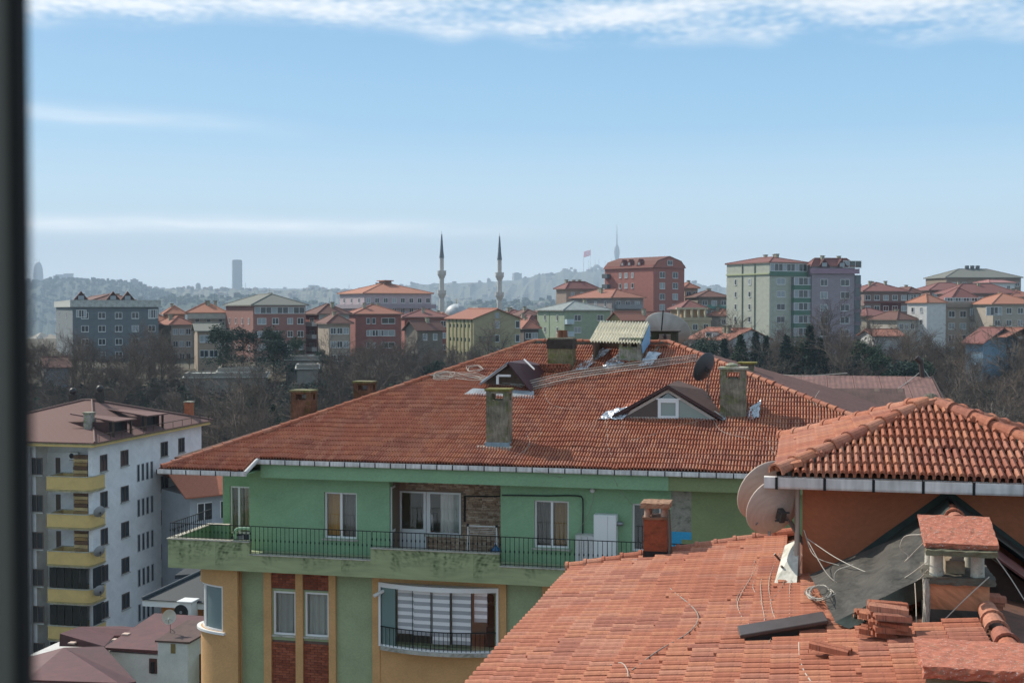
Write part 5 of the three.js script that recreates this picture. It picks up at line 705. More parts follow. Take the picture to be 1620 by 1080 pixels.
  for (let k = 0; k < 3; k++) { const p = Fz(148, 812 + k * 62.5, .3); dish(['grey dish on the second yellow balcony from the roof', 'grey dish on the third yellow balcony from the roof', 'grey dish on the glazed yellow balcony'][k], FW, [p.x + .55, p.y - .35, .35], { r: .42, mast: .4, az: -2.2, el: .4, m: M('#8d8f90', { roughness: .6 }), group: 'dishes on the yellow balconies' }); }
}
// generic small house: box walls with hip or gable roof in a frame whose origin is the near corner
function hipRoof(parent, x0, x1, z0, z1, y, rise, m, { over = .5, t = .1, gable = null, name = 'roof_slope', trim = null } = {}) {
  const X0 = x0 - over, X1 = x1 + over, Z0 = Math.max(z0, z1) + over, Z1 = Math.min(z0, z1) - over, w = X1 - X0, d = Z0 - Z1, c = [V(X0, y, Z0), V(X1, y, Z0), V(X1, y, Z1), V(X0, y, Z1)]; let a, b;
  if (gable === 'x') { a = V(X0, y + rise, (Z0 + Z1) / 2); b = V(X1, y + rise, (Z0 + Z1) / 2); } else if (gable === 'z') { a = V((X0 + X1) / 2, y + rise, Z0); b = V((X0 + X1) / 2, y + rise, Z1); } else if (w >= d) { a = V(X0 + d / 2, y + rise, (Z0 + Z1) / 2); b = V(X1 - d / 2, y + rise, (Z0 + Z1) / 2); } else { a = V((X0 + X1) / 2, y + rise, Z0 - w / 2); b = V((X0 + X1) / 2, y + rise, Z1 + w / 2); }
  const alongX = gable === 'x' || (!gable && w >= d);
  const f = alongX ? [[c[0], c[1], b, a], [c[2], c[3], a, b], [c[1], c[2], b], [c[3], c[0], a]] : [[c[1], c[2], b, a], [c[3], c[0], a, b], [c[0], c[1], a], [c[2], c[3], b]];
  (gable ? f.slice(0, 2) : f).forEach(q => mesh(name, slab(q, t, V(0, -1, 0)), m, parent));
  if (!gable) mesh('soffit', slab([c[0], c[1], c[2], c[3]].map(p => p.clone().add(V(0, -t - .003, 0))), .05), M('#a39c90'), parent);
  const cap = M('#96553d', { map: T.tile }); const hips = gable ? [[a, b]] : alongX ? [[c[0], a], [c[3], a], [c[1], b], [c[2], b], [a, b]] : [[c[0], a], [c[1], a], [c[2], b], [c[3], b], [a, b]];
  hips.forEach(([p, q]) => mesh('ridge_strip', bar(p.clone().add(V(0, .03, 0)), q.clone().add(V(0, .03, 0)), .13, 5), trim || cap, parent));
  return { a, b, c };
}
{
  // maroon sheet-roofed building at the lower left
  const FM = new Frame((() => { const p = at(55, 1080, 62); p.y = 0; return p; })(), -13), mar = M('#613230', { map: T.metal, roughness: .6 }), marD = M('#552b29', { map: T.metal, roughness: .6 }), wall = plaster('#d6d3cd'), h = thing('maroon_roofed_house', 'low white house with folded maroon sheet-metal roofs', 'house', FM);
  const Zz = (px, py, z) => FM.z(px, py, z), P = (px, py, z) => { const q = Zz(px, py, z); return V(q.x, q.y, z); };
  mesh('roof_sheet', slab([P(40, 1075, 6), P(187, 1080, 6), P(100, 1024, 0), P(40, 1040, 0)], .12, V(0, -1, 0)), mar, h);
  mesh('roof_sheet', slab([P(100, 1024, 0), P(187, 1082, 6), P(215, 1078, 4), P(163, 1022, -1)], .12, V(0, -1, 0)), marD, h);
  mesh('roof_sheet', slab([P(94, 1002, -2), P(164, 1022, -1), P(180, 1005, -6), P(125, 991, -6)], .1, V(0, -1, 0)), mar, h);
  mesh('roof_sheet', slab([P(125, 991, -6), P(180, 1005, -6), P(330, 1002, -9), P(190, 990, -9)], .1, V(0, -1, 0)), mar, h);
  mesh('fascia', slab([P(94, 1003, -2), P(93, 1022, -2), P(163, 1024, -1), P(164, 1022, -1)], .05, V(0, 0, -1)), marD, h);
  const zf = -1.2, y0 = 0, A = Zz(165, 1026, zf), B = Zz(253, 1030, zf);
  mesh('wall', [bx(A.x, B.x, y0, A.y - .14, zf - 5, zf), bx(Zz(60, 1050, -3).x, A.x, y0, A.y - .9, -7, -2.2)], wall, h); mesh('roof_sheet', slab([P(163, 1024, zf + .15), P(253, 1029, zf + .15), V(B.x + .1, A.y + .55, zf - 5.2), V(A.x - .1, A.y + .55, zf - 5.2)], .12, V(0, -1, 0)), mar, h); mesh('fascia', slab([P(163, 1026, zf + .16), P(253, 1031, zf + .16), P(253, 1035, zf + .16), P(163, 1028, zf + .16)], .03, V(0, 0, -1)), marD, h);
  const z2 = .1, C = Zz(249, 1012, z2), E2 = Zz(296, 1016, z2); mesh('stair_wall', bx(C.x, E2.x, y0, C.y - .02, z2 - 2.6, z2), plaster('#dcd9d3'), h); mesh('flat_roof', slab([V(C.x - .1, C.y, z2 + .1), V(E2.x + .15, E2.y + .05, z2 + .1), V(E2.x + .6, E2.y + .35, z2 - 2.8), V(C.x + .1, C.y + .3, z2 - 2.8)], .09, V(0, -1, 0)), M('#5d4640', { map: T.metal }), h);
  mesh('small_window', bx(Zz(270, 1030, z2).x, Zz(277, 1030, z2).x, Zz(272, 1033, z2).y, Zz(272, 1018, z2).y, z2 + .002, z2 + .03), M('#7d6a3c', { roughness: .3 }), h);
  const dd = grp('door', h), da = Zz(236, 1041, zf), db = Zz(248, 1041, zf); mesh('frame', bx(da.x, db.x, 2, da.y, zf + .002, zf + .05), M('#4a2a22'), dd); mesh('pane', bx(da.x + .1, db.x - .1, 2, da.y - .15, zf + .05, zf + .06), M('#16191a', { roughness: .1 }), dd);
  mesh('side_wall', bx(E2.x, E2.x + 1.6, 0, E2.y - .9, z2 - 3.2, z2 - 1.2), marD, h);
  for (const [px, py, z] of [[199, 1003, -3], [183, 1012, -3], [114, 1017, -1.5]]) { const q = P(px, py, z); mesh('roof_tile_scrap', rbx(q.x - .18, q.x + .18, q.y - .03, q.y + .05, z - .15, z + .15, .02), M('#c2a99a'), h); }
  const ac = Zz(160, 1045, zf + .2), u = thing('air_conditioner', 'white air conditioner on the wall under the maroon roof', 'air conditioner', FM, [ac.x - .45, ac.y - .3, zf - .1]); mesh('casing', rbx(-.1, .42, 0, .65, -.4, .25, .04), MAT.white, u); for (let i = 0; i < 5; i++) mesh('louvre', bx(-.08, .3, .1 + i * .1, .14 + i * .1, .251, .262), M('#a9abab'), u);
  const dp = Zz(268, 1012, -.8); dish('pale dish standing on the brown stair roof', FM, [dp.x, C.y + .1, -.8], { r: .33, mast: .75, az: .35, el: .5, m: M('#b6ab9e', { roughness: .6 }), group: 'dishes on the low roofs' });
  // orange house with dark roof
  const FD = new Frame((() => { const p = at(255, 985, 78); p.y = -4; return p; })(), -13), hd = thing('dark_roofed_house', 'small orange house with dark shingled roof and white eaves', 'house', FD), E = FD.z(255, 955, 0).y;
  mesh('wall', bx(0, 8, 0, E, -7, 0), plaster('#b8793a'), hd); mesh('eave', bx(-.85, 8.8, E, E + .42, -7.8, .8), MAT.white, hd); hipRoof(hd, 0, 8, 0, -7, E + .43, 2.1, M('#2b3338', { map: T.tile, roughness: .7 }), { over: .84, t: .04, trim: M('#333c42') }); mesh('skylight_frame', tube([V(3, E + 1.6, .3), V(3.3, E + 2.4, -.4), V(3.1, E + 1.9, -.2), V(4.6, E + 1.9, -.2)], .05, 12, 5), MAT.white, hd); mesh('shutter', bx(3.4, 6, E - 2.6, E - .5, .002, .05), M('#9a9b9a', { map: T.plaster }), hd);
  mesh('annex_roof', slab([V(-1.2, E + .9, -4), V(1.5, E + 1.2, -4), V(2, E + 2.4, -8), V(-.4, E + 2.0, -8)], .25, V(0, -1, 0)), M('#2b3338', { map: T.tile }), hd);
  const hp = FD.z(285, 985, 1.6), hpT = thing('heat_pump', 'boxy white heat pump with black fan disc on the maroon roof', 'heat pump', FD, [hp.x, hp.y - .3, 1.6]); mesh('casing', rbx(-.1, .7, .1, 1.55, -.9, .0, .03), MAT.white, hpT); mesh('lid', rbx(-.2, .8, 1.55, 1.63, -.95, .1, .02), MAT.white, hpT); mesh('fan_grille', move(new THREE.CylinderGeometry(.46, .46, .03, 28).toNonIndexed(), .05, .95, .02, 0, Math.PI / 2), MAT.iron, hpT); mesh('fan_hub', move(new THREE.CylinderGeometry(.09, .09, .05, 12).toNonIndexed(), .05, .95, .03, 0, Math.PI / 2), MAT.steel, hpT); for (const x of [0, .6]) mesh('foot', bx(x - .04, x + .04, -.2, .1, -.8, -.1), MAT.steel, hpT);
  // white house with a red roof behind
  const FR = new Frame((() => { const p = at(300, 830, 100); p.y = -8; return p; })(), 40), hr = thing('white_house', 'white house with red roof and glazed upper balcony beside the white block', 'house', FR), er = FR.z(300, 785, 0).y; mesh('wall', bx(0, 9, 0, er, -7, 0), plaster('#aeb2b6'), hr); hipRoof(hr, 0, 9, 0, -7, er + .02, 2.2, tileMats[2], { over: .7, gable: 'x' });
  for (let i = 0; i < 4; i++) for (let k = 0; k < 3; k++) { const w = grp('window', hr); mesh('pane', bx(.6 + i * 2, 1.9 + i * 2, er - 2 - k * 2.8, er - .6 - k * 2.8, .002, .02), MAT.glass, w); mesh('frame', [bx(.6 + i * 2, 1.9 + i * 2, er - .68 - k * 2.8, er - .6 - k * 2.8, .02, .05), bx(1.2 + i * 2, 1.28 + i * 2, er - 2 - k * 2.8, er - .68 - k * 2.8, .02, .05), bx(.6 + i * 2, .68 + i * 2, er - 2 - k * 2.8, er - .68 - k * 2.8, .02, .05)], MAT.pvc, w); }
  mesh('balcony', [bx(1, 5, er - 3.4, er - 3.2, 0, 1.2), bx(1, 5, er - 2.4, er - 2.36, 1.16, 1.2), ...Array.from({ length: 20 }, (_, i) => bx(1 + i * .21, 1.03 + i * .21, er - 3.2, er - 2.4, 1.17, 1.2))], MAT.iron, hr);
}
// ---------- terrain ----------
function ground(x, d) {                                               // height at x metres right, d metres ahead
  const side = sstep(-40, 60, x);
  let y = lerp(0, -8.6, sstep(52, 92, d)) * lerp(1, .75, side);
  y = lerp(y, lerp(8.5, 10, sstep(-60, 90, x)), sstep(135, 245, d));
  y = lerp(y, -22, sstep(470, 900, d)); y = lerp(y, -60, sstep(900, 2600, d));
  return y + (d > 40 ? fbm(x * .02, d * .02, 3) * 1.2 * sstep(60, 120, d) : 0);
}
{
  const v = [], ds = [-30, -10, 5, 20, 35, 50, 58, 66, 74, 82, 90, 100, 110, 120, 130, 140, 150, 160, 170, 180, 190, 200, 210, 220, 230, 240, 255, 270, 290, 310, 335, 360, 400, 440, 480, 520, 580, 650, 750, 900, 1100, 1400, 1800, 2400, 3200, 4500, 6500, 9300], nx = 70, X = (i, d) => (i / nx - .5) * 2 * (60 + Math.max(d, 0) * 1.1);
  for (let j = 0; j < ds.length - 1; j++) for (let i = 0; i < nx; i++) { const P = (a, b) => { const d = ds[b], x = X(a, d); return [x, ground(x, d), -d]; }; const a = P(i, j), b = P(i + 1, j), c = P(i + 1, j + 1), e = P(i, j + 1); v.push(...a, ...b, ...c, ...a, ...c, ...e); }
  const g = new THREE.BufferGeometry(); g.setAttribute('position', new THREE.Float32BufferAttribute(v, 3)); g.computeVertexNormals();
  const soil = tex(512, (u, w) => { const s = wf(u, w, 4, 5, 111), f = wf(u, w, 40, 3, 115), k = sstep(-.1, .35, wf(u, w, 7, 4, 119)); return [.30 + .1 * s + .12 * f - .08 * k, .265 + .09 * s + .11 * f - .03 * k, .215 + .07 * s + .09 * f - .05 * k]; }, { rep: [.06, .06] });
  setUD(mesh('ground', boxUV(g), M('#ffffff', { map: soil, roughness: 1 }), null), null, null, null, 'structure');
}
// ---------- trees ----------
const bark = M('#6a5d52', { roughness: 1, map: T.dirty }), twigM = M('#6d5f57', { roughness: 1 }), barkPale = M('#a39a8c', { roughness: 1, map: T.dirty });
function bareTree(seed, H, spread = .5, dens = 1) {                   // trunk and limbs, boughs, fine twigs
  const R = rng(seed), wood = { v: [] }, twig = { v: [] };
  const seg = (o, a, b, r0, r1, n) => { const d = b.clone().sub(a).normalize(), u = Math.abs(d.y) > .9 ? V(1, 0, 0) : V(0, 1, 0), e = u.cross(d).normalize(), f = d.clone().cross(e); const P = (p, r, k) => { const t = k / n * 2 * Math.PI; return p.clone().addScaledVector(e, Math.cos(t) * r).addScaledVector(f, Math.sin(t) * r); }; for (let k = 0; k < n; k++) { const p = P(a, r0, k), q = P(a, r0, k + 1), s = P(b, r1, k + 1), t = P(b, r1, k); for (const w of r1 > .001 ? [p, q, s, p, s, t] : [p, q, s]) o.v.push(w.x, w.y, w.z); } };
  const grow = (p, dir, L, r, lev) => {
    const segs = lev < 2 ? 3 : lev === 2 ? 2 : 1; let q = p, d = dir.clone(), rr = r; const kids = [];
    for (let i = 0; i < segs; i++) { d.add(V((R() - .5) * .35, (R() - .3) * .2, (R() - .5) * .35)).normalize(); const e = q.clone().addScaledVector(d, L / segs), r1 = lev === 4 ? .0005 : rr * (lev === 0 ? .8 : .68); seg(lev < 3 ? wood : twig, q, e, rr, r1, lev < 2 ? 5 : 3); kids.push([q, e, d.clone(), r1]); q = e; rr = r1; }
    if (lev >= 4) return;
    const n = Math.round([8, 6, 6, 5][lev] * dens);
    for (let i = 0; i < n; i++) { const t = lev === 0 ? .3 + .7 * (i + R()) / n : .2 + .8 * (i + R()) / n, k = Math.min(segs - 1, Math.floor(t * segs)), [a, b, dd, r1] = kids[k], at0 = a.clone().lerp(b, clamp(t * segs - k)); const an = R() * 6.283, side = V(Math.cos(an), 0, Math.sin(an)).addScaledVector(dd, -dd.x * Math.cos(an) - dd.z * Math.sin(an)).normalize(), sp = lev === 0 ? spread * (1.15 - .5 * t) * 2 : .95; const nd = dd.clone().addScaledVector(side, sp).add(V(0, .15, 0)).normalize(); grow(at0, nd, L * [.55, .55, .5, .55][lev] * (.7 + R() * .6), Math.max(lev > 1 ? .017 : .03, Math.min(r1, r * .5) * (.7 + R() * .2)), lev + 1); }
  };
  grow(V(0, -.4, 0), V(0, 1, 0), H * .62, H * .017, 0);
  const mk = o => { const g = new THREE.BufferGeometry(); g.setAttribute('position', new THREE.Float32BufferAttribute(o.v, 3)); g.computeVertexNormals(); return boxUV(g); };
  return [mk(wood), mk(twig)];
}
function needleTree(seed, H, W, kind) {                               // evergreen: trunk, whorled limbs, many small needle sprays
  const R = rng(seed), leaf = [], wood = [bar(V(0, -.4, 0), V(0, H * .95, 0), H * .018, 6, .02)], nl = kind === 'cypress' ? 0 : Math.round(H * 3.2);
  const spray = (p, s) => { const a = R() * 6.283, e = (R() - .35) * 1.3, d = V(Math.cos(a) * Math.cos(e), Math.sin(e), Math.sin(a) * Math.cos(e)), u = V(R() - .5, R() - .5, R() - .5).cross(d).normalize(), b = p.clone().addScaledVector(d, s), w = s * .22; const x = p.clone().addScaledVector(d, s * .45); for (const q of [p, x.clone().addScaledVector(u, w), b, p, b, x.clone().addScaledVector(u, -w)]) leaf.push(q.x, q.y, q.z); };
  if (kind === 'cypress' || kind === 'cone') { for (let i = 0; i < 2600; i++) { const t = Math.pow(R(), .8), a = R() * 6.283, prof = kind === 'cone' ? (1 - t) * (.72 + .28 * Math.sin(t * 34 + a)) + .05 : Math.sin(Math.PI * Math.min(1, .1 + t * .95)) * .7 + .1, r = W * .5 * prof * Math.sqrt(.25 + .75 * R()); spray(V(Math.cos(a) * r, H * (.08 + .92 * t), Math.sin(a) * r), .22 + R() * .25); } if (kind === 'cone') for (let i = 0; i < nl; i++) { const t = i / nl, a = i * 2.4, r = W * .48 * (1 - t); wood.push(bar(V(0, H * (.08 + .9 * t), 0), V(Math.cos(a) * r, H * (.06 + .9 * t), Math.sin(a) * r), .03, 3, .008)); } }
  else { const clumps = []; for (let i = 0; i < 26; i++) { const t = .35 + .65 * R(), a = R() * 6.283, r = W * .5 * Math.sqrt(R()) * (1.15 - .6 * t); clumps.push(V(Math.cos(a) * r, H * t, Math.sin(a) * r)); } for (const c of clumps) { wood.push(bar(V(0, Math.max(.5, c.y - H * .22), 0), c, .07, 4, .02)); const cr = W * (.12 + .1 * R()); for (let i = 0; i < 110; i++) { const q = V(R() - .5, (R() - .5) * .7, R() - .5).normalize().multiplyScalar(cr * Math.cbrt(R())); spray(c.clone().add(q), .24 + R() * .24); } } }
  const g = new THREE.BufferGeometry(); g.setAttribute('position', new THREE.Float32BufferAttribute(leaf, 3)); g.computeVertexNormals(); return [prep(wood), boxUV(g)];
}
{
  const R = rng(2024), lab = ['bare tree with a rounded crown of fine grey-brown twigs in the valley thicket', 'tall bare tree with upright grey limbs in the valley thicket', 'bare tree with wide spreading limbs in the valley thicket', 'small bare tree with dense low twigs in the valley thicket', 'slender bare tree with sparse brown twigs in the valley thicket'];
  const kinds = [[3, 9, .5, 1], [5, 11, .34, 1], [7, 9, .66, 1], [13, 6.5, .6, 1.05], [17, 10, .42, .85]].map(([s, h, sp, d], i) => { const [w, t] = bareTree(s, h, sp, d); return { w, t, i }; });
  const put = (k, x, d, s, name, label, group, wm = bark, tm = twigM) => { const t = thing(name, label, 'tree', null, [x, ground(x, d), -d], group); const a = shade(new THREE.Mesh(kinds[k].w, wm)), b = shade(new THREE.Mesh(kinds[k].t, tm)); a.name = 'trunk'; b.name = 'crown'; t.add(a, b); t.scale.setScalar(s); t.rotation.y = R() * 6.28; return t; };
  const twigs = ['#5c4f46', '#64564a', '#524740', '#6a5b50', '#5a5249'].map(c => M(c, { roughness: 1 }));
  // rows of the thicket, from the far slope down into the valley: pixel column picks x at each distance
  const X = (px, d) => (px - CX) / F * d;
  let n = 0;
  for (const [d0, d1, px0, px1, cnt] of [[205, 240, 45, 640, 30], [175, 205, 45, 730, 38], [148, 175, 45, 760, 36], [122, 148, 45, 620, 30], [108, 122, 200, 560, 14], [210, 236, 1080, 1640, 26], [175, 210, 1080, 1650, 40], [140, 175, 1100, 1660, 36], [105, 140, 1180, 1660, 26]])
    for (let i = 0; i < cnt; i++) { const d = lerp(d0, d1, R()), px = lerp(px0, px1, (i + R()) / cnt), x = X(px, d); if (px < 330 && d < 118) continue; if (px > 270 && px < 540 && d > 196 && d < 236) continue; const k = Math.floor(R() * 5), far = sstep(235, 150, d); put(k, x, d, (.8 + R() * .45) * lerp(.85, 1.2, far), 'bare_tree', lab[k], 'bare trees in the valley', bark, twigs[Math.floor(R() * 5)]); n++; }
  put(1, X(1567, 128), 128, 1.25, 'bare_tree', 'tall bare tree with a pale trunk standing out from the thicket', 'bare trees in the valley', barkPale, M('#8d8378', { roughness: 1 }));
  for (const [px, py, d, s, k] of [[1250, 575, 205, .8, 3], [560, 540, 242, .7, 3], [640, 545, 240, .8, 2], [590, 548, 240, .75, 0], [775, 560, 235, .8, 1]]) put(k, X(px, d), d, s, 'bare_tree', 'bare garden tree on the slope beside the houses', 'garden trees on the slope');
  // the thicket between them: saplings and brush too dense to count
  { const th = [[3, 820], [4, 620], [0, 420]], R3 = rng(77), m4 = new THREE.Matrix4(), q4 = new THREE.Quaternion(), col = new THREE.Color(); let first = true;
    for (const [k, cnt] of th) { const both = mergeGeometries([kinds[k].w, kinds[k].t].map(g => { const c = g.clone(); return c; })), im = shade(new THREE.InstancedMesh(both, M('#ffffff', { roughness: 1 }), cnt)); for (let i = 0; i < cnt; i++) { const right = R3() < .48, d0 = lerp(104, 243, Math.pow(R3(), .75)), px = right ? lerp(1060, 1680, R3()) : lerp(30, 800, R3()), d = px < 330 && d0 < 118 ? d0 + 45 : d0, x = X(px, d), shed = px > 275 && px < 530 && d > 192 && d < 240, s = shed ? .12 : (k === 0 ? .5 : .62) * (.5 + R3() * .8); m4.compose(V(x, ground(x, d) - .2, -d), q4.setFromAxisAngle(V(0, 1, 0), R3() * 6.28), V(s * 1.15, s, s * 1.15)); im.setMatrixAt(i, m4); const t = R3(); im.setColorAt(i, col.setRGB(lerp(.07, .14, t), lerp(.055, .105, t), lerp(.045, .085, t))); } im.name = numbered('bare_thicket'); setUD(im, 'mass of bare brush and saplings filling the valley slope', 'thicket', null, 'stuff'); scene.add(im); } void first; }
  // evergreens
  const ev = [needleTree(31, 8, 5.2, 'pine'), needleTree(37, 9, 4.2, 'cone'), needleTree(41, 8.5, 3.0, 'cypress'), needleTree(43, 6, 5.5, 'pine')], nd = ['#26392a', '#22352b', '#2c402c', '#24382f'].map(c => M(c, { roughness: .95, transmission: .0 }));
  const evl = ['dark green pine with layered irregular crown among the bare trees', 'pointed dark green fir among the bare trees', 'slim upright dark cypress among the bare trees', 'broad low dark green pine among the bare trees'];
  const pe = (k, px, pyBase, d, s) => { const x = X(px, d), t = thing('evergreen_tree', evl[k], 'tree', null, [x, ground(x, d), -d], 'evergreens on the slope'), a = shade(new THREE.Mesh(ev[k][0], bark)), b = shade(new THREE.Mesh(ev[k][1], nd[(k + Math.floor(px)) % 4])); a.name = 'trunk'; b.name = 'crown'; t.add(a, b); t.scale.setScalar(s); t.rotation.y = R() * 6.28; };
  for (const a of [[0, 352, 0, 224, 1.2], [0, 385, 0, 228, 1.1], [3, 436, 0, 222, 1.2], [0, 432, 0, 230, 1.05], [0, 470, 0, 232, .8], [3, 516, 0, 222, .72], [3, 556, 0, 225, .62], [0, 505, 0, 230, .55], [3, 478, 0, 226, .6], [3, 405, 0, 215, .6], [2, 432, 0, 180, .95], [3, 660, 0, 200, .7], [3, 715, 0, 180, .9], [3, 690, 0, 214, .8], [0, 1120, 0, 204, 1.25], [1, 1146, 0, 200, 1.25], [2, 1172, 0, 205, 1.3], [1, 1196, 0, 202, 1.35], [1, 1212, 0, 206, 1.2], [2, 1245, 0, 205, 1.3], [0, 1262, 0, 207, 1.2], [1, 1282, 0, 203, 1.4], [2, 1298, 0, 206, 1.2], [0, 1370, 0, 204, 1.15], [0, 1390, 0, 200, 1.0], [3, 1340, 0, 204, 1.1], [0, 1435, 0, 185, 1.35], [0, 1450, 0, 190, 1.2], [3, 1465, 0, 152, .85], [3, 1570, 0, 190, .9], [3, 1605, 0, 165, .8], [1, 805, 0, 205, .5], [3, 770, 0, 190, .7], [3, 330, 0, 128, .9], [3, 400, 0, 125, 1], [3, 600, 0, 150, .9], [3, 530, 0, 132, .95], [3, 1500, 0, 130, .9], [3, 1530, 0, 145, .9]]) pe(...a);
  // ivy and brambles over the valley floor
  const leafG = (() => { const r = rng(6), v = []; for (let i = 0; i < 26; i++) { const p = V(r() - .5, r() * .6, r() - .5).multiplyScalar(2.2), u = V(r() - .5, r() - .5, r() - .5).normalize().multiplyScalar(.28), w = V(r() - .5, r() - .5, r() - .5).cross(u).normalize().multiplyScalar(.2); for (const q of [p.clone().sub(u), p.clone().add(w), p.clone().add(u), p.clone().sub(u), p.clone().add(u), p.clone().sub(w)]) v.push(q.x, q.y, q.z); } const g = new THREE.BufferGeometry(); g.setAttribute('position', new THREE.Float32BufferAttribute(v, 3)); g.computeVertexNormals(); return boxUV(g); })();
  const cnt = 9500, im = shade(new THREE.InstancedMesh(leafG, M('#ffffff', { roughness: .95 }), cnt)), m4 = new THREE.Matrix4(), q4 = new THREE.Quaternion(), col = new THREE.Color(), R2 = rng(99);
  for (let i = 0; i < cnt; i++) { const right = R2() < .45, d = lerp(100, 215, Math.pow(R2(), .8)), x = right ? X(lerp(1060, 1680, R2()), d) : X(lerp(30, 780, R2()), d), cl = fbm(x * .09, d * .09, 2), s = .5 + R2() * .8; m4.compose(V(x, ground(x, d) - .1 + Math.max(0, cl + .15) * 4.5 * R2(), -d), q4.setFromAxisAngle(V(0, 1, 0), R2() * 6.28), V(s, s, s)); im.setMatrixAt(i, m4); const g = .5 + .5 * N2(x * .05, d * .05); im.setColorAt(i, col.setRGB(lerp(.028, .06, g) * (.7 + .6 * R2()), lerp(.055, .06, g) * (.7 + .6 * R2()), lerp(.038, .045, g))); }
  im.name = 'undergrowth'; setUD(im, 'dark ivy and brambles covering the valley floor', 'undergrowth', null, 'stuff'); scene.add(im);
}
// ---------- the town on the opposite slope ----------
const roofRed = M('#9a6350', { map: T.tile, roughness: .9 }), roofBrown = M('#6e4a40', { map: T.tile, roughness: .9 }), roofGrey = M('#77776e', { map: T.tile, roughness: .9 }), roofMaroon = M('#815049', { map: T.tile, roughness: .85 }), roofOrange = M('#ad735a', { map: T.tile, roughness: .9 });
const winDark = M('#363c40', { roughness: .12 }), winCurt = M('#8b9295', { roughness: .35 }), frameWhite = M('#c9c9c6', { roughness: .5 });
const unit = new THREE.BoxGeometry(1, 1, 1);
function cube(name, x0, x1, y0, y1, z0, z1, m, parent) { const o = shade(new THREE.Mesh(unit, m)); o.name = name; o.position.set((x0 + x1) / 2, (y0 + y1) / 2, (z0 + z1) / 2); o.scale.set(Math.abs(x1 - x0), Math.abs(y1 - y0), Math.abs(z1 - z0)); parent.add(o); return o; }
const _wg = {};
function townWindow(parent, face, u, y, w, h, off, seed) {            // face 'f': along x at z = off; 'l': along -z at x = off; frame ring with recessed pane
  const key = w.toFixed(2) + '_' + h.toFixed(2) + '_' + (w > 1.05 ? 2 : 1); const G = _wg[key] ??= (() => { const f = .09, p = [bx(-w / 2, w / 2, h / 2 - f, h / 2, -.06, .07), bx(-w / 2, w / 2, -h / 2 - .08, -h / 2 + f, -.06, .12), bx(-w / 2, -w / 2 + f, -h / 2 + f, h / 2 - f, -.06, .07), bx(w / 2 - f, w / 2, -h / 2 + f, h / 2 - f, -.06, .07)]; if (w > 1.05) p.push(bx(-.04, .04, -h / 2 + f, h / 2 - f, -.05, .06)); return { fr: prep(p), pn: bx(-w / 2 + f, w / 2 - f, -h / 2 + f, h / 2 - f, .004, .012) }; })();
  const g = grp('window', parent); const a = shade(new THREE.Mesh(G.fr, frameWhite)), b = shade(new THREE.Mesh(G.pn, seed % 3 === 0 ? winCurt : winDark)); a.name = 'frame'; b.name = 'pane'; g.add(a, b);
  if (face === 'f') g.position.set(u, y, off); else { g.position.set(off, y, u); g.rotation.y = -Math.PI / 2; }
}
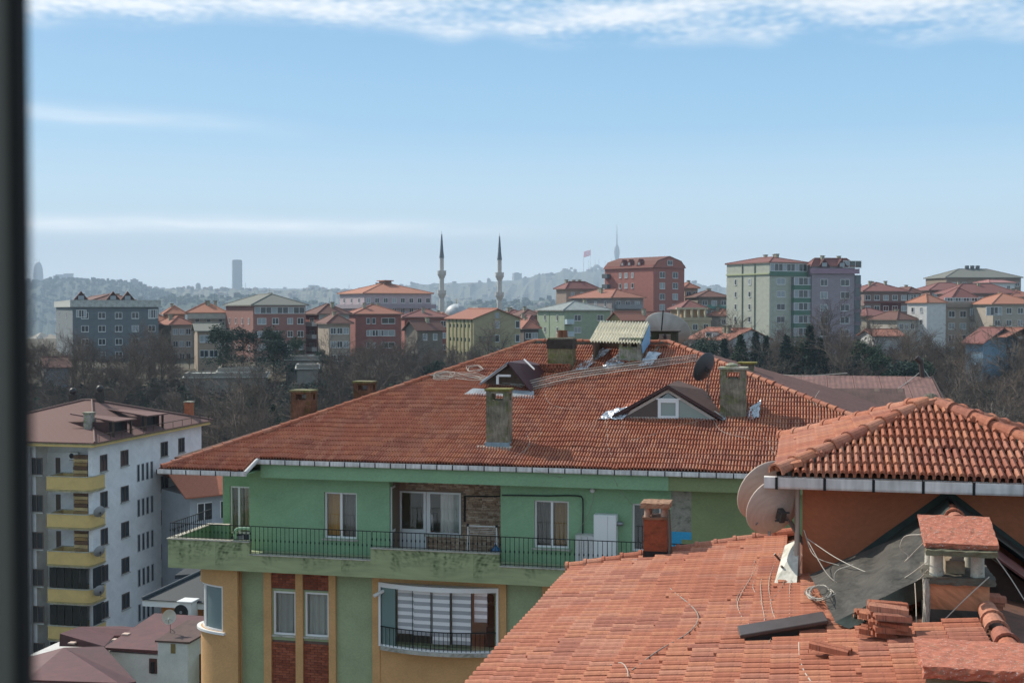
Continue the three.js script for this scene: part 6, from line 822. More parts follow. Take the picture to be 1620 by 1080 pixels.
function bld(name, label, category, { c, top, d, xr, xl, turn = 25, dep = 10, wid = 10, wall, wallL, roof = { type: 'hip' }, hs = 2.8, f = null, l = null, extra, group, chim = 1, base }) {
  const p = at(c, top, d), ev0 = p.y, gy = base ?? ground(p.x, d) - 1.2; p.y = gy; const fr = new Frame(p, turn), EV = ev0 - gy; const w = xr != null ? fr.z(xr, top, 0).x : wid, D = xl != null ? -fr.x(xl, top, 0).z : dep;
  const h = thing(name, label, category, fr, [0, 0, 0], group), wm = plaster(wall), wl = wallL ? plaster(wallL) : wm;
  if (wallL) { mesh('wall', bx(.02, w, 0, EV, -D, 0), wm, h); mesh('side_wall', bx(0, .019, 0, EV, -D, -.001), wl, h); } else mesh('wall', bx(0, w, 0, EV, -D, 0), wm, h);
  let seed = Math.round(c + top);
  const put = (face, spec) => { if (!spec) return; const L = face === 'f' ? w : D; for (const [i, col] of spec.cols.entries()) { const [fu, ww] = Array.isArray(col) ? col : [col, spec.w || 1.3]; for (let k = 0; k < (spec.rows || 5); k++) { const y = EV - (spec.first ?? 1.5) - k * hs; if (y < 1) break; seed = (seed * 31 + 7 + i + k) % 9973; townWindow(h, face, face === 'f' ? fu * L : -fu * L, y, ww, spec.h || 1.35, face === 'f' ? .002 : -.002, seed); } } };
  put('f', f); put('l', l);
  const rm = roof.m || roofRed, o = roof.over ?? .6; let info = null;
  if (roof.type === 'hip') info = hipRoof(h, 0, w, 0, -D, EV + .12, roof.rise ?? Math.min(w, D) * .17, rm, { over: o, t: .15, trim: roof.trim || rm });
  else if (roof.type === 'gx' || roof.type === 'gz') { const ax = roof.type === 'gx' ? 'x' : 'z', rise = roof.rise ?? 2; info = hipRoof(h, 0, w, 0, -D, EV + .12 - o * rise / ((ax === 'x' ? D : w) / 2 + o), rise * (1 + o / ((ax === 'x' ? D : w) / 2)), rm, { over: o, t: .15, gable: ax, trim: rm }); const tri = ax === 'x' ? [[0, EV], [D, EV], [D / 2, EV + rise]] : [[0, EV], [w, EV], [w / 2, EV + rise]]; const q = extr(tri, .2); if (ax === 'x') { const q2 = q.clone(); q.rotateY(Math.PI / 2); mesh('gable_wall', boxUV(q), wl, h); q2.rotateY(Math.PI / 2); q2.translate(w - .2, 0, 0); mesh('gable_wall', boxUV(q2), wm, h); } else { q.translate(0, 0, -.2); mesh('gable_wall', boxUV(q), wm, h); } }
  else { mesh('parapet', [bx(-.15, w + .15, EV, EV + .7, -.2, .15), bx(-.15, w + .15, EV, EV + .7, -D - .15, -D + .2), bx(-.15, .2, EV, EV + .7, -D + .2, -.2), bx(w - .2, w + .15, EV, EV + .7, -D + .2, -.2)], wm, h); mesh('flat_roof', bx(.2, w - .2, EV, EV + .1, -D + .2, -.2), roofGrey, h); }
  const R = rng(seed + 5); for (let i = 0; i < chim; i++) { const x = w * (.2 + .6 * R()), z = -D * (.25 + .5 * R()), yy = EV + (roof.rise ?? Math.min(w, D) * .17) * .6, ch = grp('chimney', h); mesh('shaft', bx(x - .35, x + .35, EV, yy + 1.3, z - .3, z + .3), concPale, ch); mesh('cap_slab', bx(x - .45, x + .45, yy + 1.3, yy + 1.42, z - .4, z + .4), conc, ch); }
  if (extra) extra({ h, w, D, EV, fr, wm, wl });
  return { h, w, D, EV, fr };
}
const n = (k, a = .1, b = .9) => Array.from({ length: k }, (_, i) => lerp(a, b, k > 1 ? i / (k - 1) : .5));
const balc = (h, x0, x1, y, z, m, face = 'f', hgt = 1.0) => { const g = grp('balcony', h); if (face === 'f') { mesh('parapet', [bx(x0, x1, y, y + hgt, z + 1.05, z + 1.15), bx(x0, x0 + .1, y, y + hgt, z, z + 1.05), bx(x1 - .1, x1, y, y + hgt, z, z + 1.05)], m, g); mesh('floor', bx(x0, x1, y - .15, y - .001, z, z + 1.15), m, g); } else { mesh('parapet', [bx(-1.15, -1.05, y, y + hgt, x0, x1), bx(-1.05, 0, y, y + hgt, x0, x0 + .1), bx(-1.05, 0, y, y + hgt, x1 - .1, x1)], m, g); mesh('floor', bx(-1.15, 0, y - .15, y - .001, x0, x1), m, g); } };
const glaze = (h, x0, x1, y0, y1, z, nn, parent = h) => { const g = grp('glazed_bay', parent); mesh('panel_frame', [bx(x0, x1, y1 - .12, y1, z, z + .12), bx(x0, x1, y0, y0 + .12, z, z + .12), ...Array.from({ length: nn + 1 }, (_, i) => bx(lerp(x0, x1 - .1, i / nn), lerp(x0, x1 - .1, i / nn) + .1, y0 + .12, y1 - .12, z, z + .12))], frameWhite, g); for (let i = 0; i < nn; i++) mesh('pane', bx(lerp(x0, x1 - .1, i / nn) + .1, lerp(x0, x1 - .1, (i + 1) / nn), y0 + .12, y1 - .12, z + .03, z + .05), i % 3 ? winDark : winCurt, g); };

bld('grey_blue_apartment_block', 'blue-grey apartment block with white top band and gabled dormers, behind bare trees', 'apartment building', { c: 114, top: 484, d: 267, xr: 250, xl: 88, turn: 22, wall: '#6b7478', roof: { type: 'hip', rise: 2.6, m: roofBrown, over: -.6 }, f: { cols: n(5, .14, .92), rows: 5, w: 1.5, first: 2 }, l: { cols: n(2, .3, .75), rows: 5, w: 1.1, first: 2 }, chim: 3, extra: ({ h, w, D, EV }) => { mesh('white_band', [bx(-.5, w + .5, EV - .2, EV + 1.3, .0, .55), bx(-.5, 0, EV - .2, EV + 1.3, -D, -.001)], plaster('#b8bab8', T.dirty), h); for (const f of [.47, .64, .1]) { const g = grp('dormer', h), x = w * f; mesh('gable', extr([[x - 1.3, EV + 1], [x + 1.3, EV + 1], [x + 1.3, EV + 1.4], [x, EV + 3], [x - 1.3, EV + 1.4]], 1.6).translate(0, 0, -2), M('#4a3b36'), g); mesh('pane', bx(x - .6, x + .6, EV + 1.35, EV + 2.2, -.39, -.36), winCurt, g); mesh('roof', [slab([V(x - 1.6, EV + 1.2, -.2), V(x, EV + 3.15, -.2), V(x, EV + 3.15, -2.4), V(x - 1.6, EV + 1.2, -2.4)], .12), slab([V(x, EV + 3.15, -.2), V(x + 1.6, EV + 1.2, -.2), V(x + 1.6, EV + 1.2, -2.4), V(x, EV + 3.15, -2.4)], .12)], roofBrown, g); } glaze(h, w * .04, w * .16, EV - 2.4, EV - .8, .05, 4); glaze(h, w * .88, w * .995, EV - 2.6, EV - .7, .05, 4); } });
bld('house', 'small house with bright orange tiled roof beside the blue-grey block', 'house', { c: 262, top: 497, d: 300, xr: 292, turn: 20, dep: 8, wall: '#b98f78', roof: { type: 'hip', m: roofOrange, rise: 1.9 }, f: { cols: n(2, .3, .7), rows: 2 } });
bld('house', 'cream house with orange roof and chimneys between blue-grey block and red brick block', 'house', { c: 296, top: 495, d: 290, xr: 357, turn: 14, dep: 9, wall: '#b5b0a4', roof: { type: 'hip', m: roofOrange, rise: 2.4 }, f: { cols: n(3, .25, .85), rows: 4, w: 1.0 }, chim: 3, extra: ({ h, w, EV }) => balc(h, .1, w - .1, EV - 1.2, 0, plaster('#b5b0a4')) });
bld('house', 'beige garden house with shallow roof under the bare trees', 'house', { c: 312, top: 523, d: 236, xr: 346, turn: 18, dep: 9, wall: '#a5937f', roof: { type: 'gx', rise: 1.2, m: roofGrey }, f: { cols: n(2, .3, .75), rows: 2, w: 1.6 }, chim: 0 });
bld('red_brick_block', 'red brick apartment block with grey-green hip roof and white windows', 'apartment building', { c: 400, top: 483, d: 272, xr: 483, xl: 357, turn: 28, wall: '#966a60', roof: { type: 'hip', rise: 2.4, m: roofGrey }, f: { cols: [[.16, 2.0], .42, [.7, 1.3], .9], rows: 5, w: 1.5, first: 3.4 }, l: { cols: n(4, .15, .85), rows: 5, w: .9, first: 3.4 }, chim: 1, extra: ({ h, w, EV }) => glaze(h, .3, w - .2, EV - 1.8, EV - .3, .02, 9) });
bld('apartment_house', 'grey-white apartment house with brown roof and maroon balconies', 'apartment building', { c: 504, top: 497, d: 280, xr: 552, xl: 483, turn: 30, wall: '#a3a6a2', wallL: '#8e5148', roof: { type: 'hip', rise: 2.2, m: roofBrown }, f: { cols: n(3, .2, .85), rows: 4, w: 1.2 }, l: { cols: [.5], rows: 4, w: 2.6 }, extra: ({ h, w, D, EV }) => { for (let k = 0; k < 4; k++) balc(h, -D * .85, -D * .15, EV - 2.5 - k * 2.8, 0, plaster('#c6c5bf'), 'l', .8); mesh('stair_strip', bx(w * .47, w * .56, 0, EV, .002, .06), plaster('#7d3f3c'), h); } });
bld('long_pink_block', 'long pale pink apartment block with orange hip roof and rooftop lantern', 'apartment building', { c: 576, top: 464, d: 345, xr: 682, xl: 537, turn: 28, wall: '#b3a4a8', roof: { type: 'hip', rise: 3.0, m: roofOrange }, f: { cols: n(8, .06, .95), rows: 4, w: 1.3, first: 1.9 }, l: { cols: n(3, .2, .8), rows: 4, w: 1.4, first: 1.9 }, chim: 2, extra: ({ h, w, D, EV }) => { mesh('lantern', bx(w * .45, w * .56, EV + 2.5, EV + 3.6, -D * .6, -D * .4), plaster('#8a7266'), h); mesh('lantern_roof', bx(w * .43, w * .58, EV + 3.6, EV + 3.85, -D * .64, -D * .36), roofOrange, h); mesh('floor_band', [bx(-1.1, w + 1, EV - 4.1, EV - 3.0, 0, 1.1), bx(-1.1, 0, EV - 4.1, EV - 3, -D, -.01)], plaster('#9a8f96'), h); } });
bld('red_house', 'deep red rendered house with terracotta roof below the pink block', 'house', { c: 562, top: 497, d: 288, xr: 634, xl: 547, turn: 20, wall: '#935d54', roof: { type: 'hip', rise: 2.0, m: roofRed }, f: { cols: [.28, .4, [.72, 3.2], [.3, 2]].slice(0, 3), rows: 4, w: .9, first: 1.5 }, chim: 3, extra: ({ h, w, EV }) => glaze(h, w * .3, w * .62, EV - 5, EV - 3.6, .02, 5) });
bld('red_house', 'low red house with two-part terracotta roof beside the gold building', 'house', { c: 640, top: 502, d: 300, xr: 708, turn: 10, dep: 9, wall: '#96584c', roof: { type: 'hip', rise: 1.8, m: roofMaroon }, f: { cols: n(4, .15, .9), rows: 3, w: 1.3 } });
bld('cottage', 'tumbledown cottage with brown roof and white gable amid the bare trees', 'house', { c: 660, top: 521, d: 252, xr: 700, xl: 641, turn: 35, wall: '#7d7468', roof: { type: 'gx', rise: 1.6, m: roofBrown }, f: { cols: n(2, .3, .7), rows: 1, w: 1 } });
bld('gold_striped_building', 'olive gabled building with sunlit gold and green striped side wall', 'apartment building', { c: 749, top: 504, d: 253, xr: 823, xl: 706, turn: 27, wall: '#a59b7a', roof: { type: 'gz', rise: 1.9, m: roofRed, over: .4 }, f: { cols: [.5, .94], rows: 4, w: 1.0, first: 1.2, h: 1.5 }, chim: 0, extra: ({ h, w, D, EV }) => { for (let i = 0; i < 7; i++) mesh('stripe', bx(-.06, -.002, EV - 10, EV, -D * (i + .55) / 7.2, -D * (i + .25) / 7.2), plaster(i % 2 ? '#6f7a4e' : '#4e5a3e'), h); for (let i = 0; i < 6; i++) for (let k = 0; k < 3; k++) cube('slit_window', -.05, -.002, EV - 1.8 - k * 2.8, EV - 1.1 - k * 2.8, -D * (i + 1) / 7.2 - .3, -D * (i + 1) / 7.2 + .1, winDark, h); balc(h, w * .12, w * .42, EV - 4.5, 0, plaster('#77745f')); mesh('gable_window', bx(w * .46, w * .54, EV + .1, EV + 1.2, .002, .05), winCurt, h); } });
bld('house', 'reddish house with glazed side under a terracotta roof next to the gold building', 'house', { c: 829, top: 520, d: 275, xr: 852, turn: 15, dep: 9, wall: '#5d5450', roof: { type: 'hip', rise: 1.8, m: roofRed }, f: { cols: n(2, .3, .75), rows: 3, w: 1.4 } });
bld('house', 'brick-coloured house with white shutters behind the terracotta-roofed one', 'house', { c: 826, top: 499, d: 315, xr: 853, turn: 15, dep: 9, wall: '#8e5a4e', roof: { type: 'hip', rise: 1.4, m: roofBrown }, f: { cols: n(2, .35, .9), rows: 3, w: 1.2 } });
bld('pale_green_building', 'pale green building with grey hip roof and balcony at its corner', 'apartment building', { c: 893, top: 491, d: 290, xr: 966, xl: 850, turn: 28, wall: '#98a68e', roof: { type: 'hip', rise: 2.0, m: M('#8e9490', { map: T.metal, roughness: .6 }) }, f: { cols: [[.28, 1.9], [.77, 1.7]], rows: 4, w: 1.7, first: 1.7 }, l: { cols: n(2, .25, .7), rows: 4, w: .8, first: 1.7 }, chim: 1, extra: ({ h, w, D, EV }) => { for (let k = 0; k < 3; k++) balc(h, .05, w * .16, EV - 3 - k * 2.8, 0, plaster('#b9cbd2')); mesh('drainpipe', bx(-.08, .08, 0, EV, -D * .55 - .1, -D * .55 + .1), M('#7d8a74'), h); } });
bld('house', 'beige house with red hip roof and two chimneys uphill of the green building', 'house', { c: 896, top: 457, d: 335, xr: 946, xl: 880, turn: 30, wall: '#a08d80', roof: { type: 'hip', rise: 1.9, m: roofMaroon }, f: { cols: n(3, .2, .8), rows: 3, w: 1.1 }, chim: 3 });
bld('long_house', 'long beige house with wide red roof and grey balcony in front of the pink tower', 'house', { c: 968, top: 471, d: 312, xr: 1018, xl: 903, turn: 32, wall: '#8f8684', roof: { type: 'hip', rise: 2.0, m: roofRed }, f: { cols: n(3, .2, .8), rows: 4, w: 1.5 }, l: { cols: n(4, .15, .85), rows: 3, w: .9 }, chim: 2, extra: ({ h, w, EV }) => { for (let k = 0; k < 3; k++) balc(h, w * .1, w * .9, EV - 2.6 - k * 2.8, 0, plaster('#8d8f92')); } });
bld('house', 'low house with orange roof and yellow gable in front of the pink tower', 'house', { c: 984, top: 505, d: 268, xr: 1042, xl: 965, turn: 35, wall: '#a08c5e', roof: { type: 'gx', rise: 1.4, m: roofRed }, f: { cols: n(3, .2, .8), rows: 2, w: 1 } });
bld('pink_tower', 'salmon pink tower block with brown mansard roof and arched gable', 'apartment building', { c: 1034, top: 423, d: 328, xr: 1083, xl: 957, turn: 36, wall: '#a0685e', roof: { type: 'none' }, f: { cols: [[.28, 1.9], [.7, 1.9]], rows: 6, w: 1.9, first: 1.9, h: 1.6 }, l: { cols: [[.42, .9], [.55, 1.2], [.67, .9]], rows: 5, first: 1.8 }, chim: 0, extra: ({ h, w, D, EV, wm }) => { const rm = M('#744a40', { map: T.tile, roughness: .9 }), pr = [[-.4, EV], [w * .12, EV + 1.9], [w * .5, EV + 3.1], [w * .88, EV + 1.9], [w + .4, EV]]; mesh('mansard_roof', extr(pr.map(([x, y]) => [x, y]), D + .6).translate(0, 0, -D - .35), rm, h); mesh('arched_gable', extr([[.05, EV], [w * .13, EV + 1.6], [w * .5, EV + 2.75], [w * .87, EV + 1.6], [w - .05, EV]], .3).translate(0, 0, .02), wm, h); townWindow(h, 'f', w * .5, EV + 1.3, 1.9, 1.3, .33, 1); for (const f of [.62, .48, .28]) { const g = grp('dormer', h), z = -D * f; mesh('gable', extr([[z - 1, EV + .6], [z + 1, EV + .6], [z, EV + 2.4]], 1.6).rotateY(-Math.PI / 2).translate(1.4, 0, 0), M('#5a2f2a'), g); mesh('pane', bx(-.22, -.19, EV + .8, EV + 1.5, z - .35, z + .35), winCurt, g); } for (let k = 0; k < 5; k++) balc(h, -D + .1, -D * .88, EV - 2.3 - k * 2.8, 0, plaster('#5f6468'), 'l'); } });
bld('apartment_house', 'narrow beige house with stacked balconies beside the pink tower', 'house', { c: 1084, top: 456, d: 345, xr: 1104, turn: 12, dep: 9, wall: '#a78f7c', roof: { type: 'hip', rise: 1.4, m: roofRed }, f: { cols: n(2, .3, .8), rows: 3 } });
bld('house', 'teal-banded house with red roof next to the stacked balconies', 'house', { c: 1106, top: 470, d: 335, xr: 1152, turn: 10, dep: 10, wall: '#7c7468', roof: { type: 'hip', rise: 1.7, m: roofBrown }, f: { cols: n(3, .2, .85), rows: 3, w: 1.5 }, chim: 2, extra: ({ h, w, EV }) => mesh('teal_band', bx(w * .3, w + .05, EV - 3, EV - 2, .002, .1), plaster('#5f8f80'), h) });
bld('pergola_house', 'house with white columned roof terrace and red roof', 'house', { c: 1072, top: 507, d: 290, xr: 1125, turn: 16, dep: 9, wall: '#b3a68c', roof: { type: 'flat' }, f: { cols: n(3, .2, .85), rows: 2, w: 1.3 }, chim: 0, extra: ({ h, w, D, EV }) => { for (let i = 0; i < 5; i++) cube('column', w * (.03 + i * .2) - .2, w * (.03 + i * .2) + .2, EV + .7, EV + 2.6, -.3, .1, plaster('#c2b79c'), h); mesh('terrace_beam', bx(-.3, w * .9, EV + 2.6, EV + 3.0, -.4, .2), plaster('#c2b79c'), h); mesh('back_room', bx(w * .25, w, EV + .1, EV + 2.6, -D, -2.5), plaster('#a4886a'), h); hipRoof(h, w * .2, w, -1.8, -D, EV + 2.7, 2, roofMaroon, { over: .4, trim: roofMaroon }); } });
bld('white_gabled_house', 'white gabled house with red tile roof and small dormer below the green tower', 'house', { c: 1156, top: 537, d: 228, xr: 1218, xl: 1090, turn: 30, wall: '#cbcac6', roof: { type: 'gz', rise: 1.8, m: roofRed, over: .5 }, f: { cols: [.7], rows: 1, w: 1.2 }, l: { cols: n(4, .15, .8), rows: 1, w: 1 }, chim: 2, extra: ({ h, D, EV }) => { const g = grp('dormer', h); mesh('wall', bx(.3, 1.8, EV + .1, EV + 1.3, -D * .62, -D * .45), MAT.white, g); mesh('pane', bx(.27, .299, EV + .5, EV + 1.1, -D * .6, -D * .47), winDark, g); mesh('roof', bx(.1, 2.2, EV + 1.3, EV + 1.42, -D * .64, -D * .43), roofRed, g); } });
bld('green_tower', 'tall pale green and grey tower block with dark green glazed bays', 'apartment building', { c: 1218, top: 415, d: 277, xr: 1277, xl: 1150, turn: 28, wall: '#adb0a2', roof: { type: 'hip', rise: 1.3, m: roofMaroon, over: .3 }, f: { cols: [[.3, 2.4]], rows: 7, first: 4.1, h: 1.4 }, l: { cols: [[.3, .01], [.45, .9], [.78, .8]].slice(1), rows: 7, first: 4.1, h: 1.3 }, chim: 4, extra: ({ h, w, D, EV }) => { const dg = plaster('#587868'); mesh('top_band', bx(-.02, w, EV - 2.9, EV - 1.9, .002, .25), dg, h); glaze(h, .1, w, EV - 1.9, EV - .15, .02, 9); mesh('side_band', bx(-.25, -.002, EV - 2.6, EV - 2.3, -D, 0), plaster('#a9b089'), h); mesh('drainpipe', [bx(-.18, -.002, 0, EV, -D * .33 - .1, -D * .33 + .1), bx(-.18, -.002, 0, EV, -D * .62 - .08, -D * .62 + .08)], M('#5d6458'), h); for (let k = 0; k < 7; k++) { const y = EV - 4.9 - k * 2.8; mesh('bay_band', bx(w * .58, w + .9, y - 1.05, y - .02, .002, 1.0), dg, h); glaze(h, w * .58, w + .85, y, y + 1.75, .85, 4); cube('bay_core', w * .58, w + .8, y, y + 1.75, .01, .8, M('#6c7072'), h); } } });
bld('purple_tower', 'mauve tower block with white framed windows and brown gabled roof', 'apartment building', { c: 1285, top: 421, d: 281, xr: 1353, xl: 1276, turn: 14, wall: '#9b8f95', roof: { type: 'hip', rise: 1.7, m: roofMaroon, over: .4 }, f: { cols: [[.28, 1.8], [.77, 2.2]], rows: 7, first: 3.6, h: 1.5 }, chim: 2, extra: ({ h, w, D, EV }) => { mesh('cornice', [bx(-.6, w + .9, EV - 1.6, EV - .5, .002, .5)], plaster('#9d8290'), h); for (const f of [.27, .68]) { const g = grp('dormer', h), x = w * f; mesh('gable', extr([[x - 1.5, EV - .2], [x + 1.5, EV - .2], [x, EV + 1.7]], 2).translate(0, 0, -1.6), M('#4c2a28'), g); mesh('pane', bx(x - .6, x + .6, EV - .1, EV + .8, .402, .43), winCurt, g); } for (let k = 0; k < 7; k++) { const y = EV - 3.0 - k * 2.8; mesh('bay_band', bx(w, w + 1.5, y - 1.7, y - .9, -2, .3), plaster('#7c7078'), h); cube('bay_glass', w, w + 1.4, y - .9, y + 1.1, -1.9, .2, M('#33454c', { roughness: .1 }), h); } glaze(h, w * .7, w + 1.4, EV - .3, EV + 1.3, .3, 3); } });
bld('brown_apartment_block', 'taupe apartment block with maroon window strips behind bare trees', 'apartment building', { c: 1368, top: 461, d: 330, xr: 1436, turn: 8, dep: 12, wall: '#86716a', roof: { type: 'hip', rise: 2.4, m: roofMaroon }, f: { cols: n(5, .08, .92), rows: 6, w: 1.5, first: 1.6 }, chim: 3, extra: ({ h, w, EV }) => { for (const f of [.5, .73]) mesh('maroon_strip', bx(w * f - 1.4, w * f + 1.4, 0, EV - 3, .002, .05), plaster('#5f302f'), h); mesh('floor_band', bx(-.3, w + .3, EV - 3.0, EV - 2.6, .002, .4), plaster('#7a4a44'), h); } });
bld('apartment_house', 'taupe house with teal glazed corner next to the maroon-striped block', 'house', { c: 1437, top: 464, d: 335, xr: 1458, turn: 10, dep: 10, wall: '#75665f', roof: { type: 'hip', rise: 1.6, m: roofBrown }, f: { cols: n(2, .3, .8), rows: 5 }, extra: ({ h, w, EV }) => glaze(h, 0, w, EV - 2.4, EV - .3, .02, 5) });
bld('white_apartment_house', 'white apartment house with orange hip roof and few small windows', 'apartment building', { c: 1467, top: 479, d: 290, xr: 1497, xl: 1436, turn: 30, wall: '#d3d3d0', roof: { type: 'hip', rise: 1.9, m: roofOrange, over: .35 }, l: { cols: [[.28, .8], [.72, .8]], rows: 5, first: 1.6, h: 1.2 }, chim: 0 });
bld('beige_apartment_house', 'beige apartment house with white glazed roof terrace and red pyramid roof', 'apartment building', { c: 1496, top: 482, d: 296, xr: 1570, turn: 8, dep: 11, wall: '#a39586', roof: { type: 'flat' }, f: { cols: n(4, .14, .86), rows: 5, w: 1.6, first: 2.2, h: 1.5 }, chim: 0, extra: ({ h, w, D, EV }) => { mesh('terrace_band', bx(-.4, w + .4, EV - .6, EV + .2, .002, .5), plaster('#948577'), h); glaze(h, -.3, w + .3, EV + .75, EV + 1.7, .1, 18); hipRoof(h, 3, w - 1, -3, -D, EV + 1.2, 3, roofMaroon, { over: .3, trim: roofMaroon }); for (let k = 0; k < 4; k++) balc(h, w * .52, w * .95, EV - 3.4 - k * 2.8, 0, plaster('#8f8177')); glaze(h, w * .5, w * .72, EV - 2.6, EV - .8, .6, 4); } });
bld('orange_roofed_house', 'cream house with wide orange roof beside the beige terrace building', 'house', { c: 1572, top: 481, d: 288, xr: 1640, turn: 10, dep: 11, wall: '#aca294', roof: { type: 'hip', rise: 2.4, m: roofOrange }, f: { cols: n(4, .1, .9), rows: 4, w: 1.4 }, extra: ({ h, w, EV }) => glaze(h, -1.8, w * .2, EV - 2.6, EV - .6, .05, 4) });
bld('long_tan_building', 'broad tan building with grey hip roof and rooftop water tanks', 'building', { c: 1498, top: 439, d: 420, xr: 1616, turn: 6, dep: 16, wall: '#8a7a6c', roof: { type: 'hip', rise: 3.0, m: roofGrey }, f: { cols: n(7, .1, .95), rows: 4, w: 1.5, first: 2.2 }, chim: 0, extra: ({ h, w, D, EV }) => { for (let i = 0; i < 3; i++) mesh('water_tank', move(new THREE.CylinderGeometry(.7, .7, 1.4, 12).toNonIndexed(), w * .42 + i * 1.9, EV + 3.6, -D / 2), M('#555a5c', { roughness: .5 }), h); } });
bld('white_penthouse', 'white flat-fronted house with pink roof rising behind the red roofs', 'house', { c: 1566, top: 447, d: 385, xr: 1606, xl: 1544, turn: 30, wall: '#dadad8', roof: { type: 'hip', rise: .8, m: M('#b07a74', { map: T.metal }) }, f: { cols: n(2, .28, .75), rows: 3, w: 1.4 }, chim: 0 });
bld('maroon_roofed_block', 'low block with broad maroon roof in front of the tan building', 'house', { c: 1472, top: 459, d: 380, xr: 1546, turn: 8, dep: 11, wall: '#84655c', roof: { type: 'hip', rise: 2.2, m: roofMaroon }, f: { cols: n(5, .1, .9), rows: 3, w: 1.4 } });
bld('maroon_roofed_block', 'maroon-roofed house stepping down beside the white penthouse', 'house', { c: 1510, top: 464, d: 350, xr: 1610, turn: 8, dep: 10, wall: '#8a6a60', roof: { type: 'hip', rise: 2.6, m: roofMaroon }, f: { cols: n(6, .1, .9), rows: 2, w: 1.4 } });
bld('blue_house', 'blue house with steep red roofs among the bare trees', 'house', { c: 1556, top: 541, d: 212, xr: 1612, xl: 1528, turn: 30, wall: '#7f9caf', roof: { type: 'gz', rise: 2.2, m: roofMaroon, over: .7 }, f: { cols: [.7], rows: 1, w: 1.2 }, chim: 1, extra: ({ h, w, D, EV }) => hipRoof(h, w * .3, w * 1.2, 2.5, -3, EV + .9, 1.4, roofRed, { over: .3, gable: 'z', trim: roofRed }) });
bld('white_shed', 'long low white shed with red roof between the mauve tower and the pines', 'shed', { c: 1384, top: 531, d: 235, xr: 1428, turn: 6, dep: 7, wall: '#bdbdb9', roof: { type: 'gx', rise: 1.0, m: roofRed }, chim: 0 });
// flat-roofed sheds down among the trees
for (const [c, xr, top, d, w, lab] of [[292, 420, 597, 212, 7, 'long flat-roofed shed with bright pale roof among the bare trees'], [345, 412, 588, 219, 6, 'small pale flat-roofed shed behind the long one'], [452, 508, 569, 224, 8, 'flat pale roofed store beside the pines'], [470, 502, 583, 214, 6, 'low pale lean-to below the flat store']]) bld('flat_shed', lab, 'shed', { c, top, d, xr, turn: 8, dep: w, wall: '#8a857c', roof: { type: 'none' }, chim: 0, extra: ({ h, w: W, D, EV }) => mesh('sheet_roof', slab([V(-.4, EV + .02, .5), V(W + .4, EV + .02, .5), V(W + .4, EV + .55, -D - .4), V(-.4, EV + .55, -D - .4)], .1), M('#c4c2bc', { map: T.dirty, roughness: .5 }), h) });
bld('garden_wall_house', 'grey hut with shallow roof under the trees behind the white block', 'house', { c: 72, top: 580, d: 216, xr: 108, turn: 25, dep: 6, wall: '#8b8d90', roof: { type: 'gx', rise: 1.4, m: roofBrown }, chim: 0 });
// more houses filling the slope behind
{
  const R = rng(404), cols = ['#a89a8a', '#9c6a58', '#b0a898', '#8d8078', '#a58474', '#b9b2a6', '#8a5a4c'], looks = ['tan', 'brick-red', 'cream', 'taupe', 'salmon', 'off-white', 'russet'], rn = [[roofRed, 'red'], [roofMaroon, 'maroon'], [roofOrange, 'orange'], [roofBrown, 'brown']];
  for (const [c, top, d, wpx] of [[605, 505, 318, 30], [748, 510, 345, 30], [765, 507, 320, 34], [800, 500, 360, 36], [820, 507, 330, 26], [835, 512, 300, 20], [860, 497, 375, 40], [905, 492, 385, 38], [940, 500, 330, 30], [1020, 512, 310, 40], [1088, 500, 325, 34], [1120, 492, 352, 36], [1140, 500, 330, 26], [1190, 500, 350, 30], [1372, 500, 300, 46], [1420, 506, 290, 30], [1460, 470, 400, 40], [1440, 480, 350, 20], [230, 508, 300, 34], [270, 514, 285, 34], [320, 508, 300, 30], [520, 512, 262, 34], [690, 506, 330, 24], [1600, 470, 350, 40]]) { const k = Math.floor(R() * 7), [rm, rnm] = rn[Math.floor(R() * 4)]; bld('hillside_house', looks[k] + ' house with ' + rnm + ' hip roof packed among the town houses', 'house', { c, top: top, d, xr: c + wpx, turn: 5 + R() * 30, dep: 9, wall: cols[k], roof: { type: 'hip', m: rm, rise: 1.8 }, f: { cols: n(3, .2, .8), rows: 3, w: 1.2 }, chim: 1 + Math.floor(R() * 2), group: 'town houses on the slope' }); }
}
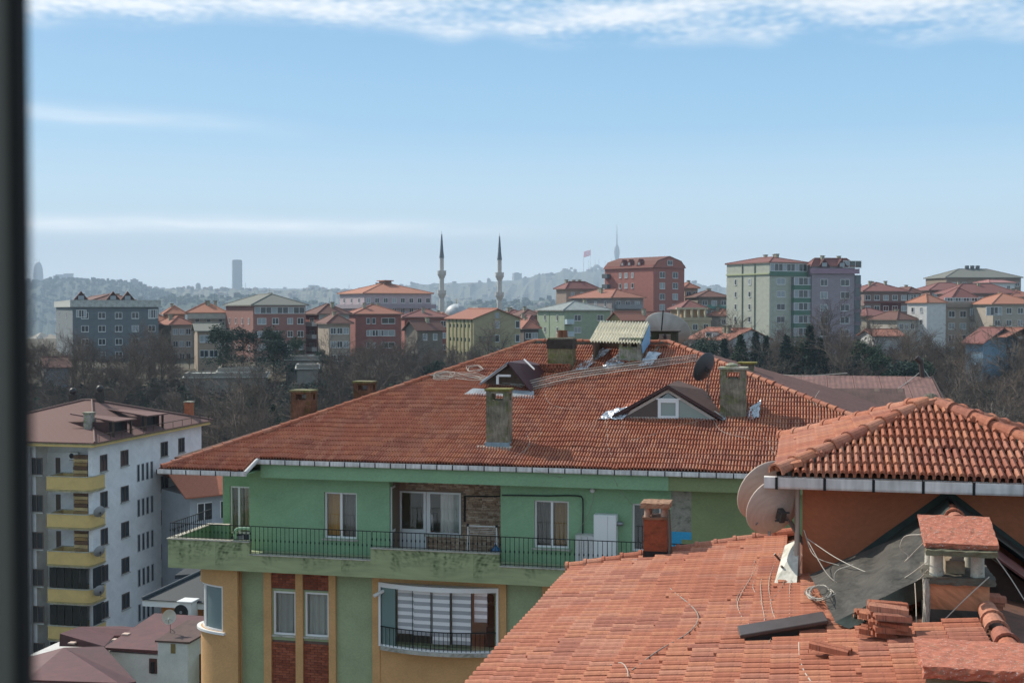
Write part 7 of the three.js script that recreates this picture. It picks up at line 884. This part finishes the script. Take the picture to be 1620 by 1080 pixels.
// brown sheet-roofed building just behind the green one
{
  const fr = new Frame((() => { const p = at(1230, 592, 53); p.y = 0; return p; })(), -13), rg = M('#7d5a52', { map: T.metal, roughness: .8 }), h = thing('brown_roofed_building', 'building with broad brown corrugated roof behind the red tiled roof', 'building', fr), A = fr.z(1205, 590, 0), B = fr.z(1474, 598, 0), y = (A.y + B.y) / 2, L = 10, drop = 1.5;
  const np = 9; for (let i = 0; i < np; i++) { const v = [], m = 20, x0 = lerp(A.x - 2.5, B.x, i / np), x1 = lerp(A.x - 2.5, B.x, (i + 1) / np) - .015; for (let k = 0; k < m; k++) { const a = lerp(x0, x1, k / m), b = lerp(x0, x1, (k + 1) / m), za = .006 * Math.sin(k * Math.PI * .5), zb = .006 * Math.sin((k + 1) * Math.PI * .5), q = [[a, y - drop + za, L], [b, y - drop + zb, L], [b, y + zb, 0], [a, y + za, 0]]; for (const j of [0, 1, 2, 0, 2, 3]) v.push(...q[j]); } const g = new THREE.BufferGeometry(); g.setAttribute('position', new THREE.Float32BufferAttribute(v, 3)); g.computeVertexNormals(); mesh('roof_sheet', boxUV(g), rg, h); }
  mesh('back_slope', slab([V(A.x - 2.5, y, 0), V(B.x, y, 0), V(B.x, y - 1.5, -8), V(A.x - 2.5, y - 1.5, -8)], .05, V(0, -1, 0)), rg, h); mesh('wall', bx(A.x - 2, B.x - .2, 0, y - drop - .1, -7.6, L - .4), plaster('#8f8578'), h); mesh('verge_board', slab([V(B.x, y + .03, 0), V(B.x + .05, y - drop + .03, L), V(B.x + .05, y - drop - .25, L), V(B.x, y - .25, 0)], .06, V(1, 0, 0)), M('#3b2b27'), h);
  const s0 = fr.z(1243, 640, 4.5), s1 = fr.z(1432, 640, 4.5), sy = y - drop * .45 + .02; mesh('raised_sheet', slab([V(s0.x, sy - .35, 6.5), V(s1.x, sy - .35, 6.5), V(s1.x, fr.z(1432, 614, 4.2).y, 4.2), V(s0.x, fr.z(1243, 614, 4.2).y, 4.2)], .12, V(0, -1, 0)), M('#57403a', { map: T.metal, roughness: .85 }), h); for (const px of [1388, 1425]) { const a = fr.z(px, 616, 4.4), b = fr.z(px, 655, 6); mesh('batten', slab([V(a.x - .1, b.y + .1, 6), V(a.x + .1, b.y + .1, 6), V(a.x + .1, a.y + .03, 4.3), V(a.x - .1, a.y + .03, 4.3)], .06, V(0, -1, 0)), M('#6e5a52', { map: T.dirty }), h); }
  mesh('vent_pipe', [bar(V(B.x - .35, y - .1, .1), V(B.x - .42, y + .68, .1), .1, 8, .09), bar(V(B.x - .42, y + .6, .1), V(B.x - .6, y + .78, .1), .12, 8)], M('#3a2a26', { roughness: .6 }), h);
  cable('thin cable strung along the brown roof to the vent pipe', [fr.world(A.x + 3.5, y - .9, 7), fr.world(A.x + 5.5, y - .3, 2), fr.world(B.x - .5, y + .15, .2)], .015, MAT.cableLight); cable('thin cable drooping over the brown roof beside the hip', [fr.world(A.x - 1, y + .25, 0), fr.world(A.x + 1.5, y + .02, 1), fr.world(A.x + 3.5, y + .1, 0)], .015, MAT.cableLight); cable('cable hanging down the end of the brown roof', [fr.world(B.x - .3, y + .3, .1), fr.world(B.x + .2, y - .6, .5), fr.world(B.x + .35, y - 1.8, 1)], .015, MAT.cableLight);
}
// ---------- mosque ----------
{
  const d = 335, p = at(722, 500, d), gy = ground(p.x, d); p.y = gy; const fr = new Frame(p, 20), st = plaster('#b5b0a6'), lead = M('#bcc0c2', { map: T.metal, roughness: .5 }), m = thing('mosque', 'mosque with pale metal dome between the two minarets', 'mosque', fr), top = at(722, 480.5, d).y - gy, r = 37 / 2 / F * d;
  mesh('dome', move(lathe(Array.from({ length: 14 }, (_, i) => { const a = i / 13 * Math.PI / 2; return [Math.cos(a) * r, Math.sin(a) * r * .92]; }), 32), 0, top - r * .92, 0), lead, m); mesh('drum', move(new THREE.CylinderGeometry(r * 1.02, r * 1.05, 3, 24).toNonIndexed(), 0, top - r * .92 - 1.5, 0), st, m); mesh('prayer_hall', bx(-9, 9, 0, top - r * .92 - 3, -9, 9), st, m); mesh('finial', bar(V(0, top - .1, 0), V(0, top + 1.6, 0), .12, 6, .03), M('#a98e4a', { metalness: .6, roughness: .4 }), m); for (const [x, z] of [[-7, 7], [7, 7], [-7, -7], [7, -7]]) mesh('half_dome', move(new THREE.SphereGeometry(2.2, 16, 8, 0, Math.PI * 2, 0, Math.PI / 2).toNonIndexed(), x, top - r * .92 - 3, z), lead, m);
  const dm = 400; for (const [px, tp, lab] of [[698.8, 365, 'slender stone minaret with two balconies and grey spire, beside the pale dome'], [790.3, 368, 'slender stone minaret with two balconies and grey spire, standing apart behind the olive gabled building']]) {
    const q = at(px, 480, dm), gy2 = ground(q.x, dm); q.y = gy2; const f2 = new Frame(q, 0), t = thing('minaret', lab, 'minaret', f2, [0, 0, 0], 'minarets of the mosque'), Y = py => at(px, py, dm).y - gy2, r0 = .95, r1 = .74, r2 = .66, stM = plaster('#c6c3bc'), k = tp - 365;
    mesh('base', move(new THREE.CylinderGeometry(1.3, 1.5, Y(500 + k), 12).toNonIndexed(), 0, Y(500 + k) / 2, 0), stM, t); mesh('shaft', [move(new THREE.CylinderGeometry(r1, r0, Y(469 + k) - Y(500 + k), 16).toNonIndexed(), 0, (Y(469 + k) + Y(500 + k)) / 2, 0), move(new THREE.CylinderGeometry(r1, r1, Y(438 + k) - Y(464 + k), 16).toNonIndexed(), 0, (Y(438 + k) + Y(464 + k)) / 2, 0), move(new THREE.CylinderGeometry(r2, r2, Y(408 + k) - Y(433 + k), 16).toNonIndexed(), 0, (Y(408 + k) + Y(433 + k)) / 2, 0)], stM, t);
    for (const yb of [464 + k, 433 + k]) { const g = grp('balcony', t); mesh('corbel', move(lathe([[r1, -1.5], [r1 + .25, -1.1], [r1 + .3, -.8], [r1 + .6, -.35], [r1 + .65, 0]], 20), 0, Y(yb), 0), stM, g); mesh('parapet', move(new THREE.CylinderGeometry(r1 + .68, r1 + .62, 1.0, 20, 1, true).toNonIndexed(), 0, Y(yb) + .5, 0), stM, g); mesh('floor', move(new THREE.CylinderGeometry(r1 + .6, r1 + .6, .1, 20).toNonIndexed(), 0, Y(yb) + .05, 0), stM, g); }
    mesh('spire', move(lathe([[r2 + .14, 0], [r2 + .1, .2], [r2 * .8, 2.4], [.2, Y(tp + 6) - Y(408 + k)], [0, Y(tp + 5) - Y(408 + k)]], 16), 0, Y(408 + k), 0), M('#737c82', { map: T.metal, roughness: .6 }), t); mesh('finial', bar(V(0, Y(tp + 7), 0), V(0, Y(tp), 0), .08, 6, .02), M('#7d7350', { metalness: .6, roughness: .4 }), t);
  }
}
// ---------- distant hills and skyline ----------
function hill(name, prof, d, depth, base, m, seed, rough = 1) {       // prof: [px, py] of the crest at distance d; a ridge with front and back slopes
  const v = [], n = 160, rows = 9, cx = i => lerp(prof[0][0], prof[prof.length - 1][0], i / n), cr = px => { let k = 0; while (k < prof.length - 2 && prof[k + 1][0] < px) k++; return lerp(prof[k][1], prof[k + 1][1], sstep(prof[k][0], prof[k + 1][0], px)); };
  const P = (i, j) => { const px = cx(i), t = j / (rows - 1), crest = at(px, cr(px), d), s = Math.sin(Math.min(1, t * 1.55) * Math.PI / 2), dd = d - depth * .72 + depth * t * 1.1, k = t < .65 ? s : lerp(1, 0, (t - .65) / .35); const x = (px - CX) / F * dd; return [x, lerp(base, crest.y, k) + rough * fbm(px * .05 + seed, t * 4 + seed, 3) * depth * .012 * (t > .55 && t < .75 ? .35 : 1), -dd]; };
  for (let i = 0; i < n; i++) for (let j = 0; j < rows - 1; j++) { const a = P(i, j), b = P(i + 1, j), c = P(i + 1, j + 1), e = P(i, j + 1); v.push(...a, ...b, ...c, ...a, ...c, ...e); }
  const g = new THREE.BufferGeometry(); g.setAttribute('position', new THREE.Float32BufferAttribute(v, 3)); g.computeVertexNormals(); setUD(mesh(name, boxUV(g), m, null), null, null, null, 'structure'); return { P, n, rows };
}
const woods = M('#ffffff', { map: tex(512, (u, v) => { const a = wf(u, v, 12, 4, 131), b = wf(u, v, 40, 3, 135); return [.20 + .1 * a + .1 * b, .24 + .1 * a + .1 * b, .17 + .07 * a + .07 * b]; }, { rep: [.006, .006] }), roughness: 1 }), scrub = M('#ffffff', { map: tex(512, (u, v) => { const a = wf(u, v, 8, 5, 141), b = wf(u, v, 40, 3, 145); return [.36 + .16 * a + .12 * b, .36 + .14 * a + .12 * b, .29 + .12 * a + .1 * b]; }, { rep: [.003, .003] }), roughness: 1 });
const hA = hill('wooded_hill', [[-220, 452], [-60, 448], [45, 447], [100, 443], [150, 444], [200, 450], [240, 461], [300, 474], [420, 490]], 4800, 1700, -75, woods, 1);
const hB = hill('hills', [[80, 470], [200, 463], [260, 457], [330, 457], [420, 459], [520, 460], [560, 463], [640, 466], [760, 474]], 5000, 1800, -75, scrub, 2);
const hC = hill('hills', [[420, 470], [560, 458], [640, 452], [700, 449], [760, 447], [800, 445], [860, 436], [905, 429], [950, 428], [1000, 437], [1060, 447], [1100, 450], [1150, 456], [1260, 466], [1500, 476], [1900, 480]], 7000, 3000, -85, scrub, 3);
const hD = hill('hills', [[-200, 470], [100, 462], [300, 457], [480, 456], [560, 459], [680, 464]], 8200, 1800, -85, scrub, 5);
const hE = hill('wooded_hill', [[200, 478], [300, 470], [380, 470], [470, 477], [560, 483], [660, 488], [780, 480], [880, 474], [960, 480], [1100, 484], [1300, 487], [1700, 485]], 3400, 1100, -65, woods, 7);
// far houses: a mass of small blocks with pitched roofs
{
  const R = rng(505), hb = prep([bx(-.5, .5, 0, 1, -.5, .5), slab([V(-.55, 1, .55), V(.55, 1, .55), V(0, 1.35, 0)], .01), slab([V(.55, 1, .55), V(.55, 1, -.55), V(0, 1.35, 0)], .01), slab([V(.55, 1, -.55), V(-.55, 1, -.55), V(0, 1.35, 0)], .01), slab([V(-.55, 1, -.55), V(-.55, 1, .55), V(0, 1.35, 0)], .01)]);
  const list = [], add = (h, cnt, i0, i1, j0, j1, sc) => { for (let k = 0; k < cnt; k++) { const fi = lerp(i0, i1, R()) * h.n, fj = lerp(j0, j1, R()) * (h.rows - 1), a = h.P(Math.floor(fi), Math.floor(fj)), b = h.P(Math.floor(fi) + 1, Math.min(h.rows - 1, Math.floor(fj) + 1)), tx = fi % 1, ty = fj % 1; list.push([lerp(a[0], b[0], tx), Math.min(a[1], b[1]) - 2, lerp(a[2], b[2], ty), sc]); } };
  add(hB, 1100, 0, 1, .05, .62, 1); add(hC, 1900, 0, 1, .1, .62, 1.2); add(hE, 420, .15, 1, .1, .5, .8); add(hD, 300, 0, 1, .4, .64, 1.5); add(hA, 160, .3, 1, .02, .25, .8);
  for (let k = 0; k < 700; k++) { const d = lerp(650, 1500, R()), x = (lerp(40, 1620, R()) - CX) / F * d; list.push([x, ground(x, d) - 1, -d, .8]); }
  const im = shade(new THREE.InstancedMesh(hb, M('#ffffff', { roughness: .95 }), list.length)), m4 = new THREE.Matrix4(), q4 = new THREE.Quaternion(), c = new THREE.Color(), pal = ['#8f8a80', '#85776a', '#9a958c', '#7d6456', '#877e72', '#766d64', '#918675'];
  list.forEach(([x, y, z, s], i) => { const w = (8 + R() * 10) * s, hh = (5 + R() * 9 * R()) * s; m4.compose(V(x, y, z), q4.setFromAxisAngle(V(0, 1, 0), R() * 1.6), V(w, hh + 2, 8 + R() * 8)); im.setMatrixAt(i, m4); im.setColorAt(i, c.set(pal[Math.floor(R() * 7)])); });
  im.name = 'far_houses'; setUD(im, 'hazy mass of small houses covering the distant hills', 'houses', null, 'stuff'); scene.add(im);
  // trees along the wooded crest
  const blob = (() => { const g = new THREE.IcosahedronGeometry(1, 2).toNonIndexed(), p = g.attributes.position; for (let i = 0; i < p.count; i++) { const a = V(p.getX(i), p.getY(i), p.getZ(i)), s = 1 + .5 * N3(a.x * 2.2, a.y * 2.2, a.z * 2.2) + .25 * N3(a.x * 6, a.y * 6, a.z * 6); p.setXYZ(i, a.x * s, a.y * s * .9, a.z * s); } g.computeVertexNormals(); return g; })();
  const l2 = []; for (let k = 0; k < 3000; k++) { const h = R() < .6 ? hA : hE, fi = R() * (h.n - 1), fj = lerp(.1, .72, R()) * (h.rows - 1), a = h.P(Math.floor(fi), Math.floor(fj)), b = h.P(Math.floor(fi) + 1, Math.min(h.rows - 1, Math.floor(fj) + 1)); l2.push([lerp(a[0], b[0], fi % 1), lerp(a[1], b[1], fj % 1), lerp(a[2], b[2], fj % 1)]); }
  const it = shade(new THREE.InstancedMesh(boxUV(blob), M('#ffffff', { roughness: 1 }), l2.length)); l2.forEach(([x, y, z], i) => { const s = 4 + R() * 5; m4.compose(V(x, y + s * .5, z), q4.setFromAxisAngle(V(0, 1, 0), R() * 6), V(s, s * (.8 + R() * .7), s)); it.setMatrixAt(i, m4); it.setColorAt(i, c.setRGB(.03 + R() * .03, .05 + R() * .03, .03 + R() * .02)); }); it.name = 'far_woods'; setUD(it, 'hazy dark woodland on the distant hills', 'woods', null, 'stuff'); scene.add(it);
}
// skyline towers
function tower(label, px, py0, py1, d, wpx, build) { const p = at(px, py1, d), by = p.y - 12; p.y = by; const fr = new Frame(p, 20), t = thing('far_tower', label, 'tower', fr); build(t, at(px, py0, d).y - by, wpx / F * d); }
const farConcrete = M('#8b8680', { roughness: .8 }), band = M('#6f6d6a', { roughness: .4 });
tower('tall slab skyscraper standing alone on the hazy horizon', 375, 412, 458, 6200, 16, (t, h, w) => { mesh('shaft', bx(-w / 2 * .9, w / 2 * .9, 0, h, -w / 2, w / 2 * .6), M('#6d6a66', { roughness: .4 }), t); mesh('crown', bx(-w * .4, w * .4, h, h + 4, -w * .3, w * .3), farConcrete, t); for (let i = 1; i < 12; i++) mesh('floor_band', bx(-w * .455, w * .455, h * i / 12, h * i / 12 + 1.2, -w * .505, w * .305), band, t); });
tower('bullet-shaped skyscraper beyond the wooded hill', 60, 414, 450, 6600, 15, (t, h, w) => { mesh('shaft', lathe([[w * .5, 0], [w * .5, h * .5], [w * .44, h * .75], [w * .3, h * .92], [w * .12, h], [0, h]], 20), M('#7d7a76', { roughness: .4 }), t); for (const s of [-.12, .12]) mesh('mast', bar(V(s * w, h * .96, 0), V(s * w, h * 1.14, 0), 1.4, 5, .5), farConcrete, t); });
tower('squat hazy office block beside the bullet-shaped skyscraper', 92, 436, 452, 6600, 16, (t, h, w) => { mesh('shaft', bx(-w / 2, w / 2, 0, h, -15, 15), farConcrete, t); mesh('crown', bx(-w * .3, w * .6, h, h + 6, -12, 12), farConcrete, t); });
tower('stepped hazy office block behind the wooded hill', 108, 434, 452, 6700, 14, (t, h, w) => { mesh('shaft', bx(-w / 2, w / 2, 0, h, -15, 15), farConcrete, t); mesh('crown', bx(-w * .55, w * .55, h, h + 5, -14, 14), farConcrete, t); });
tower('plain hazy block at the foot of the wooded hill', 212, 442, 462, 4800, 12, (t, h, w) => { mesh('shaft', bx(-w / 2, w / 2, 0, h, -12, 12), farConcrete, t); mesh('plant_room', bx(-w * .2, w * .2, h, h + 4, -6, 6), farConcrete, t); });
tower('short hazy tower with rounded top on the horizon', 313, 447, 462, 5000, 8, (t, h, w) => { mesh('shaft', lathe([[w / 2, 0], [w / 2, h * .8], [w * .3, h * .95], [0, h]], 14), farConcrete, t); mesh('base', bx(-w, w, 0, h * .3, -10, 10), farConcrete, t); });
tower('hazy cube block on the skyline above the far hills', 495, 451, 465, 6500, 13, (t, h, w) => { mesh('shaft', bx(-w / 2, w / 2, 0, h, -15, 15), farConcrete, t); mesh('wing', bx(-w, -w / 2, 0, h * .6, -15, 15), farConcrete, t); });
tower('hazy cube block on the hill behind the second minaret', 818, 432, 450, 7000, 13, (t, h, w) => { mesh('shaft', bx(-w / 2, w / 2, 0, h, -15, 15), farConcrete, t); mesh('plant_room', bx(-w * .3, w * .2, h, h + 4, -6, 6), farConcrete, t); });
{
  // tall telecom tower, hilltop mosque, flag
  const d = 7300, P = (px, py) => at(px, py, d), tw = (() => { const p = P(976, 440); const y = p.y - 20; p.y = y; const fr = new Frame(p, 0), t = thing('telecom_tower', 'futuristic telecom tower with bulging body and needle mast on the hill', 'tower', fr), Y = py => P(976, py).y - y, k = d / F; mesh('bulb', lathe([[2.2 * k, 0], [1.8 * k, Y(425)], [2.6 * k, Y(412)], [4.4 * k, Y(402)], [4.6 * k, Y(397)], [3.2 * k, Y(391)], [1.3 * k, Y(386)]], 18), M('#8a8783', { roughness: .5 }), t); mesh('mast', [bar(V(0, Y(388), 0), V(0, Y(370), 0), 1.2 * k, 8, .9 * k), bar(V(0, Y(370), 0), V(0, Y(355), 0), .7 * k, 6, .3 * k)], M('#8a8783', { roughness: .5 }), t); return t; })();
  void tw;
  const pm = P(944, 428), y = pm.y - 8; pm.y = y; const fr = new Frame(pm, 0), k = d / F, m = thing('hilltop_mosque', 'great domed mosque with slim minarets on the hazy hilltop', 'mosque', fr), Y = py => P(944, py).y - y, X = px => (px - 944) * k; mesh('prayer_hall', bx(X(928), X(960), -10, Y(426), -40, 40), farConcrete, m); mesh('dome', move(new THREE.SphereGeometry(6 * k, 18, 9, 0, Math.PI * 2, 0, Math.PI / 2).toNonIndexed(), 0, Y(424), 0), farConcrete, m); for (const px of [937, 951]) mesh('half_dome', move(new THREE.SphereGeometry(4 * k, 14, 7, 0, Math.PI * 2, 0, Math.PI / 2).toNonIndexed(), X(px), Y(426), 0), farConcrete, m); for (const [px, py] of [[923, 406], [942, 407], [948, 408], [958, 411], [967, 409], [932, 412]]) mesh('minaret', bar(V(X(px), -10, px % 2 ? 20 : -20), V(X(px), Y(py), px % 2 ? 20 : -20), 1.6, 6, .9), farConcrete, m);
  const pf = P(934.5, 428); const fy = pf.y - 6; pf.y = fy; const ff = new Frame(pf, 0), fl = thing('flag', 'huge red flag with white crescent and star on a hilltop pole', 'flag', ff), FY = py => P(934.5, py).y - fy; mesh('pole', bar(V(0, 0, 0), V(0, FY(394), 0), .9, 6, .6), farConcrete, fl);
  const w = 11 * k, hh = 9 * k, v = [], nn = 16; for (let i = 0; i < nn; i++) { const Z = t => Math.sin(t * 7) * 2.2, a = [-w * i / nn, Z(i / nn)], b = [-w * (i + 1) / nn, Z((i + 1) / nn)], dr = t => -hh * .35 * t; const q = [[a[0], FY(395) - hh + dr(i / nn), a[1]], [b[0], FY(395) - hh + dr((i + 1) / nn), b[1]], [b[0], FY(395) + dr((i + 1) / nn), b[1]], [a[0], FY(395) + dr(i / nn), a[1]]]; for (const j of [0, 1, 2, 0, 2, 3]) v.push(...q[j]); } const g = new THREE.BufferGeometry(); g.setAttribute('position', new THREE.Float32BufferAttribute(v, 3)); g.computeVertexNormals(); mesh('cloth', boxUV(g), M('#e0122c', { roughness: .9, transmission: .4, thickness: 0 }), fl); mesh('crescent', move(new THREE.TorusGeometry(hh * .2, hh * .05, 6, 18, 4.6).toNonIndexed(), -w * .4, FY(395) - hh * .62, 3.2, 0, 0, .8), MAT.white, fl); mesh('star', move(new THREE.CircleGeometry(hh * .09, 5).toNonIndexed(), -w * .6, FY(395) - hh * .68, 3.4), MAT.white, fl);
}
for (const [px, d, hpx, lab] of [[388, 4900, 16, 'lattice pylon on the far ridge beside the slab skyscraper'], [552, 4900, 13, 'lattice pylon on the far ridge before the pink block'], [666, 6900, 15, 'lattice pylon on the far ridge past the pink block'], [1098, 6900, 18, 'lattice pylon on the hazy ridge between the two towers'], [178, 4750, 14, 'slim antenna mast on the wooded hilltop']]) { const p = at(px, 462, d), y = p.y; const t = thing('pylon', lab, 'pylon', null, [p.x, y - 8, p.z], 'masts on the far ridges'), H = hpx / F * d + 8; mesh('frame', [bar(V(-2.5, 0, 0), V(0, H, 0), .35, 4, .15), bar(V(2.5, 0, 0), V(0, H, 0), .35, 4, .15), bar(V(0, 0, 2), V(0, H, 0), .35, 4, .15)], farConcrete, t); for (const f of [.7, .85]) mesh('crossarm', bar(V(-4, H * f, 0), V(4, H * f, 0), .25, 4), farConcrete, t); }
// ---------- the window the picture is taken from ----------
{
  const wall = mesh('apartment_wall', [bx(-3.2, -.42, -.2, EYE + 1.6, -.62, -.36), bx(-.42, 2.2, -.2, EYE - 1.1, -.62, -.36), bx(1.4, 2.2, EYE - 1.1, EYE + 1.6, -.62, -.36), bx(-3.2, 2.2, EYE + 1.6, EYE + 2.4, -.62, -.36)], plaster('#a09a90'), null); setUD(wall, null, null, null, 'structure');
  const t = thing('window_frame', 'window frame post with olive sash and gasket, darkened for room shade', 'window', null, [-.42, EYE - 1.1, -.49]), olive = M('#4f4c44', { roughness: .6 }), dark = M('#0c0b0a', { roughness: .9 });  // dark colours hold the shade of a room that is not built
  mesh('sash', rbx(.0, .2448, 0, 2.7, .038, .05, .003), olive, t); mesh('shade_dark_seal', rbx(.2449, .2485, 0, 2.7, .038, .049, .0015), dark, t); mesh('jamb', rbx(0, .2, 0, 2.7, -.05, .037, .004), dark, t); mesh('sill', rbx(.0, 1.82, -.04, -.002, -.13, .13, .008), M('#b3aea5', { roughness: .5 }), t);
}
renderer.render(scene, camera);
